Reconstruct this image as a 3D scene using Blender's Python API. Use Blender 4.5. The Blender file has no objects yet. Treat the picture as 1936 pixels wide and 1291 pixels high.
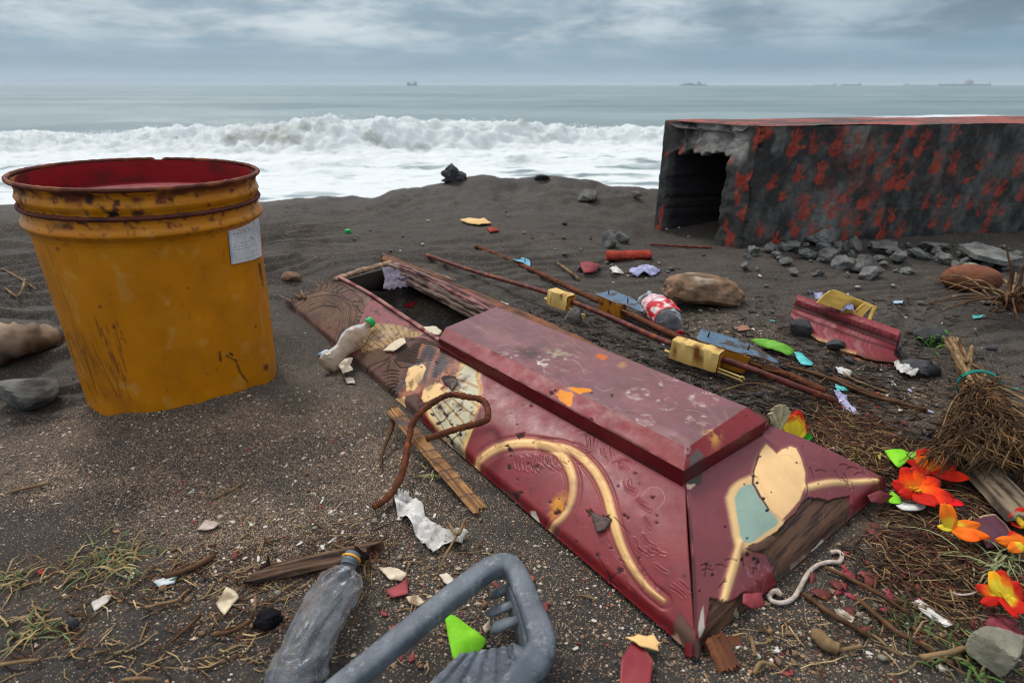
import bpy, bmesh, math, random
import numpy as np
from mathutils import Vector
random.seed(7); RNG = np.random.default_rng(7)
C = bpy.context.scene.collection
SC = bpy.context.scene
R = math.radians
# ------------------------------------------------------------------ camera model (photo 1936 x 1291)
W, H, F, HOR, CH = 1936.0, 1291.0, 1075.0, 162.0, 0.72
TH = math.atan((H / 2 - HOR) / F)
FW = np.array([0, math.cos(TH), -math.sin(TH)]); UP = np.array([0, math.sin(TH), math.cos(TH)])
CAM = np.array([0, 0, CH])

def A(*v): return np.array(v, float)
def nrm(v): v = np.asarray(v, float); return v / (np.linalg.norm(v) + 1e-12)
def ray(px, py): return FW * F + A(1, 0, 0) * (px - W / 2) + UP * (H / 2 - py)
def P(px, py, z=0.0):
    d = ray(px, py); return CAM + d * ((z - CH) / d[2])
def PY(px, py, y):
    d = ray(px, py); return CAM + d * (y / d[1])
def proj(p):
    q = p - CAM; dep = q @ FW
    return W / 2 + q[..., 0] / dep * F, H / 2 - (q @ UP) / dep * F
def lin(*c): return tuple(((x / 255) / 12.92 if x / 255 < .04045 else ((x / 255 + .055) / 1.055) ** 2.4) for x in c)
# ------------------------------------------------------------------ noise
def _h(ix, iy, iz, s):
    n = (ix * 374761393 + iy * 668265263 + iz * 2147483647 + s * 974634777) & 0xFFFFFFFF
    n = ((n ^ (n >> 13)) * 1274126177) & 0xFFFFFFFF
    n = ((n ^ (n >> 16)) * 2246822519) & 0xFFFFFFFF
    return ((n ^ (n >> 15)) & 0xFFFFFF) / 0xFFFFFF
def vn(x, y, z=0.0, s=0):
    x = np.asarray(x, float); y = np.asarray(y, float); z = np.asarray(z, float) + 0 * x
    ix = np.floor(x).astype(np.int64); iy = np.floor(y).astype(np.int64); iz = np.floor(z).astype(np.int64)
    fx = x - ix; fy = y - iy; fz = z - iz
    fx = fx * fx * (3 - 2 * fx); fy = fy * fy * (3 - 2 * fy); fz = fz * fz * (3 - 2 * fz)
    def L(a, b, t): return a + (b - a) * t
    r = L(L(L(_h(ix, iy, iz, s), _h(ix + 1, iy, iz, s), fx), L(_h(ix, iy + 1, iz, s), _h(ix + 1, iy + 1, iz, s), fx), fy),
          L(L(_h(ix, iy, iz + 1, s), _h(ix + 1, iy, iz + 1, s), fx), L(_h(ix, iy + 1, iz + 1, s), _h(ix + 1, iy + 1, iz + 1, s), fx), fy), fz)
    return r * 2 - 1
def fbm(x, y, z=0.0, s=0, o=4):
    t = 0; a = .5; f = 1
    for k in range(o):
        t = t + a * vn(np.asarray(x) * f + k * 17.3, np.asarray(y) * f - k * 9.1, np.asarray(z) * f, s + k); a *= .5; f *= 2.03
    return t
def ss(a, b, x):
    t = np.clip((np.asarray(x, float) - a) / (b - a), 0, 1); return t * t * (3 - 2 * t)
# ------------------------------------------------------------------ 2D distance helpers
def seg_d(X, Y, pts):
    best = np.full(np.shape(X), 1e9); bt = np.zeros(np.shape(X)); bs = np.zeros(np.shape(X)); acc = 0
    for (x0, y0), (x1, y1) in zip(pts[:-1], pts[1:]):
        dx, dy = x1 - x0, y1 - y0; l2 = dx * dx + dy * dy + 1e-9
        t = np.clip(((X - x0) * dx + (Y - y0) * dy) / l2, 0, 1)
        ex, ey = X - x0 - t * dx, Y - y0 - t * dy
        d = np.hypot(ex, ey); m = d < best
        best = np.where(m, d, best); bt = np.where(m, acc + t * math.sqrt(l2), bt)
        bs = np.where(m, np.sign(dx * ey - dy * ex), bs); acc += math.sqrt(l2)
    return best, bt, bs, acc
def poly_sd(X, Y, poly):
    pts = list(poly) + [poly[0]]
    d = seg_d(X, Y, pts)[0]; ins = np.zeros(np.shape(X), bool)
    for (x0, y0), (x1, y1) in zip(pts[:-1], pts[1:]):
        if y0 == y1: continue
        c = ((y0 > Y) != (y1 > Y)) & (X < (x1 - x0) * (Y - y0) / (y1 - y0) + x0); ins ^= c
    return np.where(ins, -d, d)
def spline(pts, n=8):
    pts = [np.asarray(p, float) for p in pts]; q = [2 * pts[0] - pts[1]] + pts + [2 * pts[-1] - pts[-2]]; out = []
    for i in range(1, len(q) - 2):
        for k in range(n):
            t = k / n; p0, p1, p2, p3 = q[i - 1:i + 3]
            out.append(.5 * (2 * p1 + (p2 - p0) * t + (2 * p0 - 5 * p1 + 4 * p2 - p3) * t * t + (3 * p1 - p0 - 3 * p2 + p3) * t ** 3))
    out.append(pts[-1]); return out
# ------------------------------------------------------------------ ground height
_sil = [(-2000, 392), (0, 388), (500, 380), (600, 375), (700, 381), (760, 366), (830, 351), (910, 343), (980, 351), (1050, 346), (1150, 356), (1250, 359), (1400, 356), (2400, 350)]
YC = 4.2
_cx, _cz = [], []
for px, py in _sil:
    p = PY(px, py, YC); _cx.append(p[0]); _cz.append(p[2])
BAR = A(-.906, 1.403, 0)
_bump = []   # (x, y, radius, height)
def addb(px, py, r, h):
    p = P(px, py, 0); _bump.append((p[0], p[1], r, h))
addb(240, 800, .16, .006); addb(905, 368, .22, .05); addb(1010, 366, .2, .045); addb(960, 392, .16, -.035); addb(1100, 372, .18, .04); addb(1190, 380, .16, .03); addb(760, 388, .2, .03); addb(640, 392, .25, .02); addb(1060, 395, .14, -.02); addb(560, 680, .14, -.05); addb(130, 790, .12, -.02); addb(1250, 440, .3, -.05)
addb(920, 420, .28, .03); addb(1400, 600, .2, .012); addb(1000, 540, .2, .012); addb(830, 510, .25, -.012)
addb(800, 590, .10, .02); addb(1640, 640, .15, .012); addb(60, 690, .2, .02); addb(30, 560, .3, .03)
addb(300, 1060, .08, .012); addb(1830, 1060, .12, .02); addb(1700, 640, .2, .012)
HOLE = [P(*q, .05)[:2] for q in [(650, 545), (725, 512), (960, 610), (1430, 800), (1290, 905), (830, 655)]]
FOOT = [P(*q, 0)[:2] for q in [(1315, 1243), (1688, 916), (1455, 800), (735, 492), (533, 572)]]
def gz(x, y):
    x = np.asarray(x, float); y = np.asarray(y, float)
    zc = np.interp(x, _cx, _cz)
    z = zc * ss(2.7, YC, y)
    z = z - 1.35 * ss(YC - .05, YC + 4.2, y) - .10 * ss(YC, YC + .25, y)
    z = z + (.055 * fbm(x * 2.6, y * 2.6, 0, 14, 4) + .02 * np.abs(fbm(x * 7, y * 7, 0, 15, 3))) * np.exp(-((y - 4.0) / .42) ** 2) * ss(-2.6, -1.2, x) + .035 * fbm(x * 9, y * 8, 0, 17, 4) * np.exp(-((y - 3.7) / .5) ** 2) * ss(-2.4, -.6, x)
    for bx, by, r, h in _bump:
        z = z + h * np.exp(-((x - bx) ** 2 + (y - by) ** 2) / (r * r))
    near = 1 - .5 * ss(2.5, 4, y)
    z = z + .016 * fbm(x * 2.2, y * 2.2, 0, 11, 3) + .010 * near * fbm(x * 8, y * 9, 0, 12, 3) + .0045 * near * fbm(x * 40, y * 40, 0, 13, 3)
    z = z + .011 * fbm(x * 4, y * 15, 0, 16, 4) * ss(1.9, 2.6, y) * (1 - .5 * ss(3.6, 4.2, y))
    # wind/water cut ledges in the damp sand left of the drum and behind the coffin
    m = ss(-.75, -1.15, x) * ss(1.0, 1.5, y) * (1 - ss(3.0, 3.6, y)) + .6 * np.exp(-((x + .1) / .8) ** 2 - ((y - 2.45) / .5) ** 2) + .35 * ss(.7, 1.4, x) * ss(1.2, 1.6, y) * (1 - ss(2.4, 2.9, y))
    w = y * 8 - x * 2.2 + 2.6 * fbm(x * 1.6, y * 3, 0, 21, 3)
    saw = w - np.floor(w); z = z + m * (.030 * np.where(saw < .16, saw / .16, (1 - saw) / .84) + .012 * fbm(x * 6, y * 20, 0, 22, 3))
    fp = poly_sd(x, y, FOOT); z = z + (np.minimum(z, -.012) - z) * ss(.06, .0, fp)
    h = poly_sd(x, y, HOLE); z = z - .07 * ss(.03, -.05, h)  # ground dug out under the lid so the opening goes dark
    return z
_gx0, _gy0, _gs = -2.6, .3, .008
_HM = gz(*np.meshgrid(_gx0 + _gs * np.arange(740), _gy0 + _gs * np.arange(600), indexing='ij')).tolist()
def gz1(x, y):
    i = (x - _gx0) / _gs; j = (y - _gy0) / _gs
    if not (0 <= i < 738 and 0 <= j < 598): return float(gz(np.array([x]), np.array([y]))[0])
    a, b = int(i), int(j); i -= a; j -= b; r0, r1 = _HM[a], _HM[a + 1]
    return (r0[b] * (1 - j) + r0[b + 1] * j) * (1 - i) + (r1[b] * (1 - j) + r1[b + 1] * j) * i
def T(px, py, dz=0.0):
    z = 0.0
    for k in range(7):
        p = P(px, py, min(z, .6)); z = .5 * z + .5 * (gz1(p[0], p[1]) + dz) if k > 2 else gz1(p[0], p[1]) + dz
    p = P(px, py, z); return p
def mpp(p): return float((np.asarray(p) - CAM) @ FW) / F   # metres per photo pixel at p
# ------------------------------------------------------------------ mesh builders
class MB:
    def __init__(s): s.v = []; s.f = []; s.c = []; s.n = 0
    def add(s, v, f, c=None):
        v = np.asarray(v, float).reshape(-1, 3)
        s.v.append(v); s.f += [tuple(int(i) + s.n for i in q) for q in f]
        if c is None: c = (1, 1, 1, .6)
        c = np.asarray(c, float)
        if c.ndim == 1: c = np.tile(c, (len(v), 1))
        if c.shape[1] == 3: c = np.hstack([c, np.full((len(c), 1), .6)])
        s.c.append(c); s.n += len(v); return s
    def grid(s, Pt, c=None, closed_u=False):
        nu, nv = Pt.shape[:2]; f = []
        for i in range(nu if closed_u else nu - 1):
            a = i * nv; b = ((i + 1) % nu) * nv
            f += [(a + j, b + j, b + j + 1, a + j + 1) for j in range(nv - 1)]
        return s.add(Pt.reshape(-1, 3), f, None if c is None else np.asarray(c).reshape(-1, np.shape(c)[-1]) if np.ndim(c) > 1 else c)
    def slab(s, Pt, t, c=None):
        """a grid surface with a thickness t below it"""
        nu, nv = Pt.shape[:2]
        du = np.gradient(Pt, axis=0); dv = np.gradient(Pt, axis=1); n = np.cross(du, dv); n /= np.linalg.norm(n, axis=2, keepdims=True) + 1e-12
        B = Pt - n * t; N = nu * nv; idx = np.arange(N).reshape(nu, nv)
        f = [tuple(q) for q in np.stack([idx[:-1, :-1], idx[1:, :-1], idx[1:, 1:], idx[:-1, 1:]], -1).reshape(-1, 4)]
        f += [tuple(q) for q in (N + np.stack([idx[:-1, :-1], idx[:-1, 1:], idx[1:, 1:], idx[1:, :-1]], -1)).reshape(-1, 4)]
        for e in (idx[0, :][::-1], idx[-1, :], idx[:, 0], idx[:, -1][::-1]):
            f += [(e[k + 1], e[k], N + e[k], N + e[k + 1]) for k in range(len(e) - 1)]
        cc = None
        if c is not None:
            c = np.asarray(c); c = np.tile(c, (N, 1)) if c.ndim == 1 else c.reshape(N, -1); cc = np.vstack([c, c])
        return s.add(np.vstack([Pt.reshape(-1, 3), B.reshape(-1, 3)]), f, cc)
    def tube(s, pts, rad, n=10, c=None, flat=1.0, upv=(0, 0, 1), rough=0.0, seed=0, cap=True, sq=1.0):
        pts = np.array([np.asarray(p, float) for p in pts]); m = len(pts)
        rad = np.full(m, rad) if np.isscalar(rad) else np.asarray(rad, float)
        if len(rad) != m: rad = np.interp(np.linspace(0, 1, m), np.linspace(0, 1, len(rad)), rad)
        tg = np.gradient(pts, axis=0); tg /= np.linalg.norm(tg, axis=1, keepdims=True) + 1e-12
        u = np.asarray(upv, float); a = np.linspace(0, 2 * np.pi, n, endpoint=False); rings = []
        for i in range(m):
            uu = u - tg[i] * (u @ tg[i]); uu = nrm(uu) if np.linalg.norm(uu) > 1e-4 else nrm(np.cross(tg[i], A(1, .3, .2)))
            u = uu; b = np.cross(tg[i], uu); r = rad[i]
            k = 1 + rough * vn(np.cos(a) * 1.7 + i * .35, np.sin(a) * 1.7, i * .5, seed) if rough else np.ones(n)
            ca, sa = np.cos(a), np.sin(a); ca, sa = np.sign(ca) * np.abs(ca) ** sq, np.sign(sa) * np.abs(sa) ** sq
            rings.append(pts[i] + np.outer(ca * r * k, b) + np.outer(sa * r * flat * k, uu))
        v = np.array(rings).reshape(-1, 3); f = []
        for i in range(m - 1):
            f += [(i * n + j, i * n + (j + 1) % n, (i + 1) * n + (j + 1) % n, (i + 1) * n + j) for j in range(n)]
        if cap: f += [tuple(range(n - 1, -1, -1)), tuple(range((m - 1) * n, m * n))]
        cc = c
        if c is not None and np.ndim(c) == 2: cc = np.repeat(np.asarray(c), n, axis=0)
        return s.add(v, f, cc)
    def box(s, o, ex, ey, ez, c=None, nx=1):
        """box centred at o with half vectors"""
        o, ex, ey, ez = (np.asarray(q, float) for q in (o, ex, ey, ez))
        v = [o + i * ex + j * ey + k * ez for i in (-1, 1) for j in (-1, 1) for k in (-1, 1)]
        return s.add(v, [(0, 1, 3, 2), (4, 6, 7, 5), (0, 4, 5, 1), (2, 3, 7, 6), (0, 2, 6, 4), (1, 5, 7, 3)], c)
    def sheet(s, ring, t=.002, crumple=0.0, fs=30, rings=6, c=None, dome=0.0, seed=0, drop=True, nseg=56):
        """a flat thing with outline `ring` (world points), given thickness, waves and doming"""
        r = [np.asarray(p, float) for p in ring]; r.append(r[0]); r = np.array(r)
        L = np.r_[0, np.cumsum(np.linalg.norm(np.diff(r, axis=0), axis=1))]; tt = np.linspace(0, L[-1], nseg, endpoint=False)
        o = np.stack([np.interp(tt, L, r[:, k]) for k in range(3)], 1); cen = o.mean(0)
        k = np.linspace(0, 1, rings + 1)[1:]
        G = cen + (o - cen)[None] * k[:, None, None]
        Gv = np.vstack([cen[None], G.reshape(-1, 3)])
        kk = np.r_[0, np.repeat(k, nseg)]
        dz = crumple * (np.abs(fbm(Gv[:, 0] * fs, Gv[:, 1] * fs, seed * 1.7, seed, 4)) * 2.4 - .3) + dome * (1 - kk ** 2)
        Gv[:, 2] += dz; B = Gv.copy(); B[:, 2] -= t; n = len(Gv); f = []
        for q, flip in ((0, False), (n, True)):
            for j in range(nseg):
                a, b = 1 + j, 1 + (j + 1) % nseg
                f.append((q, q + a, q + b) if not flip else (q, q + b, q + a))
                for i in range(rings - 1):
                    a, b = 1 + i * nseg + j, 1 + i * nseg + (j + 1) % nseg
                    e = (q + a, q + a + nseg, q + b + nseg, q + b); f.append(e if not flip else e[::-1])
        o0 = 1 + (rings - 1) * nseg
        f += [(o0 + j, n + o0 + j, n + o0 + (j + 1) % nseg, o0 + (j + 1) % nseg) for j in range(nseg)]
        cc = None
        if c is not None: cc = np.tile(np.asarray(c(Gv, kk) if callable(c) else c), (2, 1)) if callable(c) else c
        return s.add(np.vstack([Gv, B]), f, cc)
    def build(s, name, m, parent=None, smooth=True, org=None):
        v = np.vstack(s.v); me = bpy.data.meshes.new(name)
        o = np.asarray(org, float) if org is not None else A((v[:, 0].min() + v[:, 0].max()) / 2, (v[:, 1].min() + v[:, 1].max()) / 2, v[:, 2].min())
        if parent is not None and org is None: o = np.array(parent.get('_o', (0, 0, 0)))
        me.from_pydata((v - o).tolist(), [], s.f); me.update()
        a = me.color_attributes.new('Col', 'FLOAT_COLOR', 'POINT'); a.data.foreach_set('color', np.vstack(s.c).astype(np.float32).ravel())
        if smooth is not False:
            me.polygons.foreach_set('use_smooth', [True] * len(me.polygons))
            if smooth is not True: me.set_sharp_from_angle(angle=R(smooth))
        me.materials.append(m)
        ob = bpy.data.objects.new(name, me); C.objects.link(ob)
        if parent is not None:
            ob.parent = parent; q = np.array(parent.get('_o', (0, 0, 0))); ob.location = o - q; ob['_o'] = o.tolist()
        else:
            ob.location = o; ob['_o'] = o.tolist()
        return ob
def tag(o, label=None, cat=None, group=None, kind=None):
    if label: o['label'] = label
    if cat: o['category'] = cat
    if group: o['group'] = group
    if kind: o['kind'] = kind
    return o
def empty(name, loc, label, cat, group=None):
    o = bpy.data.objects.new(name, None); C.objects.link(o); o.location = Vector([float(q) for q in loc]); o['_o'] = [float(q) for q in loc]
    o.empty_display_size = .05
    return tag(o, label, cat, group)
# ------------------------------------------------------------------ materials
def mat(name, col=None, col2=None, scale=12, rough=.6, bump=.15, bscale=80, spec=.4, metal=0.0, attr=False, thr=(.35, .65), var=.25, trans=0.0, ior=1.4, alpha=1.0, stretch=(1, 1, 1), col3=None, thr3=(.55, .65), scale3=30, sss=0.0):
    m = bpy.data.materials.new(name); m.use_nodes = True; nt = m.node_tree; N = nt.nodes; L = nt.links
    b = N['Principled BSDF']; tc = N.new('ShaderNodeTexCoord'); mp = N.new('ShaderNodeMapping'); mp.inputs['Scale'].default_value = stretch
    L.new(tc.outputs['Object'], mp.inputs[0])
    def noise(sc, det=6, ro=.6):
        n = N.new('ShaderNodeTexNoise'); n.inputs['Scale'].default_value = sc; n.inputs['Detail'].default_value = det; n.inputs['Roughness'].default_value = ro
        L.new(mp.outputs[0], n.inputs['Vector']); return n
    def mr(src, a, b_, c_, d):
        q = N.new('ShaderNodeMapRange'); L.new(src, q.inputs[0]); q.inputs[1].default_value = a; q.inputs[2].default_value = b_; q.inputs[3].default_value = c_; q.inputs[4].default_value = d; return q.outputs[0]
    def mix(f, a, b_, bl='MIX'):
        q = N.new('ShaderNodeMix'); q.data_type = 'RGBA'; q.blend_type = bl
        if isinstance(f, float): q.inputs[0].default_value = f
        else: L.new(f, q.inputs[0])
        for s_, x in ((q.inputs[6], a), (q.inputs[7], b_)):
            if isinstance(x, tuple): s_.default_value = (*x[:3], 1)
            else: L.new(x, s_)
        return q.outputs[2]
    n1 = noise(scale)
    if attr:
        at = N.new('ShaderNodeAttribute'); at.attribute_name = 'Col'; base = at.outputs['Color']
        v = mr(n1.outputs[0], .3, .7, 1 - var, 1 + var * .7)
        cx = N.new('ShaderNodeCombineColor'); [L.new(v, cx.inputs[k]) for k in range(3)]
        base = mix(1.0, base, cx.outputs[0], 'MULTIPLY')
        rg = N.new('ShaderNodeMath'); rg.operation = 'ADD'; L.new(at.outputs['Alpha'], rg.inputs[0]); L.new(mr(noise(scale * 2.3).outputs[0], .3, .7, -.1, .12), rg.inputs[1]); L.new(rg.outputs[0], b.inputs['Roughness'])
    else:
        c2 = col2 or tuple(x * .55 for x in col)
        base = mix(mr(n1.outputs[0], thr[0], thr[1], 0, 1), col, c2)
        L.new(mr(noise(scale * 2.3).outputs[0], .3, .7, max(rough - .12, .03), min(rough + .12, 1)), b.inputs['Roughness'])
    if col3: base = mix(mr(noise(scale3, 8, .7).outputs[0], thr3[0], thr3[1], 0, 1), base, col3)
    L.new(base, b.inputs['Base Color'])
    b.inputs['Specular IOR Level'].default_value = spec; b.inputs['Metallic'].default_value = metal
    b.inputs['Transmission Weight'].default_value = trans; b.inputs['IOR'].default_value = ior; b.inputs['Alpha'].default_value = alpha
    if bump:
        bp = N.new('ShaderNodeBump'); bp.inputs['Strength'].default_value = bump; bp.inputs['Distance'].default_value = .004
        L.new(noise(bscale, 5, .65).outputs[0], bp.inputs['Height']); L.new(bp.outputs[0], b.inputs['Normal'])
    m['mix'] = 1
    return m
M = {}
M['paint'] = mat('aged_paint', attr=True, scale=14, var=.16, bump=.05, bscale=160, spec=.34, rough=.4)
M['vcol'] = mat('coloured_matte', attr=True, scale=30, var=.3, bump=.3, bscale=150, spec=.3)
M['wood'] = mat('weathered_wood', lin(104, 78, 60), lin(52, 36, 28), 9, .75, .6, 60, .25, stretch=(1, 1, 1), col3=lin(140, 118, 100), thr3=(.58, .75), scale3=22)
M['darkwood'] = mat('dark_driftwood', lin(62, 46, 37), lin(28, 21, 18), 14, .85, .8, 70, .2)
M['palewood'] = mat('pale_driftwood', lin(150, 130, 108), lin(80, 64, 52), 10, .8, .7, 60, .2)
M['rust'] = mat('rusty_iron', lin(112, 62, 36), lin(62, 36, 28), 40, .85, .7, 180, .25, col3=lin(160, 84, 36), thr3=(.58, .7), scale3=60)
M['rodred'] = mat('flaking_red_rod', lin(104, 44, 40), lin(66, 34, 30), 30, .6, .5, 160, .35, col3=lin(136, 74, 38), thr3=(.52, .64), scale3=34)
M['rock'] = mat('grey_rock', lin(112, 110, 106), lin(66, 64, 62), 14, .9, .9, 60, .2, col3=lin(140, 136, 128), thr3=(.6, .75), scale3=40)
M['darkrock'] = mat('dark_rock', lin(72, 72, 74), lin(40, 40, 42), 16, .8, .9, 60, .3)
M['concrete'] = mat('grey_rubble', lin(120, 120, 116), lin(74, 74, 72), 18, .92, .9, 70, .2, col3=lin(50, 50, 50), thr3=(.6, .72), scale3=25)
M['tanrock'] = mat('tan_boulder', lin(132, 104, 82), lin(84, 66, 54), 12, .9, .9, 50, .2, col3=lin(170, 150, 130), thr3=(.6, .75), scale3=9)
M['palestone'] = mat('pale_stone', lin(140, 136, 118), lin(100, 96, 84), 20, .9, .6, 80, .2)
M['brick'] = mat('red_brick', lin(168, 62, 44), lin(112, 46, 36), 30, .85, .6, 120, .2)
M['greyplastic'] = mat('grey_plastic', lin(98, 104, 112), lin(72, 77, 84), 25, .5, .3, 160, .45, col3=lin(150, 153, 158), thr3=(.54, .74), scale3=48)
M['lime'] = mat('lime_fabric', lin(136, 208, 44), lin(108, 180, 30), 30, .7, .25, 200, .25, col3=lin(70, 90, 30), thr3=(.68, .74), scale3=110)
M['limedark'] = mat('lime_strip', lin(112, 172, 54), lin(88, 146, 44), 30, .6, .2, 200, .3)
M['cloth'] = mat('dirty_white_cloth', lin(212, 210, 206), lin(160, 154, 146), 30, .9, .3, 240, .15, col3=lin(50, 44, 38), thr3=(.6, .68), scale3=120)
M['lavender'] = mat('lavender_cloth', lin(176, 176, 206), lin(130, 128, 160), 30, .85, .3, 200, .2)
M['teal'] = mat('teal_plastic', lin(96, 190, 190), lin(60, 150, 150), 30, .6, .2, 200, .3)
M['bottle'] = mat('cloudy_clear_plastic', lin(220, 206, 188), lin(176, 152, 124), 18, .16, .25, 60, .5, trans=.66, ior=1.12)
M['greybottle'] = mat('dusty_clear_plastic', lin(204, 208, 214), lin(140, 144, 150), 26, .17, .12, 70, .5, trans=.84, ior=1.12)
M['cap'] = mat('green_plastic', lin(30, 172, 84), lin(22, 150, 70), 20, .35, .05, 80, .5)
M['yring'] = mat('yellow_plastic', lin(220, 160, 40), lin(190, 130, 30), 20, .4, .05, 80, .5)
M['cord'] = mat('white_cord', lin(190, 176, 164), lin(150, 132, 118), 60, .8, .4, 300, .2)
M['twine'] = mat('turquoise_twine', lin(30, 140, 120), lin(20, 100, 90), 60, .6, .3, 200, .3)
M['straw'] = mat('dry_straw', lin(142, 116, 82), lin(84, 62, 44), 34, .85, .3, 150, .2)
M['twig'] = mat('brown_twig', lin(104, 74, 50), lin(60, 42, 30), 30, .85, .4, 150, .2)
M['grass'] = mat('vertex_grass', attr=True, scale=20, var=.3, bump=0, spec=.3)
M['coconut'] = mat('brown_husk', lin(128, 78, 54), lin(82, 50, 36), 14, .8, .6, 60, .25, stretch=(1, 1, 3))
M['hull'] = mat('far_hull', lin(84, 104, 122), lin(78, 96, 114), .05, .8, 0, 1, .1)
M['hullred'] = mat('far_deckhouse', lin(166, 160, 152), lin(146, 150, 152), .05, .8, 0, 1, .1)
M['black'] = mat('black_clump', lin(30, 28, 32), lin(18, 17, 19), 60, .95, .8, 200, .1)
M['lining'] = mat('violet_lining', lin(120, 112, 126), lin(84, 76, 88), 20, .8, .3, 120, .2)
M['stonev'] = mat('weathered_stone', attr=True, scale=34, var=.4, bump=.9, bscale=90, spec=.2)
M['petal'] = mat('fabric_petal', attr=True, scale=60, var=.1, bump=.15, bscale=300, spec=.2)
# ------------------------------------------------------------------ camera
cd = bpy.data.cameras.new('camera'); cam = bpy.data.objects.new('camera', cd); C.objects.link(cam); SC.camera = cam
cam.location = (0, 0, CH); cam.rotation_euler = (math.pi / 2 - TH, 0, 0)
cd.sensor_width = 36; cd.lens = 36 * F / W; cd.clip_start = .02; cd.clip_end = 40000
cd.dof.use_dof = True; cd.dof.focus_distance = 1.28; cd.dof.aperture_fstop = 4.2
# ------------------------------------------------------------------ world: overcast sky
SUN_EL, SUN_AZ = R(52), R(-35)      # azimuth from +Y (sea) towards +X
wd = bpy.data.worlds.new('World'); SC.world = wd; wd.use_nodes = True; nt = wd.node_tree; N = nt.nodes; L = nt.links
bg = N['Background']; bg.inputs['Strength'].default_value = .1
sky = N.new('ShaderNodeTexSky'); sky.sky_type = 'NISHITA'; sky.sun_disc = False; sky.sun_elevation = SUN_EL; sky.sun_rotation = SUN_AZ
tc = N.new('ShaderNodeTexCoord'); sep = N.new('ShaderNodeSeparateXYZ'); L.new(tc.outputs['Generated'], sep.inputs[0])
def wm(op, a, b=None, c=None):
    q = N.new('ShaderNodeMath'); q.operation = op
    for i, x in enumerate((a, b, c)):
        if x is None: continue
        if isinstance(x, (int, float)): q.inputs[i].default_value = x
        else: L.new(x, q.inputs[i])
    return q.outputs[0]
zz = wm('MAXIMUM', sep.outputs[2], 0.0)
den = wm('ADD', zz, .13)
u = wm('MULTIPLY', wm('ARCTAN2', sep.outputs[0], sep.outputs[1]), 5.2); v = wm('MULTIPLY', wm('POWER', zz, .8), 17.0)
cmb = N.new('ShaderNodeCombineXYZ'); L.new(u, cmb.inputs[0]); L.new(v, cmb.inputs[1])
def wnoise(sc, det, ro, off, dist=0.0):
    n = N.new('ShaderNodeTexNoise'); n.inputs['Scale'].default_value = sc; n.inputs['Detail'].default_value = det; n.inputs['Roughness'].default_value = ro; n.inputs['Distortion'].default_value = dist
    mp = N.new('ShaderNodeMapping'); mp.inputs['Location'].default_value = off; L.new(cmb.outputs[0], mp.inputs[0]); L.new(mp.outputs[0], n.inputs['Vector']); return n.outputs[0]
def wmr(s_, a, b, c, d, sm=True):
    q = N.new('ShaderNodeMapRange'); L.new(s_, q.inputs[0]); q.interpolation_type = 'SMOOTHSTEP' if sm else 'LINEAR'
    for i, x in enumerate((a, b, c, d)): q.inputs[i + 1].default_value = x
    return q.outputs[0]
def wmix(f, a, b):
    q = N.new('ShaderNodeMix'); q.data_type = 'RGBA'
    if isinstance(f, float): q.inputs[0].default_value = f
    else: L.new(f, q.inputs[0])
    for s_, x in ((q.inputs[6], a), (q.inputs[7], b)):
        if isinstance(x, tuple): s_.default_value = (*x, 1)
        else: L.new(x, s_)
    return q.outputs[2]
K = 7.9
def sk(*c): return tuple(K * x for x in lin(*c))
n1 = wnoise(.85, 10, .60, (3.1, 1.7, 0), .35); n2 = wnoise(2.4, 9, .62, (7.7, 4.1, 2), .3)
dens = wm('ADD', wm('MULTIPLY', n1, .6), wm('MULTIPLY', n2, .4))
cl = wmix(wmr(dens, .38, .64, 0, 1), sk(120, 144, 161), sk(206, 214, 219))
# the weather closes in to the right
az = wm('DIVIDE', sep.outputs[0], wm('ADD', wm('ABSOLUTE', sep.outputs[1]), .15))
rightdark = wm('ADD', wmr(az, -.1, .7, .12, .82), wm('MULTIPLY', wm('SUBTRACT', n2, .5), .9))
cl = wmix(wm('MAXIMUM', wm('MINIMUM', rightdark, .85), 0.0), cl, wmix(wmr(n1, .38, .62, 0, 1), sk(84, 108, 128), sk(146, 166, 180)))
# low blue cloud bank and the clear strip over the horizon
wob = wm('MULTIPLY', wm('SUBTRACT', n2, .5), .035)
elev = wm('ADD', sep.outputs[2], wob)
cl = wmix(wm('MULTIPLY', wmr(elev, .035, .085, 1, 0), .85), cl, sk(112, 145, 170))
cl = wmix(wm('MULTIPLY', wmr(wm('ADD', sep.outputs[2], wm('MULTIPLY', wob, .35)), .008, .026, 1, 0), .8), cl, sk(150, 180, 203))
cl = wmix(wmr(sep.outputs[2], .28, .65, 0, .85), cl, tuple(1.45 * x for x in sk(226, 230, 234)))     # brighter overhead
out = wmix(.9, sky.outputs[0], cl); L.new(out, bg.inputs['Color'])
sl = bpy.data.lights.new('sun', 'SUN'); sl.energy = 1.6; sl.angle = R(15); sl.color = (1, .96, .91)
so = bpy.data.objects.new('sun', sl); C.objects.link(so)
sd = Vector((math.sin(SUN_AZ) * math.cos(SUN_EL), math.cos(SUN_AZ) * math.cos(SUN_EL), math.sin(SUN_EL)))
so.rotation_euler = sd.to_track_quat('Z', 'Y').to_euler(); so.location = (0, 0, 30)
SC.view_settings.view_transform = 'Standard'; SC.view_settings.look = 'None'; SC.view_settings.exposure = 0.56
SC.render.engine = 'CYCLES'; SC.cycles.use_denoising = True; SC.cycles.filter_width = 1.0; SC.cycles.max_bounces = 8; SC.cycles.transparent_max_bounces = 12
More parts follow.
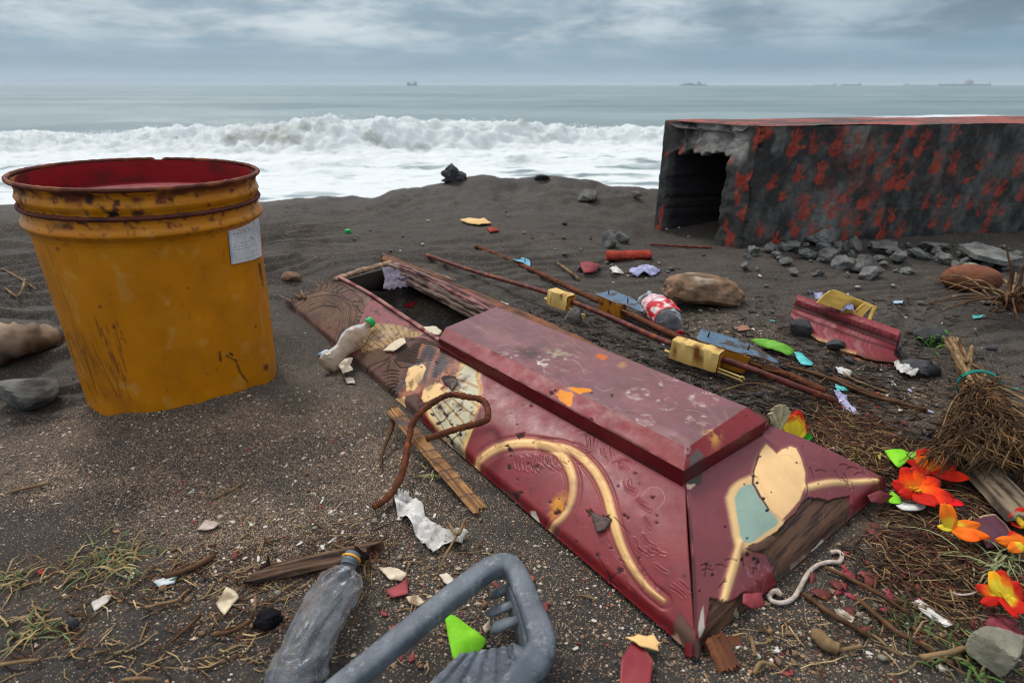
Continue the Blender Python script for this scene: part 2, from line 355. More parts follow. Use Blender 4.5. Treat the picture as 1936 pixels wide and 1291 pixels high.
# ------------------------------------------------------------------ sand
def build_sand():
    ys = np.r_[np.linspace(-6, .2, 14), np.geomspace(.3, 5.2, 520), np.linspace(5.3, 10, 40)]
    u = np.linspace(-1.28, 1.28, 640); um = u + np.sign(u) * np.maximum(np.abs(u) - 1.12, 0) ** 2 * 380
    wy = np.maximum(ys, .3) * .95 + .18
    X = wy[:, None] * um[None]; Y = np.repeat(ys[:, None], len(u), 1); Z = gz(X, Y)
    px, py = proj(np.stack([X, Y, Z], -1)); inf = Y > .25
    def blob(cx, cy, rx, ry): return np.exp(-((px - cx) / rx) ** 2 - ((py - cy) / ry) ** 2) * inf
    grit = blob(560, 860, 260, 110) + .8 * blob(330, 830, 220, 70) + .7 * blob(250, 930, 200, 60) + .5 * blob(120, 880, 160, 60) + .38 * blob(900, 1090, 460, 130) + .38 * blob(1500, 1220, 300, 90) + .35 * blob(1360, 640, 140, 50) + .4 * blob(430, 1010, 160, 70) + .3 * blob(1750, 780, 160, 80)
    grit = grit * (.45 + .9 * ss(-.25, .35, fbm(X * 5, Y * 7, 0, 41, 4))) + .06
    mulch = .9 * blob(1740, 1000, 190, 120) + .6 * blob(1640, 850, 120, 60) + .5 * blob(1850, 1150, 160, 90) + .5 * blob(500, 1060, 160, 40) + .4 * blob(150, 1080, 170, 60) + .35 * blob(1480, 690, 160, 60)
    mulch = np.clip(mulch * (.5 + 1.2 * ss(-.2, .3, fbm(X * 9, Y * 9, 0, 43, 4))), 0, 1)
    wet = np.clip(.7 * ss(3.6, 4.3, Y) + .9 * (poly_sd(X, Y, HOLE) < 0) + .5 * blob(60, 620, 180, 120) + .4 * blob(620, 700, 80, 90) + .4 * blob(920, 400, 160, 40), 0, 1)  # wet sand, plus painted shade in the lid opening and the bank hollow
    c = np.stack([np.clip(grit, 0, 1), mulch, wet, np.ones_like(X)], -1)
    m = bpy.data.materials.new('black_sand'); m.use_nodes = True; nt = m.node_tree; N = nt.nodes; L = nt.links; b = N['Principled BSDF']
    tc = N.new('ShaderNodeTexCoord'); at = N.new('ShaderNodeAttribute'); at.attribute_name = 'Col'; sp = N.new('ShaderNodeSeparateColor'); L.new(at.outputs['Color'], sp.inputs[0])
    def noise(sc, det=6, ro=.6):
        n = N.new('ShaderNodeTexNoise'); n.inputs['Scale'].default_value = sc; n.inputs['Detail'].default_value = det; n.inputs['Roughness'].default_value = ro; L.new(tc.outputs['Object'], n.inputs['Vector']); return n.outputs[0]
    def mth(op, a, b_):
        q = N.new('ShaderNodeMath'); q.operation = op
        for i, x in enumerate((a, b_)):
            if isinstance(x, (int, float)): q.inputs[i].default_value = x
            else: L.new(x, q.inputs[i])
        return q.outputs[0]
    def mr(s_, a, b_, c_, d):
        q = N.new('ShaderNodeMapRange'); L.new(s_, q.inputs[0]); [setattr(q.inputs[i + 1], 'default_value', x) for i, x in enumerate((a, b_, c_, d))]; return q.outputs[0]
    def mix(f, a, b_):
        q = N.new('ShaderNodeMix'); q.data_type = 'RGBA'; L.new(f, q.inputs[0])
        for s_, x in ((q.inputs[6], a), (q.inputs[7], b_)):
            if isinstance(x, tuple): s_.default_value = (*x[:3], 1)
            else: L.new(x, s_)
        return q.outputs[2]
    base = mix(mr(noise(5, 8, .65), .35, .65, 0, 1), lin(53, 49, 46), lin(74, 68, 62))
    base = mix(mr(noise(420, 3, .8), .42, .60, 0, .75), base, lin(32, 29, 27)); base = mix(mr(noise(520, 2, .8), .58, .70, 0, .55), base, lin(124, 111, 98)); base = mix(mr(noise(3.1, 6, .72), .50, .66, 0, .55), base, lin(48, 45, 43))
    base = mix(mth('MULTIPLY', sp.outputs[1], .8), base, mix(mr(noise(60, 6, .7), .35, .65, 0, 1), lin(44, 33, 26), lin(84, 62, 46)))
    base = mix(mth('MULTIPLY', sp.outputs[2], .5), base, lin(46, 43, 41))
    for sc, lo, w, cols in ((330, .955, .8, (lin(176, 144, 112), lin(124, 96, 74))), (520, .93, 1.0, (lin(150, 122, 96), lin(190, 166, 138))), (150, .992, .22, (lin(205, 196, 186), lin(150, 120, 96)))):
        vo = N.new('ShaderNodeTexVoronoi'); vo.inputs['Scale'].default_value = sc; L.new(tc.outputs['Object'], vo.inputs['Vector'])
        s2 = N.new('ShaderNodeSeparateColor'); L.new(vo.outputs['Color'], s2.inputs[0])
        th = mth('SUBTRACT', lo + .02, mth('MULTIPLY', sp.outputs[0], .60 * w))
        on = mth('MULTIPLY', mr(mth('SUBTRACT', s2.outputs[0], th), 0, .02, 0, 1), mr(vo.outputs['Distance'], .30, .5, 1, 0))
        base = mix(mth('MULTIPLY', on, .95), base, mix(s2.outputs[1], cols[0], cols[1]))
    L.new(base, b.inputs['Base Color']); L.new(mr(sp.outputs[2], 0, 1, .92, .62), b.inputs['Roughness']); b.inputs['Specular IOR Level'].default_value = .3
    bp = N.new('ShaderNodeBump'); bp.inputs['Strength'].default_value = .7; bp.inputs['Distance'].default_value = .003
    L.new(mth('ADD', noise(300, 4, .75), mth('MULTIPLY', noise(70, 5, .7), 1.6)), bp.inputs['Height']); L.new(bp.outputs[0], b.inputs['Normal'])
    mb = MB(); mb.grid(np.stack([X, Y, Z], -1), c); o = mb.build('sand_ground', m); o['kind'] = 'structure'
build_sand()
# ------------------------------------------------------------------ sea with a breaking wave
def crest_y(x): return 18.5 + 1.1 * np.sin(x * .17 + .6) + .5 * np.sin(x * .43)
def build_sea():
    ys = np.r_[np.linspace(5.6, 26, 330), np.geomspace(26.2, 200, 150), np.geomspace(205, 16000, 60)]
    u = np.linspace(-1, 1, 560); um = u * 1.25 + np.sign(u) * np.maximum(np.abs(u) - .93, 0) * 45
    X = ys[:, None] * um[None]; Y = np.repeat(ys[:, None], len(u), 1)
    yc = crest_y(X); d = Y - yc
    hh = .42 + .38 * np.exp(-((X + 4.5) / 5.5) ** 2) + .10 * fbm(X * .5, 0 * X, 0, 51, 3) - .25 * ss(3, 16, X)
    prof = np.where(d < 0, np.exp(-(d / .75) ** 2), np.exp(-(d / 2.2) ** 2))
    Z = -1.0 + hh * prof
    turb = np.exp(-((d + .35) / 1.0) ** 2)
    Z += turb * (.18 * fbm(X * 1.3, Y * 1.8, 0, 52, 3) + .20 * fbm(X * 4.5, Y * 4.5, 0, 62, 4)) * (.5 + hh)
    Z += .10 * ss(0, -1, d) * np.exp(-(np.minimum(d, 0) / 7) ** 2) * fbm(X * 1.0, Y * 1.6, 0, 53, 5)
    far = ss(1.5, 6, d); d3 = d + 4.6 + .8 * np.sin(X * .5); Z += .16 * np.where(d3 < 0, np.exp(-(d3 / .35) ** 2), np.exp(-(d3 / 1.2) ** 2)) * (.6 + fbm(X * .7, 0 * X, 0, 63, 3)) + .07 * np.exp(-((d + 3) / 3.5) ** 2) * fbm(X * 3.2, Y * 3.2, 0, 64, 4)
    Z += far * (.16 * np.sin(Y * .55 + .9 * fbm(X * .06, Y * .1, 0, 54, 3) * 6) * (1 - ss(60, 300, Y)) + .10 * fbm(X * .35, Y * .9, 0, 55, 4) * (1 - ss(90, 260, Y)))
    # second, smaller line of white water coming in on the right
    d2 = Y - (27 + .04 * (X - 20) ** 2 * (X < 20)); w2 = ss(9, 20, X); Z += .45 * w2 * np.exp(-(d2 / 1.4) ** 2)
    foam = np.where(d < .15, 1.0, np.exp(-(np.maximum(d - .15, 0) / .55) ** 2)) * 1.0
    gap = fbm(X * .9, Y * 1.7, 0, 56, 6); shore = ss(-1.6, -5.5, d)
    foam = foam * (1 - shore * ss(.0, .30, gap) * .55) - .35 * turb * ss(.05, .3, fbm(X * .8 + 4, Y * 1.0, 0, 57, 4)) * np.exp(-((X + 4) / 6) ** 2)
    foam = np.maximum(foam, w2 * np.exp(-((d2 + .5) / 1.6) ** 2))
    foam = np.maximum(foam, .8 * ss(.08, .28, fbm(X * .5, Y * 1.3, 0, 58, 4)) * np.exp(-np.maximum(d, 0) / 4.5))
    c = np.stack([np.clip(foam, 0, 1), np.clip(turb, 0, 1), far, np.ones_like(X)], -1)
    m = bpy.data.materials.new('surf_water'); m.use_nodes = True; nt = m.node_tree; N = nt.nodes; L = nt.links; b = N['Principled BSDF']
    tc = N.new('ShaderNodeTexCoord'); at = N.new('ShaderNodeAttribute'); at.attribute_name = 'Col'; sp = N.new('ShaderNodeSeparateColor'); L.new(at.outputs['Color'], sp.inputs[0])
    n = N.new('ShaderNodeTexNoise'); n.inputs['Scale'].default_value = 2.2; n.inputs['Detail'].default_value = 9; n.inputs['Roughness'].default_value = .65
    mp = N.new('ShaderNodeMapping'); mp.inputs['Scale'].default_value = (.55, 1.3, 1); L.new(tc.outputs['Object'], mp.inputs[0]); L.new(mp.outputs[0], n.inputs['Vector'])
    def mr(s_, a, b_, c_, d_):
        q = N.new('ShaderNodeMapRange'); L.new(s_, q.inputs[0]); [setattr(q.inputs[i + 1], 'default_value', x) for i, x in enumerate((a, b_, c_, d_))]; return q.outputs[0]
    ad = N.new('ShaderNodeMath'); ad.operation = 'ADD'; L.new(sp.outputs[0], ad.inputs[0]); L.new(mr(n.outputs[0], .3, .7, -.42, .30), ad.inputs[1])
    f = mr(ad.outputs[0], .32, .82, 0, 1)
    def mix(fa, a, b_):
        q = N.new('ShaderNodeMix'); q.data_type = 'RGBA'; L.new(fa, q.inputs[0])
        for s_, x in ((q.inputs[6], a), (q.inputs[7], b_)):
            if isinstance(x, tuple): s_.default_value = (*x[:3], 1)
            else: L.new(x, s_)
        return q.outputs[2]
    n2 = N.new('ShaderNodeTexNoise'); n2.inputs['Scale'].default_value = .05; n2.inputs['Detail'].default_value = 5; mp2 = N.new('ShaderNodeMapping'); mp2.inputs['Scale'].default_value = (.35, 1.4, 1); L.new(tc.outputs['Object'], mp2.inputs[0]); L.new(mp2.outputs[0], n2.inputs['Vector'])
    water = mix(mr(n2.outputs[0], .35, .65, 0, 1), lin(100, 119, 122), lin(132, 147, 148))
    water = mix(mr(sp.outputs[1], .2, 1, 0, .8), water, lin(150, 146, 126))
    L.new(mix(f, water, lin(208, 211, 211)), b.inputs['Base Color'])
    L.new(mr(f, 0, 1, .34, .95), b.inputs['Roughness']); b.inputs['IOR'].default_value = 1.33; b.inputs['Specular IOR Level'].default_value = .35
    bp = N.new('ShaderNodeBump'); bp.inputs['Strength'].default_value = .6; bp.inputs['Distance'].default_value = .12; L.new(n.outputs[0], bp.inputs['Height']); L.new(bp.outputs[0], b.inputs['Normal'])
    mb = MB(); mb.grid(np.stack([X, Y, Z], -1), c); o = mb.build('sea_water', m); o['kind'] = 'structure'
    # spray thrown up along the breaking crest
    sm = mat('white_spray', lin(240, 242, 242), lin(225, 230, 230), 2, .95, 0, 1, .1); mb = MB()
    oc = A((1, 0, 0), (0, 1, 0), (0, 0, 1), (-1, 0, 0), (0, -1, 0), (0, 0, -1)); of = [(0, 1, 2), (1, 3, 2), (3, 4, 2), (4, 0, 2), (1, 0, 5), (3, 1, 5), (4, 3, 5), (0, 4, 5)]
    for k in range(7000):
        x = RNG.uniform(-17, 9); g = max(float(vn(np.array([x * .9]), np.array([3.3]), 0, 61)[0]), 0) + .25
        big = .35 + 1.0 * math.exp(-((x + 4.2) / 4.5) ** 2)
        h = .42 + .38 * math.exp(-((x + 4.5) / 5.5) ** 2)
        z = -1 + h * RNG.uniform(.55, 1.0) + abs(RNG.normal(0, .15)) * g * big
        r = RNG.uniform(.005, .018) * (1.8 if RNG.random() < .08 else 1); y = crest_y(x) + RNG.normal(-.2, .38)
        q, _ = np.linalg.qr(RNG.normal(size=(3, 3))); mb.add(oc @ q * r * A(1.3, 1, 1) + A(x, y, z), of)
    o = mb.build('sea_spray', sm); o['kind'] = 'stuff'
build_sea()
# ------------------------------------------------------------------ ships at anchor
def ship(px, pyb, wpx, hpx, y, label, houses, boom=()):
    p = PY(px, pyb, y); s = mpp(p); e = empty('cargo_ship', (p[0], y, -1), label, 'ship', 'ships on the horizon')
    w = wpx * s; hh = hpx * s * .7; mb = MB(); xs = np.linspace(-.5, .5, 13); z0 = -1.0; deck = z0 + 3 + hh
    for a, b_ in zip(xs[:-1], xs[1:]):
        def st(t):
            k = min(1, (0.5 - abs(t)) * 8 + .12); return A((t * w + p[0], y - w * .07 * k, z0 - 2), (t * w + p[0], y - w * .07 * k, deck + .12 * hh * (abs(t) > .42)), (t * w + p[0], y + w * .07 * k, deck + .12 * hh * (abs(t) > .42)), (t * w + p[0], y + w * .07 * k, z0 - 2))
        mb.add(np.vstack([st(a), st(b_)]), [(0, 4, 5, 1), (1, 5, 6, 2), (2, 6, 7, 3), (3, 7, 4, 0)])
    mb.build('hull', M['hull'], e, False)
    for (t, ww, h2) in houses:
        mb = MB(); mb.box((p[0] + t * w, y, deck + h2 * s / 2), (ww * s / 2, 0, 0), (0, w * .05, 0), (0, 0, h2 * s / 2)); mb.box((p[0] + t * w, y, deck + h2 * s * 1.12), (ww * s * .22, 0, 0), (0, w * .02, 0), (0, 0, h2 * s * .12)); mb.build('deckhouse', M['hullred'], e, False)
    for (t, h2) in boom:
        mb = MB(); mb.tube([(p[0] + t * w, y, deck), (p[0] + t * w, y, deck + h2 * s)], .5 * s, 6); mb.build('mast', M['hull'], e)
ship(779, 161, 20, 3, 6500, 'small faint grey cargo ship alone left of centre on the horizon', [(-.3, 5, 3), (.32, 5, 4)], [(0, 4)])
ship(1311, 163, 50, 2.5, 7000, 'hazy container ship on the horizon above the near end of the concrete vault', [(.2, 6, 4), (-.15, 14, 2)], [(-.35, 5)])
ship(1560, 163.5, 44, 1, 9000, 'very faint low ship left of the twin low tankers on the horizon', [(.4, 5, 2)])
ship(1609, 163.5, 38, 2.2, 7500, 'low dark tanker hull with hardly any deckhouse on the horizon', [(.42, 4, 1.6)])
ship(1738, 163.5, 60, 1.2, 9500, 'long faint ship just left of the tanker with a tall orange topped deckhouse', [(-.4, 5, 2)])
ship(1822, 163.5, 100, 3, 7000, 'longest dark tanker at the far right with a tall deckhouse amidships', [(.08, 10, 6)], [(-.2, 4), (.48, 5)])
# ------------------------------------------------------------------ concrete vault with handprints
def build_vault():
    zt = .55; nr = P(1437, 240, zt); fl = P(1258, 228, zt); dl = nrm(A(1.65, .295, 0)); de = nrm(fl - nr); we = np.linalg.norm(fl - nr); Lg = 2.6; z0 = -.12
    e = empty('burial_vault', (nr[0], nr[1], 0), 'long hollow black concrete vault covered with red handprints beside the surf', 'concrete vault')
    # long face : s along dl, z up ; handprint paint lives in this face's own coordinates
    S, Z = np.meshgrid(np.linspace(0, Lg, 560), np.linspace(z0, zt, 150), indexing='ij')
    base = nr[None, None] * A(1, 1, 0) + S[..., None] * dl; base[..., 2] = Z
    nf = A(dl[1], -dl[0], 0)
    n1 = fbm(S * 3, Z * 3, 0, 71, 5); n2 = fbm(S * 14, Z * 9, 0, 72, 5); rel = .006 * n2 + .010 * n1
    rel += -.02 * ss(.03, -.01, S - .02 * np.abs(fbm(Z * 20, 0 * Z, 0, 70, 3))) * (fbm(Z * 30, 0 * Z, 0, 73, 3) > -.1)
    rel += -.0015 * np.exp(-((Z - .16 - .02 * fbm(S * 2, 0 * S, 0, 79, 2)) / .004) ** 2) * ss(.5, .8, S)
    blk = np.array(lin(58, 56, 55)); gry = np.array(lin(126, 126, 122)); col = blk + (np.array(lin(88, 86, 83)) - blk) * ss(-.25, .35, n2)[..., None]
    streak = ss(.10, .36, fbm(S * 9, Z * 3.0, 0, 74, 5)) * ss(.05, .3, n1 + .25 * np.exp(-((S - .55) / .35) ** 2) + .1)
    col = col + (gry - col) * (.75 * np.clip(streak, 0, 1))[..., None]
    col = col + (np.array(lin(40, 38, 36)) - col) * (ss(.06, -.02, Z) * .6)[..., None]
    red = np.array(lin(172, 66, 48)); amt = np.zeros_like(S)
    hands = [(735, 245, 0, 1), (840, 240, .1, 1), (950, 240, .1, 1.15), (1060, 205, 0, .6), (870, 390, -.1, .95), (755, 385, .2, .95), (1440, 335, .2, .95), (1530, 345, .1, .95), (1250, 240, 0, .8), (1360, 255, .1, .8), (1525, 175, .2, .8), (1160, 375, 0, .8), (1210, 315, 0, .75), (1125, 290, 0, .8), (1270, 420, .9, 1), (985, 490, .4, .9), (1085, 515, .9, 1), (790, 560, 0, 1), (830, 665, .1, .9), (985, 610, .3, .9), (1050, 610, .3, .8), (1150, 600, 0, .7), (1170, 670, 0, .8), (1260, 660, 0, .8), (745, 655, -.3, .8), (1465, 510, 0, .8), (1540, 520, 0, .8), (1700, 445, .1, .8), (1760, 455, .1, .75), (1675, 320, .7, .8), (1850, 350, 0, 1), (1430, 610, .2, .9), (1500, 625, 0, .8), (1610, 525, 0, .8), (1660, 555, 0, .75), (1720, 555, 0, .75), (1865, 480, .3, .9), (625, 425, .4, .8), (1040, 315, .2, .8), (640, 715, 0, .8), (930, 560, 0, .9), (1280, 300, 0, .7), (575, 660, -.6, .7), (610, 170, .2, .7), (1390, 525, .1, .7), (1225, 585, 0, .6), (1675, 655, 0, .6), (1600, 400, 1.2, .6), (680, 480, .2, .6), (1310, 165, .8, .7), (900, 665, .2, .6), (1220, 420, .5, .9), (1770, 560, 0, .6), (905, 520, .6, .7), (1045, 695, .2, .7), (1190, 215, .2, .6), (560, 190, .1, .8), (985, 690, .2, .7), (1700, 600, .3, .6), (1410, 180, -.9, .6)]
    rn = random.Random(3); pl = []
    for cx, cy, rot, sc in hands:
        px, py = 1220 + cx / 2.634, 190 + cy / 2.634
        d = ray(px, py); t = ((nr - CAM) @ nf) / (d @ nf); q = CAM + d * t; pl.append(((q - nr) @ dl, q[2], rot, sc))
    for s0 in np.arange(1.75, 2.6, .11):
        for zq in (.06, .19, .32, .45): pl.append((s0 + rn.uniform(-.04, .04), zq + rn.uniform(-.04, .04), rn.uniform(-.3, .4), rn.uniform(.6, 1)))
    for i, (s0, zq, rot, sc) in enumerate(pl):
        sc *= rn.uniform(.75, 1.2); rot += rn.uniform(-.25, .25); k = .033 * sc; x = (S - s0) / k; y = (Z - zq) / k; m = (np.abs(x) < 4) & (np.abs(y) < 4); xx, yy = x[m], y[m]
        ca, sa = math.cos(rot), math.sin(rot); xx, yy = xx * ca - yy * sa, xx * sa + yy * ca
        jit = .16 * fbm(xx * 2 + i * 7, yy * 2, 0, 75, 3)
        h = ss(1.05, .8, np.hypot(xx, yy * .92) + jit)
        full = rn.random()
        for a, l, w in ((-.42, 2.35, .2), (-.14, 2.6, .21), (.12, 2.5, .21), (.36, 2.15, .18), (1.15, 1.75, .22)):
            if rn.random() < .22: continue
            dd = seg_d(xx, yy, [(math.sin(a) * .8, math.cos(a) * .8), (math.sin(a) * l, math.cos(a) * l)])[0]
            h = np.maximum(h, ss(w + .1, w - .06, dd + jit * .5) * rn.uniform(.5, 1))
        h = h * (.55 + .45 * ss(-.25, .1, fbm(xx * 3, yy * 3 + i, 0, 76, 3)))
        if rn.random() < .3: h = np.maximum(h, .6 * ss(.16, .05, np.abs(xx - .2)) * ss(-3, -.6, yy) * (yy < 0))
        h = h * (1 - .75 * ss(-.1, .3, fbm(xx * 1.3 + i * 3, yy * 1.3, 0, 92, 4)) * (rn.random() < .28)); amt[m] = np.maximum(amt[m], h * rn.uniform(.65, 1))
    smear = ss(.22, .45, fbm(S * 9, Z * 7, 0, 77, 5)) * ss(-.1, .3, fbm(S * 2, Z * 2, 0, 78, 3)) * .15
    amt = np.clip(np.maximum(amt, smear), 0, 1)
    rc = red * (1 + .3 * fbm(S * 40, Z * 40, 0, 80, 3))[..., None]
    col = col + (rc - col) * (amt * .92)[..., None]
    col = np.concatenate([np.clip(col, 0, 1), np.full(S.shape + (1,), .75)], -1)
    mb = MB(); mb.grid(base + nf * rel[..., None], col); mb.build('painted_side', M['stonev'], e)
    # end face with ragged opening running into a tunnel
    wv = we; o2 = lambda s, z: nr * A(1, 1, 0) + de * s + A(0, 0, z)
    nth = 200; th = np.linspace(0, 2 * np.pi, nth, endpoint=False)
    def on_rect(x0, x1, y0, y1, cx, cy, a):
        dx, dy = math.cos(a), math.sin(a); ts = []
        if dx > 1e-9: ts.append((x1 - cx) / dx)
        if dx < -1e-9: ts.append((x0 - cx) / dx)
        if dy > 1e-9: ts.append((y1 - cy) / dy)
        if dy < -1e-9: ts.append((y0 - cy) / dy)
        t = min(ts); return cx + dx * t, cy + dy * t
    zb = -.16; cx, cy = wv * .58, .15; rings = []; cols = []
    out = np.array([on_rect(0, wv, zb, zt, cx, cy, a) for a in th]); inn = np.array([on_rect(wv * .25, wv * .91, zb + .02, .405, cx, cy, a) for a in th])
    up = np.clip((inn[:, 1] - .33) / .07, 0, 1); inn[:, 1] += up * .035 * (fbm(th * 9, th * 0, 0, 81, 3)) + .0; inn[:, 0] += .012 * fbm(th * 12, th * 0, 0, 82, 3)
    for k in np.linspace(0, 1, 26):
        q = out + (inn - out) * k; pts = np.array([o2(*a) for a in q]); ne = nrm(-dl)
        topz = ss(.36, .46, q[:, 1]) * ss(.03, .10, q[:, 0]) * ss(wv, wv * .9, q[:, 0])
        br = fbm(q[:, 0] * 14, q[:, 1] * 14, 0, 83, 6)
        pts += ne * ((.016 * br - .03 * topz * (.45 + 2.2 * np.abs(br)) * ss(0, .05, k * .3 + .02))[:, None])
        c = np.array(lin(70, 68, 66)) * (1 + .5 * fbm(q[:, 0] * 22, q[:, 1] * 22, 0, 93, 4))[:, None] + (np.array(lin(168, 162, 154)) - np.array(lin(52, 51, 51))) * (np.clip(1.0 * topz * ss(-.35, .2, fbm(q[:, 0] * 12, q[:, 1] * 5, 0, 84, 4)), 0, 1))[:, None]
        rd = ss(.10, .22, fbm(q[:, 0] * 17, q[:, 1] * 13, 0, 85, 4)) * (1 - topz) * .8 * (k < .97)
        c = c + (red - c) * rd[:, None]; rings.append(pts); cols.append(c)
    back = np.array(rings[-1])
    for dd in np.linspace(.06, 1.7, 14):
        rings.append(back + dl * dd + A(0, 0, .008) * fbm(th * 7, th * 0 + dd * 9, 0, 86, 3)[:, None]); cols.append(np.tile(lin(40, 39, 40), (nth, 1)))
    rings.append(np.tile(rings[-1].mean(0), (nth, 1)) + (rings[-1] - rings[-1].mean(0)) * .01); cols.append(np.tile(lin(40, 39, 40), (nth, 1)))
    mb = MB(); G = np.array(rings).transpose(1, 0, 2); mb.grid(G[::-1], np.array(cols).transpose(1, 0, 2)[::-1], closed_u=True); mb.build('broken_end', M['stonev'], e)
    # top slab and the hidden faces
    S, Tt = np.meshgrid(np.linspace(0, Lg, 300), np.linspace(0, we, 60), indexing='ij')
    top = nr[None, None] + S[..., None] * dl + Tt[..., None] * de
    top[..., 2] += .006 * fbm(S * 4, Tt * 4, 0, 87, 4) + .004
    chip = ss(.10, .0, S + .06 * fbm(Tt * 12, 0 * S, 0, 88, 3)) * ss(.03, .12, Tt) * ss(we, we - .08, Tt); top[..., 2] -= .035 * chip
    wn = ss(.0, .35, fbm(S * 6, Tt * 10, 0, 89, 5) + .1); c = np.array(lin(150, 84, 76)) + (np.array(lin(92, 78, 74)) - np.array(lin(150, 84, 76))) * wn[..., None]; c = c + (np.array(lin(80, 78, 76)) - c) * np.clip(chip * 2, 0, 1)[..., None]
    edge = ss(.02, .004, Tt) * ss(0, .3, fbm(S * 20, 0 * S, 0, 90, 3) + .15); c = c + (np.array(lin(160, 156, 150)) - c) * (edge * .7)[..., None]
    mb = MB(); mb.grid(top, np.concatenate([c, np.full(S.shape + (1,), .8)], -1)); mb.build('top_slab', M['stonev'], e)
    mb = MB(); a, b_ = nr + dl * Lg, fl + dl * Lg
    mb.add([(*a[:2], z0), (*b_[:2], z0), (*b_[:2], zt), (*a[:2], zt)], [(0, 1, 2, 3)], (*lin(60, 60, 60), .8)); mb.add([(*b_[:2], z0), (*fl[:2], z0), (*fl[:2], zt), (*b_[:2], zt)], [(0, 1, 2, 3)], (*lin(60, 60, 60), .8)); mb.build('rear_wall', M['vcol'], e, False)
build_vault()
# ------------------------------------------------------------------ yellow drum
def build_drum():
    rc = A(-.882, 1.403, .530); n = nrm(A(.040, .0, 1)); ux = nrm(A(1, 0, -.040)); uy = np.cross(n, ux); Rr = .2500
    e = empty('steel_drum', (rc[0] - .02, rc[1], 0), 'dented mustard yellow steel drum with red inside and rusty rim sunk in sand', 'drum')
    na = 420
    # profile (depth below rim, radius offset, part of the coloured wall)
    prof = [(.000, .004), (.006, .001), (.012, -.004), (.022, -.005), (.030, -.002), (.036, .000), (.042, -.002), (.049, -.006), (.053, -.007)]
    prof2 = [(.063, -.006), (.072, -.006), (.082, -.004), (.090, .002), (.096, .003), (.102, -.002), (.109, -.007), (.12, -.009)]
    dz = [p[0] for p in prof] + [p[0] for p in prof2] + list(np.linspace(.13, .72, 190)); ro = [p[1] for p in prof] + [p[1] for p in prof2] + [-.009] * 190
    dz = np.array(dz); ro = np.array(ro); d2 = np.r_[np.linspace(0, .125, 60), np.linspace(.128, .72, 190)]; ro = np.interp(d2, dz, ro); dz = d2
    th = np.linspace(0, 2 * np.pi, na, endpoint=False); TH_, D = np.meshgrid(th, dz, indexing='ij')
    rad = Rr + ro[None] - .040 * np.maximum(D - .1, 0) * .55 + .0025 * fbm(np.cos(TH_) * 2.2, np.sin(TH_) * 2.2, D * 4, 101, 3) * ss(.12, .3, D) + .0012 * vn(np.cos(TH_) * 6, np.sin(TH_) * 6, D * 12, 102) - .012 * np.exp(-((TH_ - 4.45) / .25) ** 2 - ((D - .5) / .1) ** 2) * .5
    Pt = rc - n * D[..., None] + (ux * np.cos(TH_)[..., None] + uy * np.sin(TH_)[..., None]) * rad[..., None]
    X, Y = proj(Pt); arc = TH_ * Rr
    ye = np.array(lin(188, 116, 7)); col = ye * (1 + .10 * fbm(arc * 6, D * 6, 0, 103, 4) + .05 * fbm(arc * 40, D * 3, 0, 104, 3))[..., None]; rough = np.full(TH_.shape, .40) + .06 * fbm(arc * 10, D * 10, 0, 121, 3)
    rustc = np.array(lin(98, 46, 28)); black = np.array(lin(32, 30, 26)); darkr = np.array(lin(120, 62, 18)); gy = np.array(lin(206, 150, 50))
    def put(c, a, k=1.0, r=None):
        nonlocal col, rough
        a = np.clip(a * k, 0, 1); col = col + (np.array(c) - col) * a[..., None]
        if r is not None: rough = rough + (r - rough) * a
    f1 = fbm(arc * 40, D * 40, 0, 105, 4); f2 = fbm(arc * 90, D * 90, 0, 106, 3)
    put(gy, ss(.16, .4, fbm(arc * 9, D * 14, 0, 120, 4)), .10)
    # rust on the rim neck, round the beads and on the ring joint
    put(rustc, ss(.02, .0, D - .008) * ss(-.35, .2, f1 + .1), .9, .75)
    put((*lin(150, 88, 40),), ss(.2, .45, f1) * ss(.13, .02, D), .4, .6)
    put(rustc, ss(.30, .42, f2) * ss(.15, .05, D), .9, .7)
    for cx, cy, rx, ry, k in ((200, 368, 70, 16, 1), (215, 412, 60, 14, 1.1), (40, 350, 14, 20, 1.1), (330, 365, 14, 18, .7), (150, 375, 40, 12, .7)):
        put(black, np.exp(-((X - cx) / rx) ** 2 - ((Y - cy) / ry) ** 2) * ss(-.02, .16, f2 + .55 * f1) * (Pt[..., 1] < rc[1] + .1), 1.3 * k, .7)
    for cx, cy, rx, ry in ((140, 376, 22, 9), (335, 362, 12, 16), (258, 375, 12, 8), (165, 428, 26, 7), (120, 428, 20, 6), (395, 352, 12, 6), (300, 368, 8, 18)):
        put(rustc, np.exp(-((X - cx) / rx) ** 2 - ((Y - cy) / ry) ** 2) * ss(-.2, .1, f1), 1.1, .7)
    # scrapes running down the wall to the lower left, and black scuffs lower right
    sc = 0 * X; rn = random.Random(5)
    for k in range(34):
        x0 = rn.uniform(120, 225); y0 = rn.uniform(600, 700); l = rn.uniform(20, 90); dx = rn.uniform(.25, .5)
        d, t, s_, LL = seg_d(X, Y, [(x0, y0), (x0 + l * dx, y0 + l)]); sc = np.maximum(sc, ss(1.7, .3, d + .6 * f2) * rn.uniform(.4, 1))
    for k in range(26):
        x0 = rn.uniform(60, 500); y0 = rn.uniform(470, 740); l = rn.uniform(5, 40); d, t, s_, LL = seg_d(X, Y, [(x0, y0), (x0 + l * rn.uniform(-.3, .6), y0 + l)]); sc = np.maximum(sc, ss(1.4, .2, d + .5 * f2) * rn.uniform(.2, .6))
    d = seg_d(X, Y, [(90, 470), (150, 640), (240, 770)])[0]; sc = np.maximum(sc, ss(1.5, .2, d) * .5)
    put(rustc, sc, .8, .7); put(darkr, ss(26, 0, seg_d(X, Y, [(150, 640), (200, 740), (260, 785)])[0] + 20 * f1), .35)
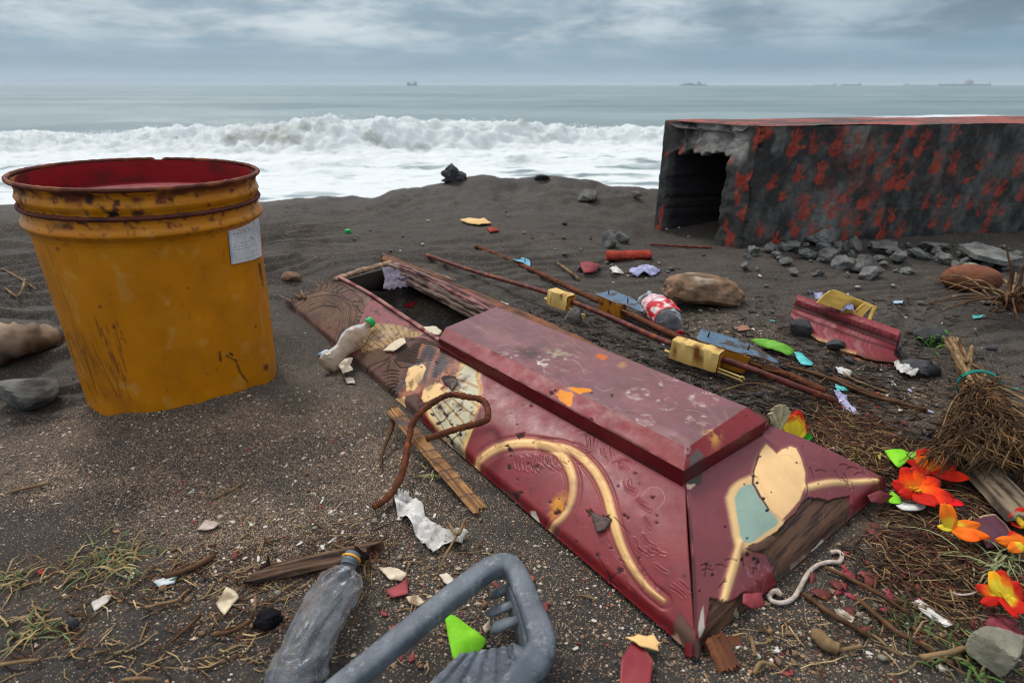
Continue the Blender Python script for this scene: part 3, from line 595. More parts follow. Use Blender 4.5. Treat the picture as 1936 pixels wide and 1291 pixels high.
    for pts in ([(415, 665), (417, 682)], [(428, 672), (442, 680)], [(445, 680), (455, 705), (468, 722)], [(434, 668), (440, 672)], [(490, 500), (497, 540)]):
        d = seg_d(X, Y, pts)[0]; put(black, ss(3.2, .8, d + 2.0 * f2), .85)
    put(rustc, ss(9, 2, np.hypot(X - 503, Y - 694) + 4 * f1), 1); 
    for cx, cy in ((215, 617), (230, 640), (190, 580), (463, 617), (483, 617), (110, 470), (300, 470), (410, 700), (355, 545), (310, 680)): put(rustc, ss(4.5, 1, np.hypot(X - cx, (Y - cy) * 1.2) + 4 * f2), .9)
    put((*lin(198, 160, 90),), ss(.32, .45, fbm(arc * 30, D * 22, 0, 108, 4)), .22)
    C4 = np.concatenate([np.clip(col, 0, 1), rough[..., None]], -1)
    mb = MB(); mb.grid(Pt, C4, closed_u=True); mb.build('drum_wall', M['paint'], e)
    # rolled rim and the rusty ring bead
    def ring(dep, ro_, r, name, col_, dent=0.0):
        p = np.array([rc - n * (dep + dent * math.exp(-((a - 1.95) / .03) ** 2)) + (ux * math.cos(a) + uy * math.sin(a)) * (Rr + ro_) for a in np.linspace(0, 2 * np.pi, 221)[:-1]])
        b = MB(); k = 10; nn = len(p); pts = np.zeros((nn, k + 1, 3))
        for i in range(nn):
            rdir = nrm(p[i] - rc + n * ((rc - p[i]) @ n)); rr = r * (1 + .12 * math.sin(i * 1.7) * math.sin(i * .37))
            for j in range(k + 1):
                a = 2 * np.pi * j / k; pts[i, j] = p[i] + rdir * math.cos(a) * rr + n * math.sin(a) * rr
        ff = fbm(pts[..., 0] * 40, pts[..., 1] * 40, pts[..., 2] * 60, 109, 4); c = np.array(lin(92, 46, 34)) + (np.array(col_) - np.array(lin(92, 46, 34))) * ss(.0, .3, ff)[..., None]
        b.grid(pts, np.concatenate([c, np.full(ff.shape + (1,), .7)], -1), closed_u=True); b.build(name, M['vcol'], e)
    ring(-.001, .003, .0052, 'rolled_rim', lin(130, 74, 44), .012); ring(.058, -.003, .0052, 'ring_bead', lin(74, 40, 36))
    # red inside and recessed red head
    dd = np.linspace(.0, .075, 16); TH_, D = np.meshgrid(th, dd, indexing='ij'); Pi = rc - n * D[..., None] + (ux * np.cos(TH_)[..., None] + uy * np.sin(TH_)[..., None]) * (Rr - .013)
    f = fbm(TH_ * 4, D * 20, 0, 110, 4); c = np.array(lin(146, 26, 34)) + (np.array(lin(110, 34, 30)) - np.array(lin(146, 26, 34))) * ss(-.1, .4, f)[..., None]
    mb = MB(); mb.grid(Pi[::-1], np.concatenate([c, np.full(f.shape + (1,), .5)], -1)[::-1], closed_u=True); mb.build('red_inside', M['paint'], e)
    rr = np.linspace(.001, Rr - .012, 24); TH_, Q = np.meshgrid(th, rr, indexing='ij'); Pd = rc - n * .054 + (ux * np.cos(TH_)[..., None] + uy * np.sin(TH_)[..., None]) * Q[..., None]; f = fbm(Pd[..., 0] * 9, Pd[..., 1] * 9, 0, 111, 4)
    c = np.array(lin(120, 24, 34)) + (np.array(lin(100, 32, 36)) - np.array(lin(120, 24, 34))) * ss(-.1, .4, f)[..., None]
    mb = MB(); mb.grid(Pd, np.concatenate([c, np.full(f.shape + (1,), .45)], -1), closed_u=True); mb.build('recessed_head', M['paint'], e)
    # paper label wrapped on the wall, with rows of faded small print
    def hit(px, py):
        d = ray(px, py); best = None
        for t in np.linspace(.6, 2.2, 4000) / np.linalg.norm(d):
            q = CAM + d * t - rc; ax = q @ n; r = np.linalg.norm(q - n * ax)
            if best is None or r < best[0]: best = (r, math.atan2(q @ uy, q @ ux), -ax)
            if r < Rr - .009 - .022 * max(-ax - .1, 0): return math.atan2(q @ uy, q @ ux), -ax
        return best[1:]
    k = [hit(*q) for q in ((429, 430), (487, 410), (493, 484), (436, 500))]; 
    U, V = np.meshgrid(np.linspace(0, 1, 120), np.linspace(0, 1, 120), indexing='ij'); a = [np.array(q) for q in k]
    TD = (a[0] * ((1 - U) * (1 - V))[..., None] + a[1] * (U * (1 - V))[..., None] + a[2] * (U * V)[..., None] + a[3] * ((1 - U) * V)[..., None])
    Pl = rc - n * TD[..., 1:2] + (ux * np.cos(TD[..., 0:1]) + uy * np.sin(TD[..., 0:1])) * (Rr - .0062 - .022 * np.maximum(TD[..., 1:2] - .1, 0))
    paper = np.array(lin(206, 206, 208)); c = np.tile(paper, U.shape + (1,)); ink = np.array(lin(96, 98, 104))
    rows = [(.06, .10, .3, .6, 1), (.06, .55, .75, .62, 1), (.14, .2, .9, .35, .5), (.2, .1, .8, .5, .7), (.27, .55, .9, .4, .5), (.48, .08, .5, .5, .6), (.55, .08, .55, .6, .7), (.62, .06, .6, .4, .5), (.46, .6, .92, .3, .4), (.78, .3, .85, .3, .4), (.9, .2, .9, .25, .3)]
    for i, (v0, u0, u1, dens, k2) in enumerate(rows):
        w = ss(.016, .008, np.abs(V - v0)) * (U > u0) * (U < u1) * (vn(U * 60, V * 0 + i * 5, 0, 112) > -.2); c = c + (ink - c) * (w * k2)[..., None]
    for (u0, v0, r) in ((.55, .42, .03), (.62, .47, .018), (.66, .5, .015)): c = c + (np.array(lin(70, 50, 30)) - c) * ss(r, r * .4, np.hypot(U - u0, V - v0))[..., None]
    c = c + (np.array(lin(205, 170, 70)) - c) * (ss(.15, .35, fbm(U * 6, V * 6, 0, 113, 4)) * .5 * ss(.25, .0, V) + ss(.02, 0, np.abs(U - .78)) * ss(.6, .7, V) * .8)[..., None]
    c = c + (np.array(lin(90, 150, 190)) - c) * (ss(.06, .0, U) * .6)[..., None]
    mb = MB(); mb.slab(Pl[:, ::-1], .0008, np.concatenate([c, np.full(U.shape + (1,), .6)], -1)[:, ::-1]); mb.build('paper_label', M['vcol'], e)
build_drum()
# ------------------------------------------------------------------ sea air
def build_haze():
    bm = bmesh.new(); bmesh.ops.create_cube(bm, size=1); me = bpy.data.meshes.new('haze'); bm.to_mesh(me); bm.free()
    o = bpy.data.objects.new('haze', me); C.objects.link(o); o.scale = (60000, 36000, 94); o.location = (0, 8000, 94 / 2 - 4.0); o['kind'] = 'stuff'
    m = bpy.data.materials.new('sea_air'); m.use_nodes = True; nt = m.node_tree; nt.nodes.clear(); ou = nt.nodes.new('ShaderNodeOutputMaterial'); pv = nt.nodes.new('ShaderNodeVolumePrincipled')
    pv.inputs['Color'].default_value = (.80, .90, .97, 1); pv.inputs['Density'].default_value = 9e-5; nt.links.new(pv.outputs[0], ou.inputs['Volume']); me.materials.append(m)
build_haze()
# ------------------------------------------------------------------ coffin lid
def bil(a, b, c, d, nu, nv):
    """a,b along u at v=0 ; d,c at v=1"""
    U, V = np.meshgrid(np.linspace(0, 1, nu), np.linspace(0, 1, nv), indexing='ij'); U1 = U[..., None]; V1 = V[..., None]
    return a * (1 - U1) * (1 - V1) + b * U1 * (1 - V1) + c * U1 * V1 + d * (1 - U1) * V1, U, V
cE = P(1315, 1238, .008); cF = P(1686, 914, .008); cG = P(535, 570, -.004); cN = P(1295, 905, .105); cNf = P(1452, 803, .105); cW = P(648, 528, .066); cA = P(830, 648, .086)
MAR = np.array(lin(122, 48, 52)); CREAM = np.array(lin(226, 186, 128)); BARE = np.array(lin(96, 72, 57)); DK = np.array(lin(40, 30, 28))
class Paint:
    def __init__(s, Pt, base, rough=.40):
        s.P = Pt; s.X, s.Y = proj(Pt); s.col = np.tile(base, Pt.shape[:2] + (1,)); s.r = np.full(Pt.shape[:2], rough); s.h = np.zeros(Pt.shape[:2])
        q = Pt; s.f1 = fbm(q[..., 0] * 25, q[..., 1] * 25, q[..., 2] * 25, 201, 5); s.f2 = fbm(q[..., 0] * 80, q[..., 1] * 80, q[..., 2] * 80, 202, 4); s.f0 = fbm(q[..., 0] * 6, q[..., 1] * 6, q[..., 2] * 6, 203, 4)
    def put(s, a, c, r=None, k=1.0):
        a = np.clip(a * k, 0, 1); s.col = s.col + (np.asarray(c) - s.col) * a[..., None]
        if r is not None: s.r = s.r + (r - s.r) * a
    def poly(s, pts, c, soft=1.5, rag=0.0, r=None, k=1.0, sm=0, dh=0.0):
        pts = [tuple(q) for q in (spline(list(pts) + [pts[0]], sm)[:-1] if sm else pts)]
        d = poly_sd(s.X, s.Y, pts) + rag * s.f2 * 1.2 + rag * s.f1; a = ss(soft, -soft, d); s.put(a, c, r, k); s.h += dh * a; return a, d
    def stroke(s, pts, w, c, soft=3, k=1.0, dh=0.0, taper=None, sm=8, rag=0, r=None):
        p = [tuple(q) for q in spline(pts, sm)]; d, t, sg, L = seg_d(s.X, s.Y, p); t = t / L
        ww = w if taper is None else np.interp(t, np.linspace(0, 1, len(taper)), taper) * w
        a = ss(ww + soft, np.maximum(ww - soft, 0), d + rag * s.f2); s.put(a, c, r, k); s.h += dh * np.exp(-(d / (ww + 1)) ** 2); return d, t, sg, ww
    def chips(s, lst, c=DK):
        for x, y, rr in lst:
            m = (np.abs(s.X - x) < rr * 2.5) & (np.abs(s.Y - y) < rr * 2.5)
            if not m.any(): continue
            X, Y = s.X[m], s.Y[m]; an = np.arctan2(Y - y, X - x); d = np.hypot((X - x), (Y - y) * 1.25) - rr * (.75 + .55 * vn(np.cos(an) * 2.4 + x, np.sin(an) * 2.4 + y, 0, 204))
            a = np.zeros(s.X.shape); a[m] = ss(1.2, -1.2, d); s.put(a, c, .85); s.h -= .0012 * a
    def scratches(s, n, box, l, c, k, seed, w=1.0, dh=0.0, ang=None):
        rn = random.Random(seed); acc = 0 * s.X
        for i in range(n):
            x = rn.uniform(box[0], box[2]); y = rn.uniform(box[1], box[3]); a = rn.uniform(0, math.pi) if ang is None else ang + rn.gauss(0, .3); ll = rn.uniform(.4, 1) * l; bend = rn.uniform(-.35, .35)
            p = [(x, y), (x + math.cos(a) * ll * .5 - math.sin(a) * ll * bend * .5, y + math.sin(a) * ll * .5 + math.cos(a) * ll * bend * .5), (x + math.cos(a) * ll, y + math.sin(a) * ll)]
            d = seg_d(s.X, s.Y, spline(p, 4))[0]; acc = np.maximum(acc, ss(w + .9, w * .3, d) * rn.uniform(.4, 1))
        s.put(acc, c, None, k); s.h += dh * acc
    def out(s): return np.concatenate([np.clip(s.col, 0, 1), s.r[..., None]], -1)
def normals(Pt):
    n = np.cross(np.gradient(Pt, axis=0), np.gradient(Pt, axis=1)); return n / (np.linalg.norm(n, axis=2, keepdims=True) + 1e-12)
COF = empty('coffin_lid', ((cE + cG) / 2) * A(1, 1, 0), 'broken maroon coffin lid with cream painted tulip and carved scrolls lying on the black sand', 'coffin lid')
def side_panel():
    nu, nv = 780, 230
    # v=0 outer edge (E -> G), v=1 top edge (N -> W), top edge runs N, A, W
    U, V = np.meshgrid(np.linspace(0, 1, nu), np.linspace(0, 1, nv), indexing='ij'); U1, V1 = U[..., None], V[..., None]
    lo = cE + (cG - cE) * U1; kA = np.linalg.norm(cA - cN) / (np.linalg.norm(cA - cN) + np.linalg.norm(cW - cA))
    hi = np.where(U1 < kA, cN + (cA - cN) * (U1 / kA), cA + (cW - cA) * ((U1 - kA) / (1 - kA)))
    Pt = lo + (hi - lo) * V1; n = normals(Pt); n *= np.sign(n[..., 2:3])
    p = Paint(Pt, MAR); f0, f1, f2, X, Y = p.f0, p.f1, p.f2, p.X, p.Y
    p.put(ss(-.1, .5, f0), lin(138, 58, 62), None, .55); p.put(ss(.1, .5, -f0), lin(108, 32, 38), None, .5)
    p.put(ss(.55, 1.0, V) * (U < .6), lin(128, 58, 66), .5, .6); p.put(ss(.12, .0, V), lin(120, 16, 22), .25, .7)
    # bare carved wood, left
    tex = (1 + .25 * f1 + .3 * fbm(X * .05 + Y * .12, X * .03 - Y * .1, 0, 211, 4))[..., None]
    a, d = p.poly([(500, 560), (650, 515), (700, 556), (694, 575), (686, 610), (672, 650), (662, 720), (590, 690)], BARE * 1.15, 1.5, 2, .8)
    p.put(a * ss(.0, .5, f0 + .1), lin(104, 84, 70), None, .7); p.put(a * ss(26, 0, seg_d(X, Y, [(540, 560), (640, 530)])[0]) * ss(-.2, .2, f1), lin(150, 118, 92), None, .8)
    p.put(a * ss(40, 10, np.hypot(X - 600, Y - 640)), lin(112, 74, 56), None, .6)
    bare = a.copy(); p.put(a * ss(.93, 1.0, U + .04 * f1), lin(46, 36, 32), .9, .75); p.put(a * ss(.05, .4, fbm(X * .03, Y * .05, 0, 217, 4)), lin(62, 48, 42), None, .6)
    sp = [(540, 592), (560, 578), (590, 565), (620, 560), (650, 566), (668, 585), (670, 612), (660, 640), (645, 668), (632, 690)]
    d_, t_, s_, L_ = seg_d(X, Y, [tuple(q) for q in spline(sp, 8)])
    d_ = np.maximum(d_ + 2.2 * f1 * 2 + 2.5 * f0, 0); t_ = t_ + 16 * f0 + 8 * f1
    band = ss(24, 21, d_); g = np.abs(np.sin(t_ / 9.5 * math.pi + d_ * .055 * s_ * 3.0)); groove = ss(.42, .1, g) * band * ss(4, 7, d_) * (s_ < 0) + ss(.9, .2, np.abs(d_ - 3.5)) * .9 + ss(1.0, .3, np.abs(d_ - 23)) * (.6 + .4 * (s_ < 0))
    gi = ss(.35, .05, np.abs(np.sin((d_ - 4) / 5.2 * math.pi + t_ * .01))) * (s_ > 0) * ss(24, 20, d_) * ss(0, 40, t_)
    groove = np.maximum(groove, gi * .8) * bare; p.h -= .0022 * groove; p.h += .0016 * band * bare; p.put(groove, DK * .8, .9, .85)
    p.put(bare * band * ss(0, .35, f1), lin(66, 48, 40), None, .5)
    # tan fan shell
    a, d = p.poly([(678, 640), (700, 622), (735, 614), (775, 622), (798, 632), (778, 648), (752, 654), (728, 664), (706, 676), (688, 672)], lin(150, 122, 84), 1.5, 3, .7)
    ang = np.arctan2(Y - 720, X - 800); gr = ss(.4, .1, np.abs(np.sin(ang * 34))) * a; p.h -= .0012 * gr; p.put(gr, lin(96, 66, 42), None, .75); p.put(a * ss(0, .3, f1), lin(182, 160, 122), None, .7)
    # second carved area
    a, d = p.poly([(640, 690), (672, 672), (700, 668), (735, 662), (765, 642), (800, 640), (832, 652), (826, 684), (800, 690), (776, 702), (752, 740), (738, 762), (690, 740)], BARE * .82, 1.5, 3, .82)
    p.put(a * ss(.05, .5, f0 + f1 * .4), lin(104, 76, 62), None, .6); b2 = a
    g = 0 * X
    for x0, y0, x1, y1, nk in ((742, 682, 832, 668, 9),):
        for k in range(-nk, nk + 1):
            q = [(x0 - 6, y0 + 2), (x0 + 38, y0 - 14 + k * 2.6), (x1 - abs(k) * 1.2, y1 + k * 4.4 - 8)]; g = np.maximum(g, ss(1.6, .4, seg_d(X, Y, spline(q, 5))[0]))
    for k in range(13):
        y = 690 + k * 6; q = [(722 + k * 1.2, y + 5), (740 + k, y + 2), (760 - k, y + 5)]; g = np.maximum(g, ss(1.6, .4, seg_d(X, Y, spline(q, 4))[0]) * (k > 1))
    for q in ([(672, 715), (700, 695), (742, 683)], [(680, 728), (705, 705), (742, 686)], [(742, 684), (732, 715), (738, 750)], [(748, 686), (762, 700), (790, 700)]): g = np.maximum(g, ss(1.9, .5, seg_d(X, Y, spline(q, 6))[0]))
    g *= b2; p.h -= .002 * g; p.put(g, DK * .8, .9, .85)
    # salmon ground with blue grey brushed feathers, peeling cream
    a, d = p.poly([(800, 652), (835, 660), (880, 690), (872, 716), (858, 728), (836, 732), (800, 742), (770, 770), (735, 768), (745, 745), (765, 715), (790, 690)], lin(158, 104, 82), 2, 2, .6); sal = a
    for q, w in (([(842, 672), (838, 690), (826, 716)], 13), ([(812, 660), (806, 676), (796, 690)], 9), ([(796, 692), (776, 708), (764, 728), (744, 748)], 8), ([(822, 664), (812, 700), (806, 726)], 4.5)):
        p.stroke(q, w, lin(60, 64, 70), 5, .9, taper=[.8, 1, .8, .5], rag=4)
    rr = ss(.4, .1, np.abs(np.sin((Y * .5 - X * .12) * 1.1))) * ss(11, 7, seg_d(X, Y, [(842, 672), (838, 690), (828, 712)])[0]); p.h -= .0008 * rr; p.put(rr, lin(36, 44, 54), None, .6)
    for q in ([(776, 702), (800, 694), (808, 704), (798, 728), (784, 742), (770, 742), (770, 720)], [(806, 738), (828, 728), (842, 736), (836, 752), (812, 770), (798, 758)], [(730, 742), (752, 752), (768, 752), (760, 770), (742, 782), (730, 765)]): p.poly(q, CREAM * .98, 1.2, 3.5, .5, dh=.0006)
    # large fan with ribs
    fan = [(866, 728), (874, 686), (898, 692), (910, 708), (908, 720), (914, 740), (912, 768), (906, 788), (896, 812), (884, 838), (866, 872), (850, 856), (826, 812), (812, 792), (806, 776), (836, 748)]
    a, d = p.poly(fan, lin(228, 188, 122), 5, 1, .45, .9); a2, d2 = p.poly([(868, 732), (877, 692), (896, 698), (905, 712), (903, 722), (908, 742), (906, 766), (900, 786), (890, 810), (878, 836), (864, 862), (850, 846), (830, 808), (818, 790), (812, 778), (838, 754)], lin(180, 174, 146), 3, .8, .45, .95)
    p.put(a2 * ss(-.1, .4, f1), lin(196, 188, 158), None, .6)
    for q in ([(862, 722), (884, 728), (907, 738)], [(856, 738), (880, 752), (906, 776)], [(846, 748), (872, 772), (900, 792)], [(836, 758), (866, 790), (888, 816)], [(826, 766), (850, 800), (876, 842)], [(816, 776), (838, 812), (864, 864)], [(888, 690), (903, 700), (904, 716)], [(905, 722), (911, 742), (906, 772)]):
        dd, t, s_, w = p.stroke(q, 1.7, lin(176, 128, 66), 1.4, .8); p.h -= .0014 * ss(3, .5, dd); p.put(ss(.6, .0, np.abs(dd - 2.6)) * a2, lin(110, 86, 56), None, .4)
    fl = ss(.3, .05, np.abs(np.sin((Y - .75 * X) * .55))) * a2 * .35; p.put(fl, lin(150, 138, 108), None, .8); p.h -= .0004 * fl
    # lost paint
    p.poly([(768, 752), (790, 748), (802, 760), (800, 780), (786, 798), (770, 800), (760, 780)], lin(92, 70, 62), 1.2, 4, .85, dh=-.0012)
    p.poly([(790, 770), (830, 756), (832, 764), (806, 778), (792, 792)], lin(62, 46, 42), 1.2, 3, .85, dh=-.0012)
    p.poly([(838, 720), (852, 714), (866, 718), (864, 728), (856, 738), (846, 730)], lin(58, 46, 42), 1, 3, .85)
    p.chips([(835, 775, 6), (842, 786, 4), (848, 790, 5), (820, 786, 5), (830, 802, 5), (846, 822, 5), (872, 824, 6), (852, 834, 5), (842, 853, 6), (828, 690, 4), (800, 700, 3), (874, 780, 3), (860, 770, 2), (868, 808, 3), (800, 803, 4), (813, 806, 3), (856, 806, 4)], lin(40, 28, 26))
    for q in ([(836, 772), (848, 790), (842, 798), (830, 802)], [(848, 790), (862, 780)], [(846, 822), (858, 838)], [(852, 834), (872, 822)]): p.put(ss(1.8, .5, seg_d(X, Y, q)[0] + f2), lin(40, 28, 26), None, .9)
    p.stroke([(866, 872), (884, 838), (900, 806)], 2, lin(236, 200, 130), 2, .7)
    # vine, embossed and airbrushed
    v1 = [(884, 893), (905, 874), (930, 858), (960, 848), (1000, 844), (1040, 850), (1066, 868), (1082, 895), (1088, 925), (1082, 955), (1066, 980), (1034, 1001)]
    v2 = [(1030, 847), (1070, 852), (1100, 868), (1130, 900), (1150, 940), (1162, 985), (1175, 1030), (1195, 1072), (1225, 1112), (1256, 1138)]
    for v in (v1, v2):
        p.stroke(v, 13, lin(168, 110, 92), 8, .45, taper=[.7, 1, 1, .9, .55]); dd, t, s_, w = p.stroke(v, 7.5, CREAM * np.array((.97, .93, .86)), 3.5, .97, dh=.0035, taper=[.55, .9, 1, 1.05, .75, .35]); p.put(ss(1.1, .2, np.abs(dd - 1)) * (s_ > 0), lin(176, 126, 64), None, .55); p.h -= .002 * np.exp(-((dd - 13) / 3) ** 2)
    p.put(ss(20, 4, np.hypot((X - 1058) * .8 + (Y - 960) * .35, (Y - 960) * .75) + 12 * f2), lin(206, 138, 40), None, .85)
    # engraved leaf lines in the varnish
    rn = random.Random(11)
    def lv(cx, cy, a, l, bend, dark=.35):
        q = [(cx, cy), (cx + math.cos(a) * l * .5 - math.sin(a) * bend, cy + math.sin(a) * l * .5 + math.cos(a) * bend), (cx + math.cos(a) * l, cy + math.sin(a) * l)]
        dd, t, s_, L = seg_d(X, Y, spline(q, 5)); a_ = ss(1.9, .3, dd) * (.4 + .6 * np.sin(np.pi * np.clip(t / L, 0, 1))); p.h -= .0008 * a_; p.h += .0005 * ss(2.5, 0, np.abs(dd - 3)); p.put(a_, lin(74, 16, 20), None, dark)
    path = [np.asarray(q) for q in spline([(1100, 830), (1150, 870), (1190, 930), (1205, 1000), (1235, 1080), (1270, 1130)], 7)]
    for i, q in enumerate(path[::4]):
        x0, y0, a0, bd = q[0] + rn.uniform(0, 24), q[1] + rn.uniform(-8, 8), rn.uniform(.5, 1.5), rn.uniform(-7, 7)
        for k in range(rn.randint(1, 3)): lv(x0 + k * rn.uniform(5, 9), y0 - k * rn.uniform(2, 6), a0 + k * .08, rn.uniform(14, 34), bd, rn.uniform(.1, .4))
    for i in range(7):
        x0 = 985 + i * 13
        for k in range(2): lv(x0 + k * 6, 866 + abs(i - 3) * 1.5 + k * 3, 1.9 - i * .16, 18 + 4 * (i % 3), 4, .3)
    for i in range(16): lv(rn.uniform(1140, 1250), rn.uniform(1010, 1120), rn.uniform(.6, 1.4), rn.uniform(14, 42), rn.uniform(-6, 6), .3)
    for i in range(12): lv(rn.uniform(1060, 1180), rn.uniform(815, 880), rn.uniform(-.2, .7), rn.uniform(14, 40), rn.uniform(-5, 5), .3)
    dd, t, s_, L = seg_d(X, Y, spline([(1215, 945), (1232, 925), (1252, 930), (1258, 950), (1244, 970)], 6)); p.put(ss(1.6, .3, dd), lin(170, 120, 124), None, .5)
    # grime over the old paint
    p.put(ss(.02, .36, f1 + .4 * f0) * ss(960, 880, X) * ss(660, 700, X), lin(92, 72, 58), .6, .5); p.put(ss(.18, .34, f2) * ss(960, 880, X), lin(70, 54, 46), .7, .55); p.put(ss(.10, .45, f2 + .5 * f1), lin(84, 30, 34), None, .25)
    # chips and flakes
    p.chips([(986, 830, 8), (992, 826, 5), (968, 855, 5), (963, 850, 4), (1002, 882, 4), (965, 888, 7), (1018, 886, 5), (980, 910, 3), (1120, 975, 10), (1138, 992, 16), (1150, 984, 9), (1184, 980, 5), (1244, 995, 4), (1236, 945, 5), (1202, 897, 4), (1090, 1024, 4), (1130, 1050, 6), (1158, 1040, 4), (1174, 1080, 8), (1152, 1090, 4), (1006, 770, 4), (1055, 775, 3), (1080, 880, 2), (976, 936, 10), (985, 932, 6), (1042, 952, 4), (1056, 970, 7), (1020, 898, 2), (940, 850, 2), (1210, 1060, 4), (1172, 925, 3), (1060, 948, 3), (968, 866, 3), (1190, 985, 4), (1245, 980, 3)], lin(58, 34, 32))
    for q in ([(965, 852), (975, 862), (978, 874)], [(1174, 1082), (1150, 1092)], [(1130, 1050), (1148, 1078), (1155, 1100)], [(1120, 968), (1140, 1000)], [(1165, 985), (1185, 1004), (1194, 1015)], [(1000, 880), (1016, 892)]): p.put(ss(1.8, .5, seg_d(X, Y, q)[0] + f2), lin(46, 22, 22), None, .8)
    sp = ss(.40, .47, f2) * ss(.0, .3, f1); p.put(sp, lin(60, 36, 34), .8, .7)
    p.poly([(1285, 1160), (1308, 1188), (1322, 1250), (1282, 1222), (1268, 1200)], lin(96, 70, 60), 1.5, 4, .85, dh=-.001); p.poly([(1262, 1200), (1280, 1192), (1286, 1210), (1272, 1214)], lin(160, 128, 108), 1.5, 4, .8)
    p.poly([(1000, 962), (1012, 966), (1018, 986), (1006, 982)], lin(196, 186, 172), 1, 2, .8)
    # dirt collected along the foot of the raised panel, mud splashes near the sand
    p.put(ss(.93, 1.0, V) * ss(-.45, .1, f1 + .25 * (U < .55)), lin(54, 44, 38), .9, .8); p.put(ss(.08, .0, V) * ss(-.1, .25, f1), lin(62, 56, 52), .9, .7); p.put(ss(.12, .42, f1 + f0 * .5) * .5, lin(120, 74, 74), .55, .5)
    p.scratches(60, (880, 700, 1300, 1180), 26, lin(160, 98, 98), .45, 3, .5)
    # shape: gentle bow, rolled lower edge, ragged left end
    z = .012 * np.sin(np.pi * V) ** 1 - .012 * ss(.10, 0, V) ** 2
    Pt = Pt + n * (z + p.h + .0012 * f0)[..., None]
    Pt[..., 2] = Pt[..., 2] + 0
    rg = ss(.95, 1, U)[..., None]; Pt = Pt + rg * (nrm(cG - cE) * .035) * (fbm(V * 7, 0 * V, 0, 215, 4) - .15)[..., None] + rg * A(0, 0, .006) * fbm(V * 9, U * 40, 0, 216, 3)[..., None]
    mb = MB(); mb.slab(Pt[::-1], .012, p.out()[::-1]); mb.build('side_panel', M['paint'], COF)
    return Pt
S1 = side_panel()
S1n = nrm(np.cross(cG - cE, cN - cE)); S1n *= np.sign(S1n[2])
def SP(px, py, off=0.0):
    d = ray(px, py); o = cE + S1n * (off + .010); t = ((o - CAM) @ S1n) / (d @ S1n); return CAM + d * t
def end_panel():
    nu, nv = 330, 230
    Pt, U, V = bil(cE, cF, cNf, cN, nu, nv); n = normals(Pt); n *= np.sign(n[..., 2:3])
    p = Paint(Pt, np.array(lin(116, 58, 62))); f0, f1, f2, X, Y = p.f0, p.f1, p.f2, p.X, p.Y  # base greyed to carry a painted lavender sheen of sky light
    p.put(ss(-.1, .5, f0), lin(132, 58, 64), None, .6); p.put(ss(.3, 1, V), lin(116, 58, 66), .45, .55); p.put(ss(.16, .0, V), lin(120, 16, 24), .28, .7)
    vines = ([(1392, 1032), (1384, 1065), (1374, 1100), (1364, 1142)], 8, [.7, 1, 1, .8]), ([(1520, 926), (1560, 917), (1600, 915), (1645, 917)], 5.5, [1, 1, .8, .6])
    for q, w, t in vines: p.stroke(q, w * 1.6, lin(170, 112, 96), 6, .5, taper=t); p.stroke(q, w, CREAM, 4, .95, dh=.003, taper=t)
    p.poly([(1368, 945), (1380, 922), (1402, 908), (1425, 908), (1450, 960), (1480, 995), (1446, 1028), (1412, 1046), (1386, 1036), (1376, 995)], CREAM * .96, 6, 1, .45, .95, 4, dh=.0015)
    p.poly([(1382, 948), (1392, 928), (1410, 920), (1424, 926), (1446, 966), (1466, 992), (1440, 1012), (1414, 1030), (1396, 1024), (1388, 990)], lin(136, 160, 148), 2.5, 1, .45, .97, 4)
    pet = [(1446, 842), (1456, 852), (1464, 862), (1474, 854), (1490, 848), (1500, 852), (1508, 870), (1516, 900), (1516, 925), (1506, 950), (1490, 970), (1472, 988), (1452, 972), (1432, 950), (1420, 926), (1418, 900), (1428, 872), (1436, 855)]
    p.poly(pet, lin(190, 140, 112), 8, 1, .45, .6); a, d = p.poly(pet, lin(232, 188, 132), 2, .6, .42, 1, dh=.0016); p.put(a * ss(0, .4, f0), lin(226, 196, 150), None, .5)
    p.put(ss(2.2, .6, seg_d(X, Y, [(1432, 862), (1420, 895), (1417, 918), (1430, 945), (1446, 968)])[0] + 1.5 * f2), lin(34, 26, 26), None, .9); p.put(ss(2.5, .8, seg_d(X, Y, [(1518, 918), (1520, 938), (1508, 955)])[0]), lin(70, 46, 40), None, .7)
    p.chips([(1434, 866, 3), (1421, 905, 5), (1424, 918, 4), (1436, 948, 4), (1444, 970, 5), (1402, 920, 3), (1484, 852, 2), (1500, 880, 3), (1452, 936, 2), (1540, 920, 2), (1366, 1102, 3), (1363, 1136, 3), (1406, 1022, 3), (1330, 1070, 4), (1342, 1090, 4), (1318, 1120, 3), (1398, 1060, 5), (1408, 1050, 5), (1424, 1058, 6), (1430, 1064, 5), (1512, 848, 2), (1366, 1000, 3)], lin(40, 28, 26))
    for q in ([(1396, 1052), (1402, 1072)], [(1430, 1055), (1420, 1085)], [(1330, 1072), (1326, 1092)], [(1366, 1096), (1355, 1112)]): p.put(ss(2, .5, seg_d(X, Y, q)[0] + f2), lin(46, 22, 22), None, .85)
    # mitre chip at the panel corner
    p.poly([(1296, 908), (1328, 890), (1326, 912), (1318, 918), (1298, 914)], lin(78, 70, 66), 1.2, 3, .85); p.poly([(1297, 916), (1312, 917), (1304, 926), (1299, 924)], lin(206, 178, 148), 1, 2, .8)
    # torn veneer with bare brown wood
    gr = fbm((X * .7 - Y * .7) * .03, (X + Y * 1.0) * .16, 0, 221, 4); wood = np.array(lin(92, 66, 50)) + (np.array(lin(52, 40, 36)) - np.array(lin(92, 66, 50))) * ss(-.2, .35, gr)[..., None]
    bar = [(1408, 1036), (1440, 1026), (1462, 1006), (1478, 990), (1500, 972), (1522, 944), (1560, 948), (1604, 940), (1614, 960), (1608, 990), (1640, 1000), (1560, 1070), (1500, 1120), (1462, 1080), (1448, 1052), (1424, 1046)]
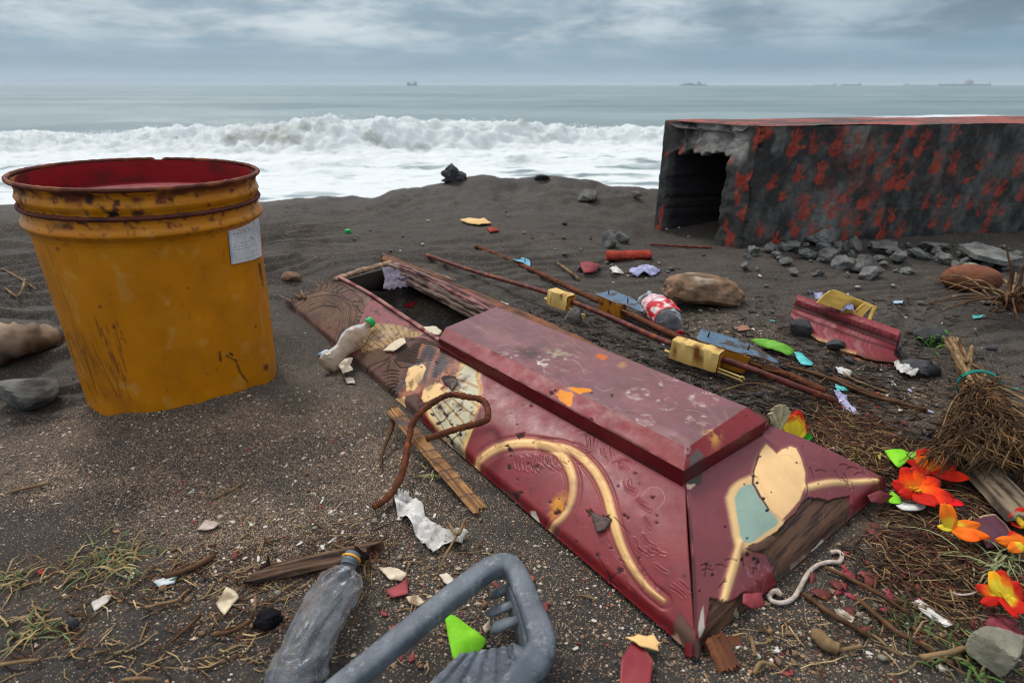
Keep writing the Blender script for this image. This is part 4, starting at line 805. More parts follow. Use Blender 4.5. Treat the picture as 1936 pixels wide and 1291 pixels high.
    a, d = p.poly(bar, wood, 1.2, 3, .8, 1, dh=-.004); p.put(a * ss(.15, .5, f0), lin(116, 82, 54), None, .5); p.put(ss(3, .5, np.abs(d)) * (d < 1.0), lin(36, 26, 24), None, .7)
    p.poly([(1545, 1034), (1566, 1012), (1576, 1034), (1556, 1048)], lin(170, 158, 144), 1.2, 3, .85); p.poly([(1500, 1062), (1536, 1038), (1542, 1050), (1510, 1074)], lin(130, 116, 100), 2, 5, .85, .7)
    wood2 = wood * np.array((1.05, .95, .82)); a, d = p.poly([(1322, 1250), (1334, 1170), (1338, 1132), (1354, 1134), (1364, 1142), (1386, 1134), (1406, 1118), (1424, 1128), (1444, 1148), (1420, 1190), (1370, 1230)], wood2, 1.2, 3, .8, 1, dh=-.004); p.put(ss(3, .5, np.abs(d)) * (d < 1), lin(36, 26, 24), None, .6)
    p.poly([(1316, 1180), (1326, 1142), (1330, 1176), (1334, 1190), (1322, 1206)], lin(176, 164, 152), 1.2, 3, .8); p.put(ss(1.6, .3, seg_d(X, Y, [(1350, 1180), (1392, 1140), (1408, 1120)])[0]), lin(44, 34, 30), None, .8)
    p.poly([(1600, 940), (1650, 930), (1688, 918), (1640, 960), (1612, 975)], lin(116, 40, 46), 2, 3, .35, .6)
    p.scratches(26, (1400, 1060, 1500, 1130), 22, lin(170, 130, 140), .5, 5, .5, ang=1.1); p.scratches(30, (1330, 850, 1640, 1130), 26, lin(150, 100, 104), .4, 6, .5)
    rn = random.Random(4)
    for i in range(22):
        cx, cy = rn.choice([(1560, 890), (1600, 900), (1630, 905), (1400, 1080), (1340, 1080)]); cx += rn.uniform(-40, 40); cy += rn.uniform(-18, 25); a = rn.uniform(-.3, 1.2); q = [(cx, cy), (cx + 9 * math.cos(a), cy + 9 * math.sin(a) - 3), (cx + 20 * math.cos(a), cy + 20 * math.sin(a))]
        dd = seg_d(X, Y, spline(q, 4))[0]; p.h -= .0015 * ss(2.4, .6, dd); p.put(ss(2.0, .5, dd), lin(70, 18, 24), None, .35)
    p.put(ss(.92, 1, V) * ss(-.3, .2, f1), lin(60, 44, 40), .8, .6); p.put(ss(.08, 0, V) * ss(-.1, .25, f1), lin(60, 54, 50), .9, .7); p.put(ss(1.0, .0, U * 60) * ss(-.4, .1, f1), lin(48, 30, 30), .8, .7)
    z = .010 * np.sin(np.pi * V) - .012 * ss(.12, 0, V) ** 2; z = z + .016 * np.exp(-((U - .93) / .05) ** 2 - ((V - .08) / .12) ** 2)
    Pt = Pt + n * (z + p.h + .0012 * f0)[..., None]
    mb = MB(); mb.slab(Pt, .012, p.out()); mb.build('end_panel', M['paint'], COF)
end_panel()
def raised_panel():
    # low edge of the bevel (px, z) and flat top; the riser goes down to the sloping panels
    zL = {'A': .114, 'B': .114, 'C': .132, 'D': .132}
    lo = {'A': P(830, 640, .114), 'B': P(930, 590, .114), 'C': P(1448, 797, .132), 'D': P(1293, 890, .132)}
    tp = {'A': P(843, 619, .131), 'B': P(938, 580, .131), 'C': P(1412, 769, .150), 'D': P(1299, 846, .150)}
    e = COF
    def face(a, b, c, d, nu, nv, fn, nm):
        Pt, U, V = bil(a, b, c, d, nu, nv); p = Paint(Pt, MAR); fn(p, U, V); n = normals(Pt); n *= np.sign(n[..., 2:3] + 1e-3)
        return Pt + n * (p.h + .0008 * p.f0)[..., None], p.out()
    mb = MB()
    def top(p, U, V):
        X, Y = p.X, p.Y; p.col[:] = lin(114, 78, 82); p.r[:] = .46  # greyer base colour holds the sky sheen of the flat top
        p.put(ss(-.3, .4, p.f0), lin(128, 82, 84), None, .75); p.put(ss(.0, .45, fbm(U * 5, V * 3, 0, 231, 5)), lin(138, 98, 96), .6, .7); p.put(ss(.05, .4, fbm(U * 26, V * 9, 0, 232, 5)), lin(104, 74, 68), .6, .45)
        p.put(np.exp(-((X - 1000) / 60) ** 2 - ((Y - 672) / 22) ** 2) * ss(-.25, .25, p.f1), lin(72, 58, 56), .8, .9); p.put(np.exp(-((X - 1060) / 30) ** 2 - ((Y - 668) / 16) ** 2) * ss(-.1, .3, p.f2), lin(140, 120, 96), .8, .9)
        p.put(ss(.16, .34, p.f2) * np.exp(-((X - 1000) / 70) ** 2 - ((Y - 685) / 16) ** 2), lin(196, 186, 180), .8)
        org = lin(214, 130, 24)
        p.poly([(1060, 736), (1068, 733), (1112, 733), (1122, 742), (1104, 742), (1086, 746), (1078, 764), (1060, 760)], org, 1.2, 4, .6); p.poly([(1122, 674), (1134, 666), (1150, 674), (1140, 680)], lin(186, 96, 44), 1.2, 3, .7); p.poly([(1156, 662), (1164, 662), (1168, 668), (1158, 668)], lin(196, 120, 60), 1, 2, .7)
        p.put(ss(12, 2, np.hypot(X - 1177, (Y - 690) * 1.5) + 6 * p.f2), lin(176, 130, 80), .7, .6)
        for cx, cy, rx, ry in ((1265, 724, 20, 9), (1206, 744, 22, 12), (1258, 764, 22, 12), (1330, 755, 28, 14), (1318, 796, 24, 13), (1220, 795, 20, 12)):
            an = np.arctan2((Y - cy) / ry, (X - cx) / rx); q = np.hypot((X - cx) / rx, (Y - cy) / ry); p.put(ss(.30, .0, np.abs(q - .85)) * ss(.02, .3, np.sin(an * 22) * .16 + p.f2 + .25 * p.f1), lin(196, 180, 172), .7, .6); p.put(ss(1, .2, q) * ss(-.05, .25, p.f2), lin(176, 150, 146), .7, .35)
        p.put(np.exp(-((X - 1345) / 20) ** 2 - ((Y - 812) / 10) ** 2) * ss(-.2, .15, p.f2), lin(190, 140, 80), .7, .9); p.put(np.exp(-((X - 1290) / 40) ** 2 - ((Y - 832) / 14) ** 2) * ss(-.2, .2, p.f1), lin(168, 150, 158), .7, .6)
        p.scratches(90, (850, 590, 1420, 840), 40, lin(170, 140, 138), .4, 8, .5, ang=.4)
        p.chips([(1157, 747, 4), (1118, 742, 3)], lin(60, 40, 40))
    def bev(p, U, V):
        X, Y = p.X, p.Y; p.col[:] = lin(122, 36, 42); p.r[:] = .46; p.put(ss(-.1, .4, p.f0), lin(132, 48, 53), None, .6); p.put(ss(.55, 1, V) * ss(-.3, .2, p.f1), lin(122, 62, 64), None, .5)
        org = lin(214, 130, 24); p.poly([(1052, 746), (1060, 738), (1084, 744), (1082, 772), (1070, 766), (1058, 760)], org, 1.2, 5, .6)
        p.put(np.exp(-((X - 930) / 26) ** 2 - ((Y - 672) / 12) ** 2) * ss(-.2, .2, p.f1), lin(70, 48, 46), .8, .8); p.poly([(1304, 862), (1318, 850), (1330, 860), (1322, 876), (1306, 884)], lin(88, 78, 74), 1.2, 3, .85)
        p.put(ss(8, 2, np.abs(X - 1300 - (Y - 850) * .1)) * ss(-.2, .2, p.f2) * ss(890, 850, Y), lin(180, 164, 170), .7, .6); p.put(np.exp(-((X - 1352) / 10) ** 2 - ((Y - 826) / 16) ** 2) * ss(-.2, .15, p.f2), lin(190, 140, 70), .7, .9)
        p.put(ss(.16, .02, V) * ss(-.3, .15, p.f1), lin(56, 30, 30), .7, .8); p.chips([(1042, 742, 5), (1118, 792, 4), (1412, 786, 2), (1050, 738, 3)], lin(50, 34, 34)); p.scratches(40, (840, 620, 1440, 890), 18, lin(170, 100, 100), .45, 9, .5)
    def ris(p, U, V):
        p.col[:] = lin(92, 18, 24); p.r[:] = .3; p.put(ss(.5, .0, V) * ss(-.35, .15, p.f1), lin(44, 34, 30), .9, .9); p.put(ss(.0, .3, p.f1), lin(110, 30, 34), None, .6); p.put(ss(30, 5, np.abs(p.X - 1310)) * ss(-.3, .1, p.f1), lin(66, 48, 44), .8, .8)  # darker red puts shade into the upright faces, dirt at their foot
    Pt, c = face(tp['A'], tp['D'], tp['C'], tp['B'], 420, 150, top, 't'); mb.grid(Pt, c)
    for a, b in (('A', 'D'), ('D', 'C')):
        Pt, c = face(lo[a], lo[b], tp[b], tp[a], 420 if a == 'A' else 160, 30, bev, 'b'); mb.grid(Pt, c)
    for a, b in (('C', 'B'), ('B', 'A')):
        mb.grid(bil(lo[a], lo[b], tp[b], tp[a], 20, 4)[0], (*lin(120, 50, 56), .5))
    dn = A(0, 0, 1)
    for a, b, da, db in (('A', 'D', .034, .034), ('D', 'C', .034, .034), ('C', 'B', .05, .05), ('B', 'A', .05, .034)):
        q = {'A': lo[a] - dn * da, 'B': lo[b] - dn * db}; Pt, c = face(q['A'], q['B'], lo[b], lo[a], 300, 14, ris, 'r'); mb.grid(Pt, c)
    mb.build('raised_panel', M['paint'], e, 35)
    # moulding strip round the foot of the panel
    b = MB()
    for q0, q1 in ((P(832, 655, .090), P(1294, 904, .108)), (P(1294, 904, .108), P(1450, 804, .108))):
        pts = [q0 + (q1 - q0) * t + A(0, 0, .0015) * math.sin(t * 40) for t in np.linspace(0, 1, 60)]; b.tube(pts, .0055, 8, (*lin(92, 30, 34), .45), rough=.3)
    b.build('foot_moulding', M['paint'], e)
    # far rim board behind the panel and unseen far slope added to block light
    up_ = [(722, 478), (760, 492), (850, 530), (1000, 592), (1200, 684), (1455, 790)]; 
    lo_ = [(724, 490), (750, 504), (845, 552), (962, 606), (1190, 712), (1440, 800)]
    zz = [.070, .072, .080, .09, .10, .115]
    a = np.array(spline([P(*q, z + .004) for q, z in zip(up_, zz)], 14)); bb = np.array(spline([P(*q, z) for q, z in zip(lo_, zz)], 14))
    V = np.linspace(0, 1, 14)[None, :, None]; Pt = bb[:, None] * (1 - V) + a[:, None] * V
    f = fbm(Pt[..., 0] * 50, Pt[..., 1] * 50, 0, 241, 5); g = fbm(np.arange(len(a))[:, None] * .08 + 0 * f, np.arange(14)[None] * .9 + 0 * f, 0, 242, 4); Pt[..., 2] += .004 * f + .004 * g
    edge = f[:, :1, None] * A(0.02, -.02, 0); Pt[:, :2] += edge
    c = np.array(lin(112, 76, 56)) + (np.array(lin(66, 46, 38)) - np.array(lin(112, 76, 56))) * ss(-.2, .35, g)[..., None]; c = c + (np.array(lin(140, 80, 44)) - c) * (ss(.05, .35, f) * .6)[..., None]
    mb = MB(); mb.slab(Pt[::1], .016, np.concatenate([c, np.full(f.shape + (1,), .8)], -1)); mb.build('far_rim_board', M['vcol'], e)
    o1, o2 = a[0] + A(.12, .10, -.09), a[-1] + A(.10, .10, -.13)
    mb = MB(); k = len(a); of = np.linspace(0, 1, k)[:, None]; lowr = a * A(1, 1, 0) + A(.075, .075, 0) + A(0, 0, -.03); 
    Pt = np.stack([a - A(0, 0, .01), a * .5 + lowr * .5, lowr], 1); Pt[..., 2] = np.minimum(Pt[..., 2], a[:, None, 2]); mb.slab(Pt, .01, (*lin(84, 56, 46), .8)); mb.build('far_light_block', M['vcol'], e)
raised_panel()
def window_frame():
    e = COF
    # near rail on the top edge of the side panel
    pts = [P(640, 523, .072), P(700, 556, .075), P(760, 596, .08), P(800, 622, .084), P(832, 644, .088)]; pts = spline(pts, 14); b = MB(); n = len(pts)
    fx = [fbm(i * .35, 3.0, 0, 251, 3) for i in range(n)]; col = [(*((np.array(lin(140, 96, 88)) * (1 + .5 * float(fx[i]))) if (i % 9) < 6 else np.array(lin(110, 50, 52))), .6) for i in range(n)]
    b.tube(pts, .0078, 10, col, flat=.7, rough=.10, seed=3); b.build('window_rail', M['vcol'], e)
    b = MB(); b.tube([p + A(.012, -.012, -.008) for p in pts], .006, 8, (*lin(104, 34, 40), .45), rough=.2); b.build('rail_bead', M['paint'], e)
    # end beam
    pts = spline([P(632, 530, .064), P(670, 516, .07), P(705, 506, .074), P(740, 496, .076)], 10); n = len(pts); b = MB()
    col = [(*(np.array(lin(146, 118, 96)) * (1 + .7 * float(fbm(i * .8, 1.0, 0, 252, 3)))), .85) for i in range(n)]
    b.tube(pts, [.012, .014, .013, .012], 10, col, flat=.7, rough=.4, seed=5); b.build('end_beam', M['vcol'], e)
    # splintered far rail : a bundle of split strips
    base = [P(738, 500, .076), P(780, 517, .078), P(830, 540, .08), P(890, 570, .084), P(962, 606, .09)]
    base = spline(base, 12); n = len(base)
    for k, (du, dz, r, c0, t0, t1) in enumerate(((0, 0, .013, (112, 92, 84), 0, 1), (.013, -.010, .013, (96, 78, 70), .03, .98), (-.014, .004, .009, (124, 96, 92), .0, 1), (-.024, .000, .008, (70, 52, 46), .1, 1), (.024, -.022, .012, (104, 86, 76), .12, .96), (.030, -.032, .008, (84, 66, 58), .2, .9), (.006, .008, .006, (136, 86, 86), .25, 1), (-.018, .010, .005, (120, 78, 78), .4, 1))):
        i0, i1 = int(t0 * (n - 1)), int(t1 * (n - 1)); pts = []
        for i in range(i0, i1 + 1):
            w = .004 * float(vn(i * .4, k * 3.3, 0, 253)); pts.append(base[i] + A(-.7, -.7, 0) * (du + w) + A(0, 0, dz + .5 * w))
        m = len(pts); col = [(*(np.array(lin(*c0)) * (1 + .55 * float(vn(i * .9, k * 5.1, 0, 254)))), .85) for i in range(m)]
        b = MB(); b.tube(pts, [r * .6, r, r * 1.05, r, r * .7], 9, col, flat=.8, rough=.5, seed=k); b.build('splintered_rail', M['vcol'], e)
    rn = random.Random(91)
    for k in range(13):
        i = rn.randint(0, n - 16); m = rn.randint(8, 15); off = rn.uniform(-.05, .012); dz = rn.uniform(-.006, .018); kick = rn.uniform(-.02, .03); pts = [base[i + j] + A(.7, .7, 0) * (-off + kick * (j / m) ** 2) + A(0, 0, dz + rn.uniform(-.001, .002)) for j in range(m)]
        c0 = np.array(lin(*rn.choice([(120, 92, 74), (92, 66, 54), (140, 116, 96), (110, 60, 58), (64, 46, 40)]))); b = MB(); b.tube(pts, [.001, rn.uniform(.003, .006), rn.uniform(.002, .005), .0008], 6, (*c0, .85), flat=.5, rough=.4, seed=k); b.build('splinter', M['vcol'], e)
    for k in range(7):
        q0 = P(548 + k * 14 + rn.uniform(-5, 5), 566 - k * 5.4 + rn.uniform(-3, 3), .02 + k * .006); d = nrm(cG - cE) * rn.uniform(.03, .075) + A(rn.uniform(-.015, .015), rn.uniform(-.01, .02), rn.uniform(-.008, .006)); b = MB(); b.tube([q0 - d * .5, q0 + d * .3, q0 + d], [.006, .0045, .0008], 6, (*(np.array(lin(112, 86, 66)) * rn.uniform(.5, 1.2)), .85), flat=.4, rough=.4, seed=k); b.build('splinter', M['vcol'], e)
    # torn lining hanging in the opening
    r0 = [P(722, 508, .07), P(744, 510, .07), P(776, 526, .07), P(786, 536, .05), P(760, 545, .035), P(735, 547, .03), P(724, 546, .03), P(728, 528, .05)]
    b = MB(); b.sheet(r0, .0015, .012, 40, 8, seed=4); b.build('torn_lining', M['lining'], e)
    # near-black sheet added for the shaded void along the far side of the opening
    q0, q1 = P(735, 512, .06), P(970, 612, .075); b = MB(); Pt = np.stack([np.linspace(q0, q1, 20) + A(.03, .03, .005), np.linspace(q0, q1, 20) * A(1, 1, 0) + A(.045, .045, -.05)], 1); b.slab(Pt, .006, (*lin(30, 25, 24), .9)); b.build('void_backing', M['vcol'], e)
    q0, q1 = P(640, 535, .055), P(742, 506, .06); b = MB(); Pt = np.stack([np.linspace(q0, q1, 20) + A(-.008, .01, .0), np.linspace(q0, q1, 20) * A(1, 1, 0) + A(-.02, .02, -.06)], 1); b.slab(Pt, .008, (*lin(46, 38, 34), .9)); b.build('void_backing', M['vcol'], e)
window_frame()
# lifting flakes of veneer on the end panel
def flake(ring, name, c, dome, seed, parent=COF, m='paint', t=.0012, rings=5):
    b = MB(); b.sheet(ring, t, .0018, 60, rings, (*c, .5), dome * .4, seed, nseg=40); return b.build(name, M[m], parent)
S2n = nrm(np.cross(cF - cE, cN - cE)); S2n *= np.sign(S2n[2])
def EP(px, py, off=0.0):
    d = ray(px, py); o = cE + S2n * (off + .008); t = ((o - CAM) @ S2n) / (d @ S2n); return CAM + d * t
flake([EP(x, y, .006) for x, y in ((1410, 1036), (1436, 1024), (1458, 1010), (1470, 1018), (1452, 1036), (1425, 1044))], 'lifting_veneer', lin(84, 58, 46), .006, 3)
flake([EP(x, y, .006) for x, y in ((1405, 1122), (1440, 1120), (1446, 1144), (1422, 1150), (1404, 1140))], 'lifting_veneer', lin(136, 52, 58), .008, 5)
flake([EP(x, y, .008) for x, y in ((1640, 936), (1662, 926), (1690, 938), (1668, 952), (1648, 950))], 'lifting_veneer', lin(104, 40, 46), .012, 6)
flake([SP(x, y, .006) for x, y in ((838, 722), (850, 714), (866, 718), (862, 728), (854, 740), (848, 730))], 'lifting_veneer', lin(70, 54, 48), .006, 7)
flake([SP(x, y, .005) for x, y in ((1116, 966), (1140, 976), (1158, 982), (1144, 1000), (1128, 1006))], 'lifting_veneer', lin(74, 54, 50), .001, 8)
flake([SP(x, y, .006) for x, y in ((724, 662), (746, 644), (764, 638), (768, 648), (744, 664))], 'lifting_veneer', lin(206, 190, 160), .004, 9)
flake([P(x, y, .09) for x, y in ((800, 618), (822, 616), (836, 626), (830, 634), (812, 630))], 'lifting_veneer', lin(196, 184, 158), .004, 10)
flake([P(x, y, .088) for x, y in ((930, 574), (946, 570), (962, 574), (956, 582), (938, 582))], 'lifting_veneer', lin(208, 200, 186), .004, 12)
M['maroonchip'] = mat('maroon_chip', lin(140, 58, 62), lin(104, 40, 44), 30, .6, .3, 120, .3)
M['creamveneer'] = mat('cream_veneer', lin(226, 186, 126), lin(206, 164, 108), 30, .7, .3, 120, .3)
# ------------------------------------------------------------------ rocks and rubble
_ico = {}
def ico(sub):
    if sub not in _ico:
        bm = bmesh.new(); bmesh.ops.create_icosphere(bm, subdivisions=sub, radius=1); bm.verts.ensure_lookup_table()
        _ico[sub] = (np.array([v.co[:] for v in bm.verts]), [tuple(v.index for v in f.verts) for f in bm.faces]); bm.free()
    return _ico[sub]
def rock_mesh(sz, seed, ang=.6, rough=.12, sub=4, yaw=0.0, cuts=9):
    v, f = ico(sub); v = v.copy(); r = np.random.default_rng(seed)
    if ang > 0:
        n = r.normal(size=(cuts, 3)); n /= np.linalg.norm(n, axis=1, keepdims=True); d = r.uniform(.42, .9, cuts)
        t = np.min(np.where(v @ n.T > .05, d / np.maximum(v @ n.T, .05), 9), axis=1); t = np.minimum(t, 1.05); v = v * ((1 - ang) + ang * t)[:, None]; rough = rough * 1.15
    v *= (1 + rough * fbm(v[:, 0] * 2 + seed, v[:, 1] * 2, v[:, 2] * 2, 301, 5) - .45 * rough * np.abs(fbm(v[:, 0] * 5 + seed, v[:, 1] * 5, v[:, 2] * 5, 302, 4)))[:, None]
    v = v * np.asarray(sz) / 2; c, s = math.cos(yaw), math.sin(yaw); v = v @ np.array([[c, s, 0], [-s, c, 0], [0, 0, 1]]); return v, f
def rock(px, pyb, wpx, hpx, label, m='rock', name='rock', cat='rock', seed=1, group=None, dep=.8, ang=.6, rough=.14, sub=4, sink=.25, yaw=0.0, crest=False):
    p = T(px, pyb) if not crest else PY(px, pyb, 4.1); s = mpp(p); w, h = wpx * s, hpx * s / .92; v, f = rock_mesh((w, w * dep, h / (1 - sink * .5)), seed, ang, rough, sub, yaw)
    q = p + A(0, w * dep * .42, 0); q[2] = gz1(q[0], q[1]); b = MB(); b.add(v + q + A(0, 0, h * .5 * (1 - sink)), f); o = b.build(name, M[m], None, 24 if ang > .3 else True); return tag(o, label, cat, group)
def boulder():
    p = T(1340, 586); s = mpp(p); w = 172 * s; v, f = ico(5); v = np.sign(v) * np.abs(v) ** A(.72, .8, .85); x = v[:, 0]
    v *= (.93 + .13 * fbm(v[:, 0] * 2.1, v[:, 1] * 2.1, v[:, 2] * 2.1, 311, 5) - .16 * np.abs(fbm(v[:, 0] * 2.6, v[:, 1] * 2.6, v[:, 2] * 2.6, 316, 4)))[:, None]
    v = v * A(w / 2, w * .30, w * .21); 
    v[:, 2] = np.where(v[:, 2] < 0, v[:, 2] * .55, v[:, 2]) - .12 * v[:, 0] + .03 * np.sin(v[:, 0] * 12) * w * .2
    v[:, 2] += -.35 * (v[:, 0] / w) ** 2 * w * .35
    c = np.array(lin(134, 106, 84)) + (np.array(lin(98, 78, 62)) - np.array(lin(134, 106, 84))) * ss(-.2, .35, fbm(v[:, 0] * 30, v[:, 1] * 30, v[:, 2] * 30, 312, 5))[:, None]
    c = c + (np.array(lin(178, 166, 150)) - c) * (ss(.055, .075, v[:, 2] + .02 * fbm(v[:, 0] * 20, v[:, 1] * 20, 0, 313, 3)) * ss(.05, -.05, v[:, 0]))[:, None]
    q = p + A(0, w * .24, 0); v = v * (1 + .05 * fbm(v[:, 0] * 28, v[:, 1] * 28, v[:, 2] * 28, 314, 5) - .06 * np.abs(fbm(v[:, 0] * 11, v[:, 1] * 11, v[:, 2] * 11, 315, 4)))[:, None]; b = MB(); b.add(v + A(q[0], q[1], gz1(q[0], q[1]) + w * .125), f, np.hstack([c, np.full((len(c), 1), .9)])); o = b.build('boulder', M['stonev']); tag(o, 'large brown flat bottomed boulder with pale top beyond the crushed soda bottle', 'boulder')
boulder()
rock(18, 786, 118, 56, 'sharp grey rock at the left edge in front of the driftwood log', 'rock', seed=12, ang=.8, dep=1.0)
rock(860, 354, 42, 32, 'dark jagged stump like rock perched on the crest of the sand bank', 'darkrock', seed=123, ang=1.0, dep=.7, sink=.45, crest=True, rough=.42)
rock(845, 352, 24, 8, 'small low dark rock beside the jagged rock on the crest', 'darkrock', seed=24, ang=.8, crest=True)
rock(1115, 384, 52, 22, 'knobbly grey rock half buried in the bank left of the vault', 'rock', seed=25, ang=.9)
rock(1205, 378, 22, 13, 'small pale grey rock on the bank close to the vault opening', 'rock', seed=26, ang=.8)
rock(1022, 353, 34, 9, 'low dark rock on the skyline of the sand bank', 'darkrock', seed=27, ang=.8, crest=True)
rock(1152, 470, 44, 30, 'angular grey stone behind the red brick piece', 'rock', seed=28, ang=1.0)
rock(1178, 460, 28, 22, 'pale lumpy stone leaning behind the angular grey stone', 'concrete', seed=29, ang=.8)
rock(1518, 640, 52, 34, 'dark grey wet stone under the torn edge of the maroon moulding', 'darkrock', seed=30, ang=.6)
rock(1582, 668, 40, 22, 'flat dark stone below the maroon moulding', 'darkrock', seed=31, ang=.7)
rock(1690, 668, 36, 20, 'small olive grey stone under the right end of the maroon moulding', 'rock', seed=36, ang=.5)
rock(1755, 715, 92, 26, 'long flat blue grey stone beside white lace in front of the broom', 'darkrock', seed=32, ang=.7, dep=.5, yaw=-.4)
rock(1770, 655, 60, 28, 'dark stone behind the small green sprig at the end of the broom', 'darkrock', seed=33, ang=.4)
rock(1840, 530, 46, 34, 'pale grey lichen spotted stone left of the coconut', 'palestone', seed=34, ang=.7)
rock(1880, 577, 34, 12, 'small flat grey stone under the root clump', 'rock', seed=35, ang=.7)
rock(1905, 1300, 110, 92, 'pale greenish stone in the bottom right corner', 'palestone', seed=37, ang=.9, dep=.8, sink=.1)
rock(545, 535, 46, 18, 'brown stone on the sand between the drum and coffin', 'tanrock', seed=38, ang=.6)
rock(1085, 612, 40, 30, 'grey stone under the first gold bracket behind the coffin', 'rock', seed=39, ang=.7)
rock(1560, 480, 36, 20, 'grey lump lying on the sand just below the vault wall', 'concrete', seed=40, ang=.8)
rock(1490, 505, 30, 14, 'low grey stone out in front of the rubble', 'rock', seed=42, ang=.7)
rock(305, 1120, 20, 9, 'brown flat pebble beside the larger grass tuft', 'tanrock', seed=43, ang=.5)
rock(1385, 1172, 36, 24, 'whitish rough stone at the foot end of the coffin lid', 'palestone', seed=44, ang=.8)
rock(133, 1192, 24, 20, 'dark grey round pebble in the left foreground', 'darkrock', seed=45, ang=.3)
rn = random.Random(17)
G_R = 'rubble stones heaped along the foot of the vault'
for i, (x, y, w, h) in enumerate([(1644, 518, 62, 46), (1655, 530, 58, 30), (1600, 512, 44, 26), (1575, 495, 58, 30), (1530, 492, 40, 22), (1500, 480, 38, 20), (1460, 478, 34, 16), (1425, 484, 30, 16), (1700, 500, 40, 24), (1680, 482, 60, 28), (1745, 492, 46, 22), (1790, 500, 42, 20), (1620, 480, 44, 28), (1560, 470, 50, 28), (1720, 520, 26, 14), (1770, 478, 50, 22), (1900, 500, 40, 20)] + [(rn.uniform(1400, 1930), 0, 0, 0) for k in range(62)]):
    if not w: w = rn.uniform(8, 26); h = w * rn.uniform(.45, .75); y = 466 + rn.random() ** 1.3 * 62
    rock(x, y, w, h, 'broken grey concrete rubble lump heaped along the foot of the vault', 'concrete' if i % 3 else 'rock', 'rubble_stone', 'rubble', 60 + i, G_R, .8, 1.0, .30, 3 if w < 30 else 4, .25, rn.uniform(0, 3))
def slab_stone():
    r = [T(x, y, .05) for x, y in ((1812, 462), (1850, 458), (1905, 474), (1936, 486), (1905, 494), (1850, 484))]; b = MB(); b.sheet(r, .02, .006, 20, 6, seed=5)
    tag(b.build('stone_slab', M['concrete'], None, 40), 'flat grey concrete slab lying on the rubble at the right edge', 'slab')
slab_stone()
# ------------------------------------------------------------------ coffin carrying rails
def bracket(e, p0, u, L_, h, t, m, tongue=1, hook=True, sc=1.0):
    """folded sheet channel: u along the rod"""
    w = nrm(A(0, 0, 1) - u * u[2]); v = np.cross(w, u); v *= np.sign(v[1] + 1e-9)   # v away from the camera
    b = MB(); k = 24; xs = np.linspace(-L_ / 2, L_ / 2, k); prof = [(-t * 1.25, -h * .62), (-t * 1.1, -.1 * h), (-t * .95, h * .40), (-t * .90, h * .43), (t * .8, h * .40), (t * .85, h * .37), (t * .9, -h * .1)]
    Pt = np.array([[p0 + u * x + v * (a + .0012 * math.sin(x * 90)) + w * (c_ + .002 * float(vn(x * 60, j * 2., 0, 321))) for j, (a, c_) in enumerate(prof)] for x in xs])
    f = fbm(Pt[..., 0] * 60, Pt[..., 1] * 60, Pt[..., 2] * 60, 322, 5); return b, Pt, f, w, v
GOLD, AMB, BLUE = np.array(lin(216, 184, 112)), np.array(lin(168, 108, 28)), np.array(lin(84, 106, 126))
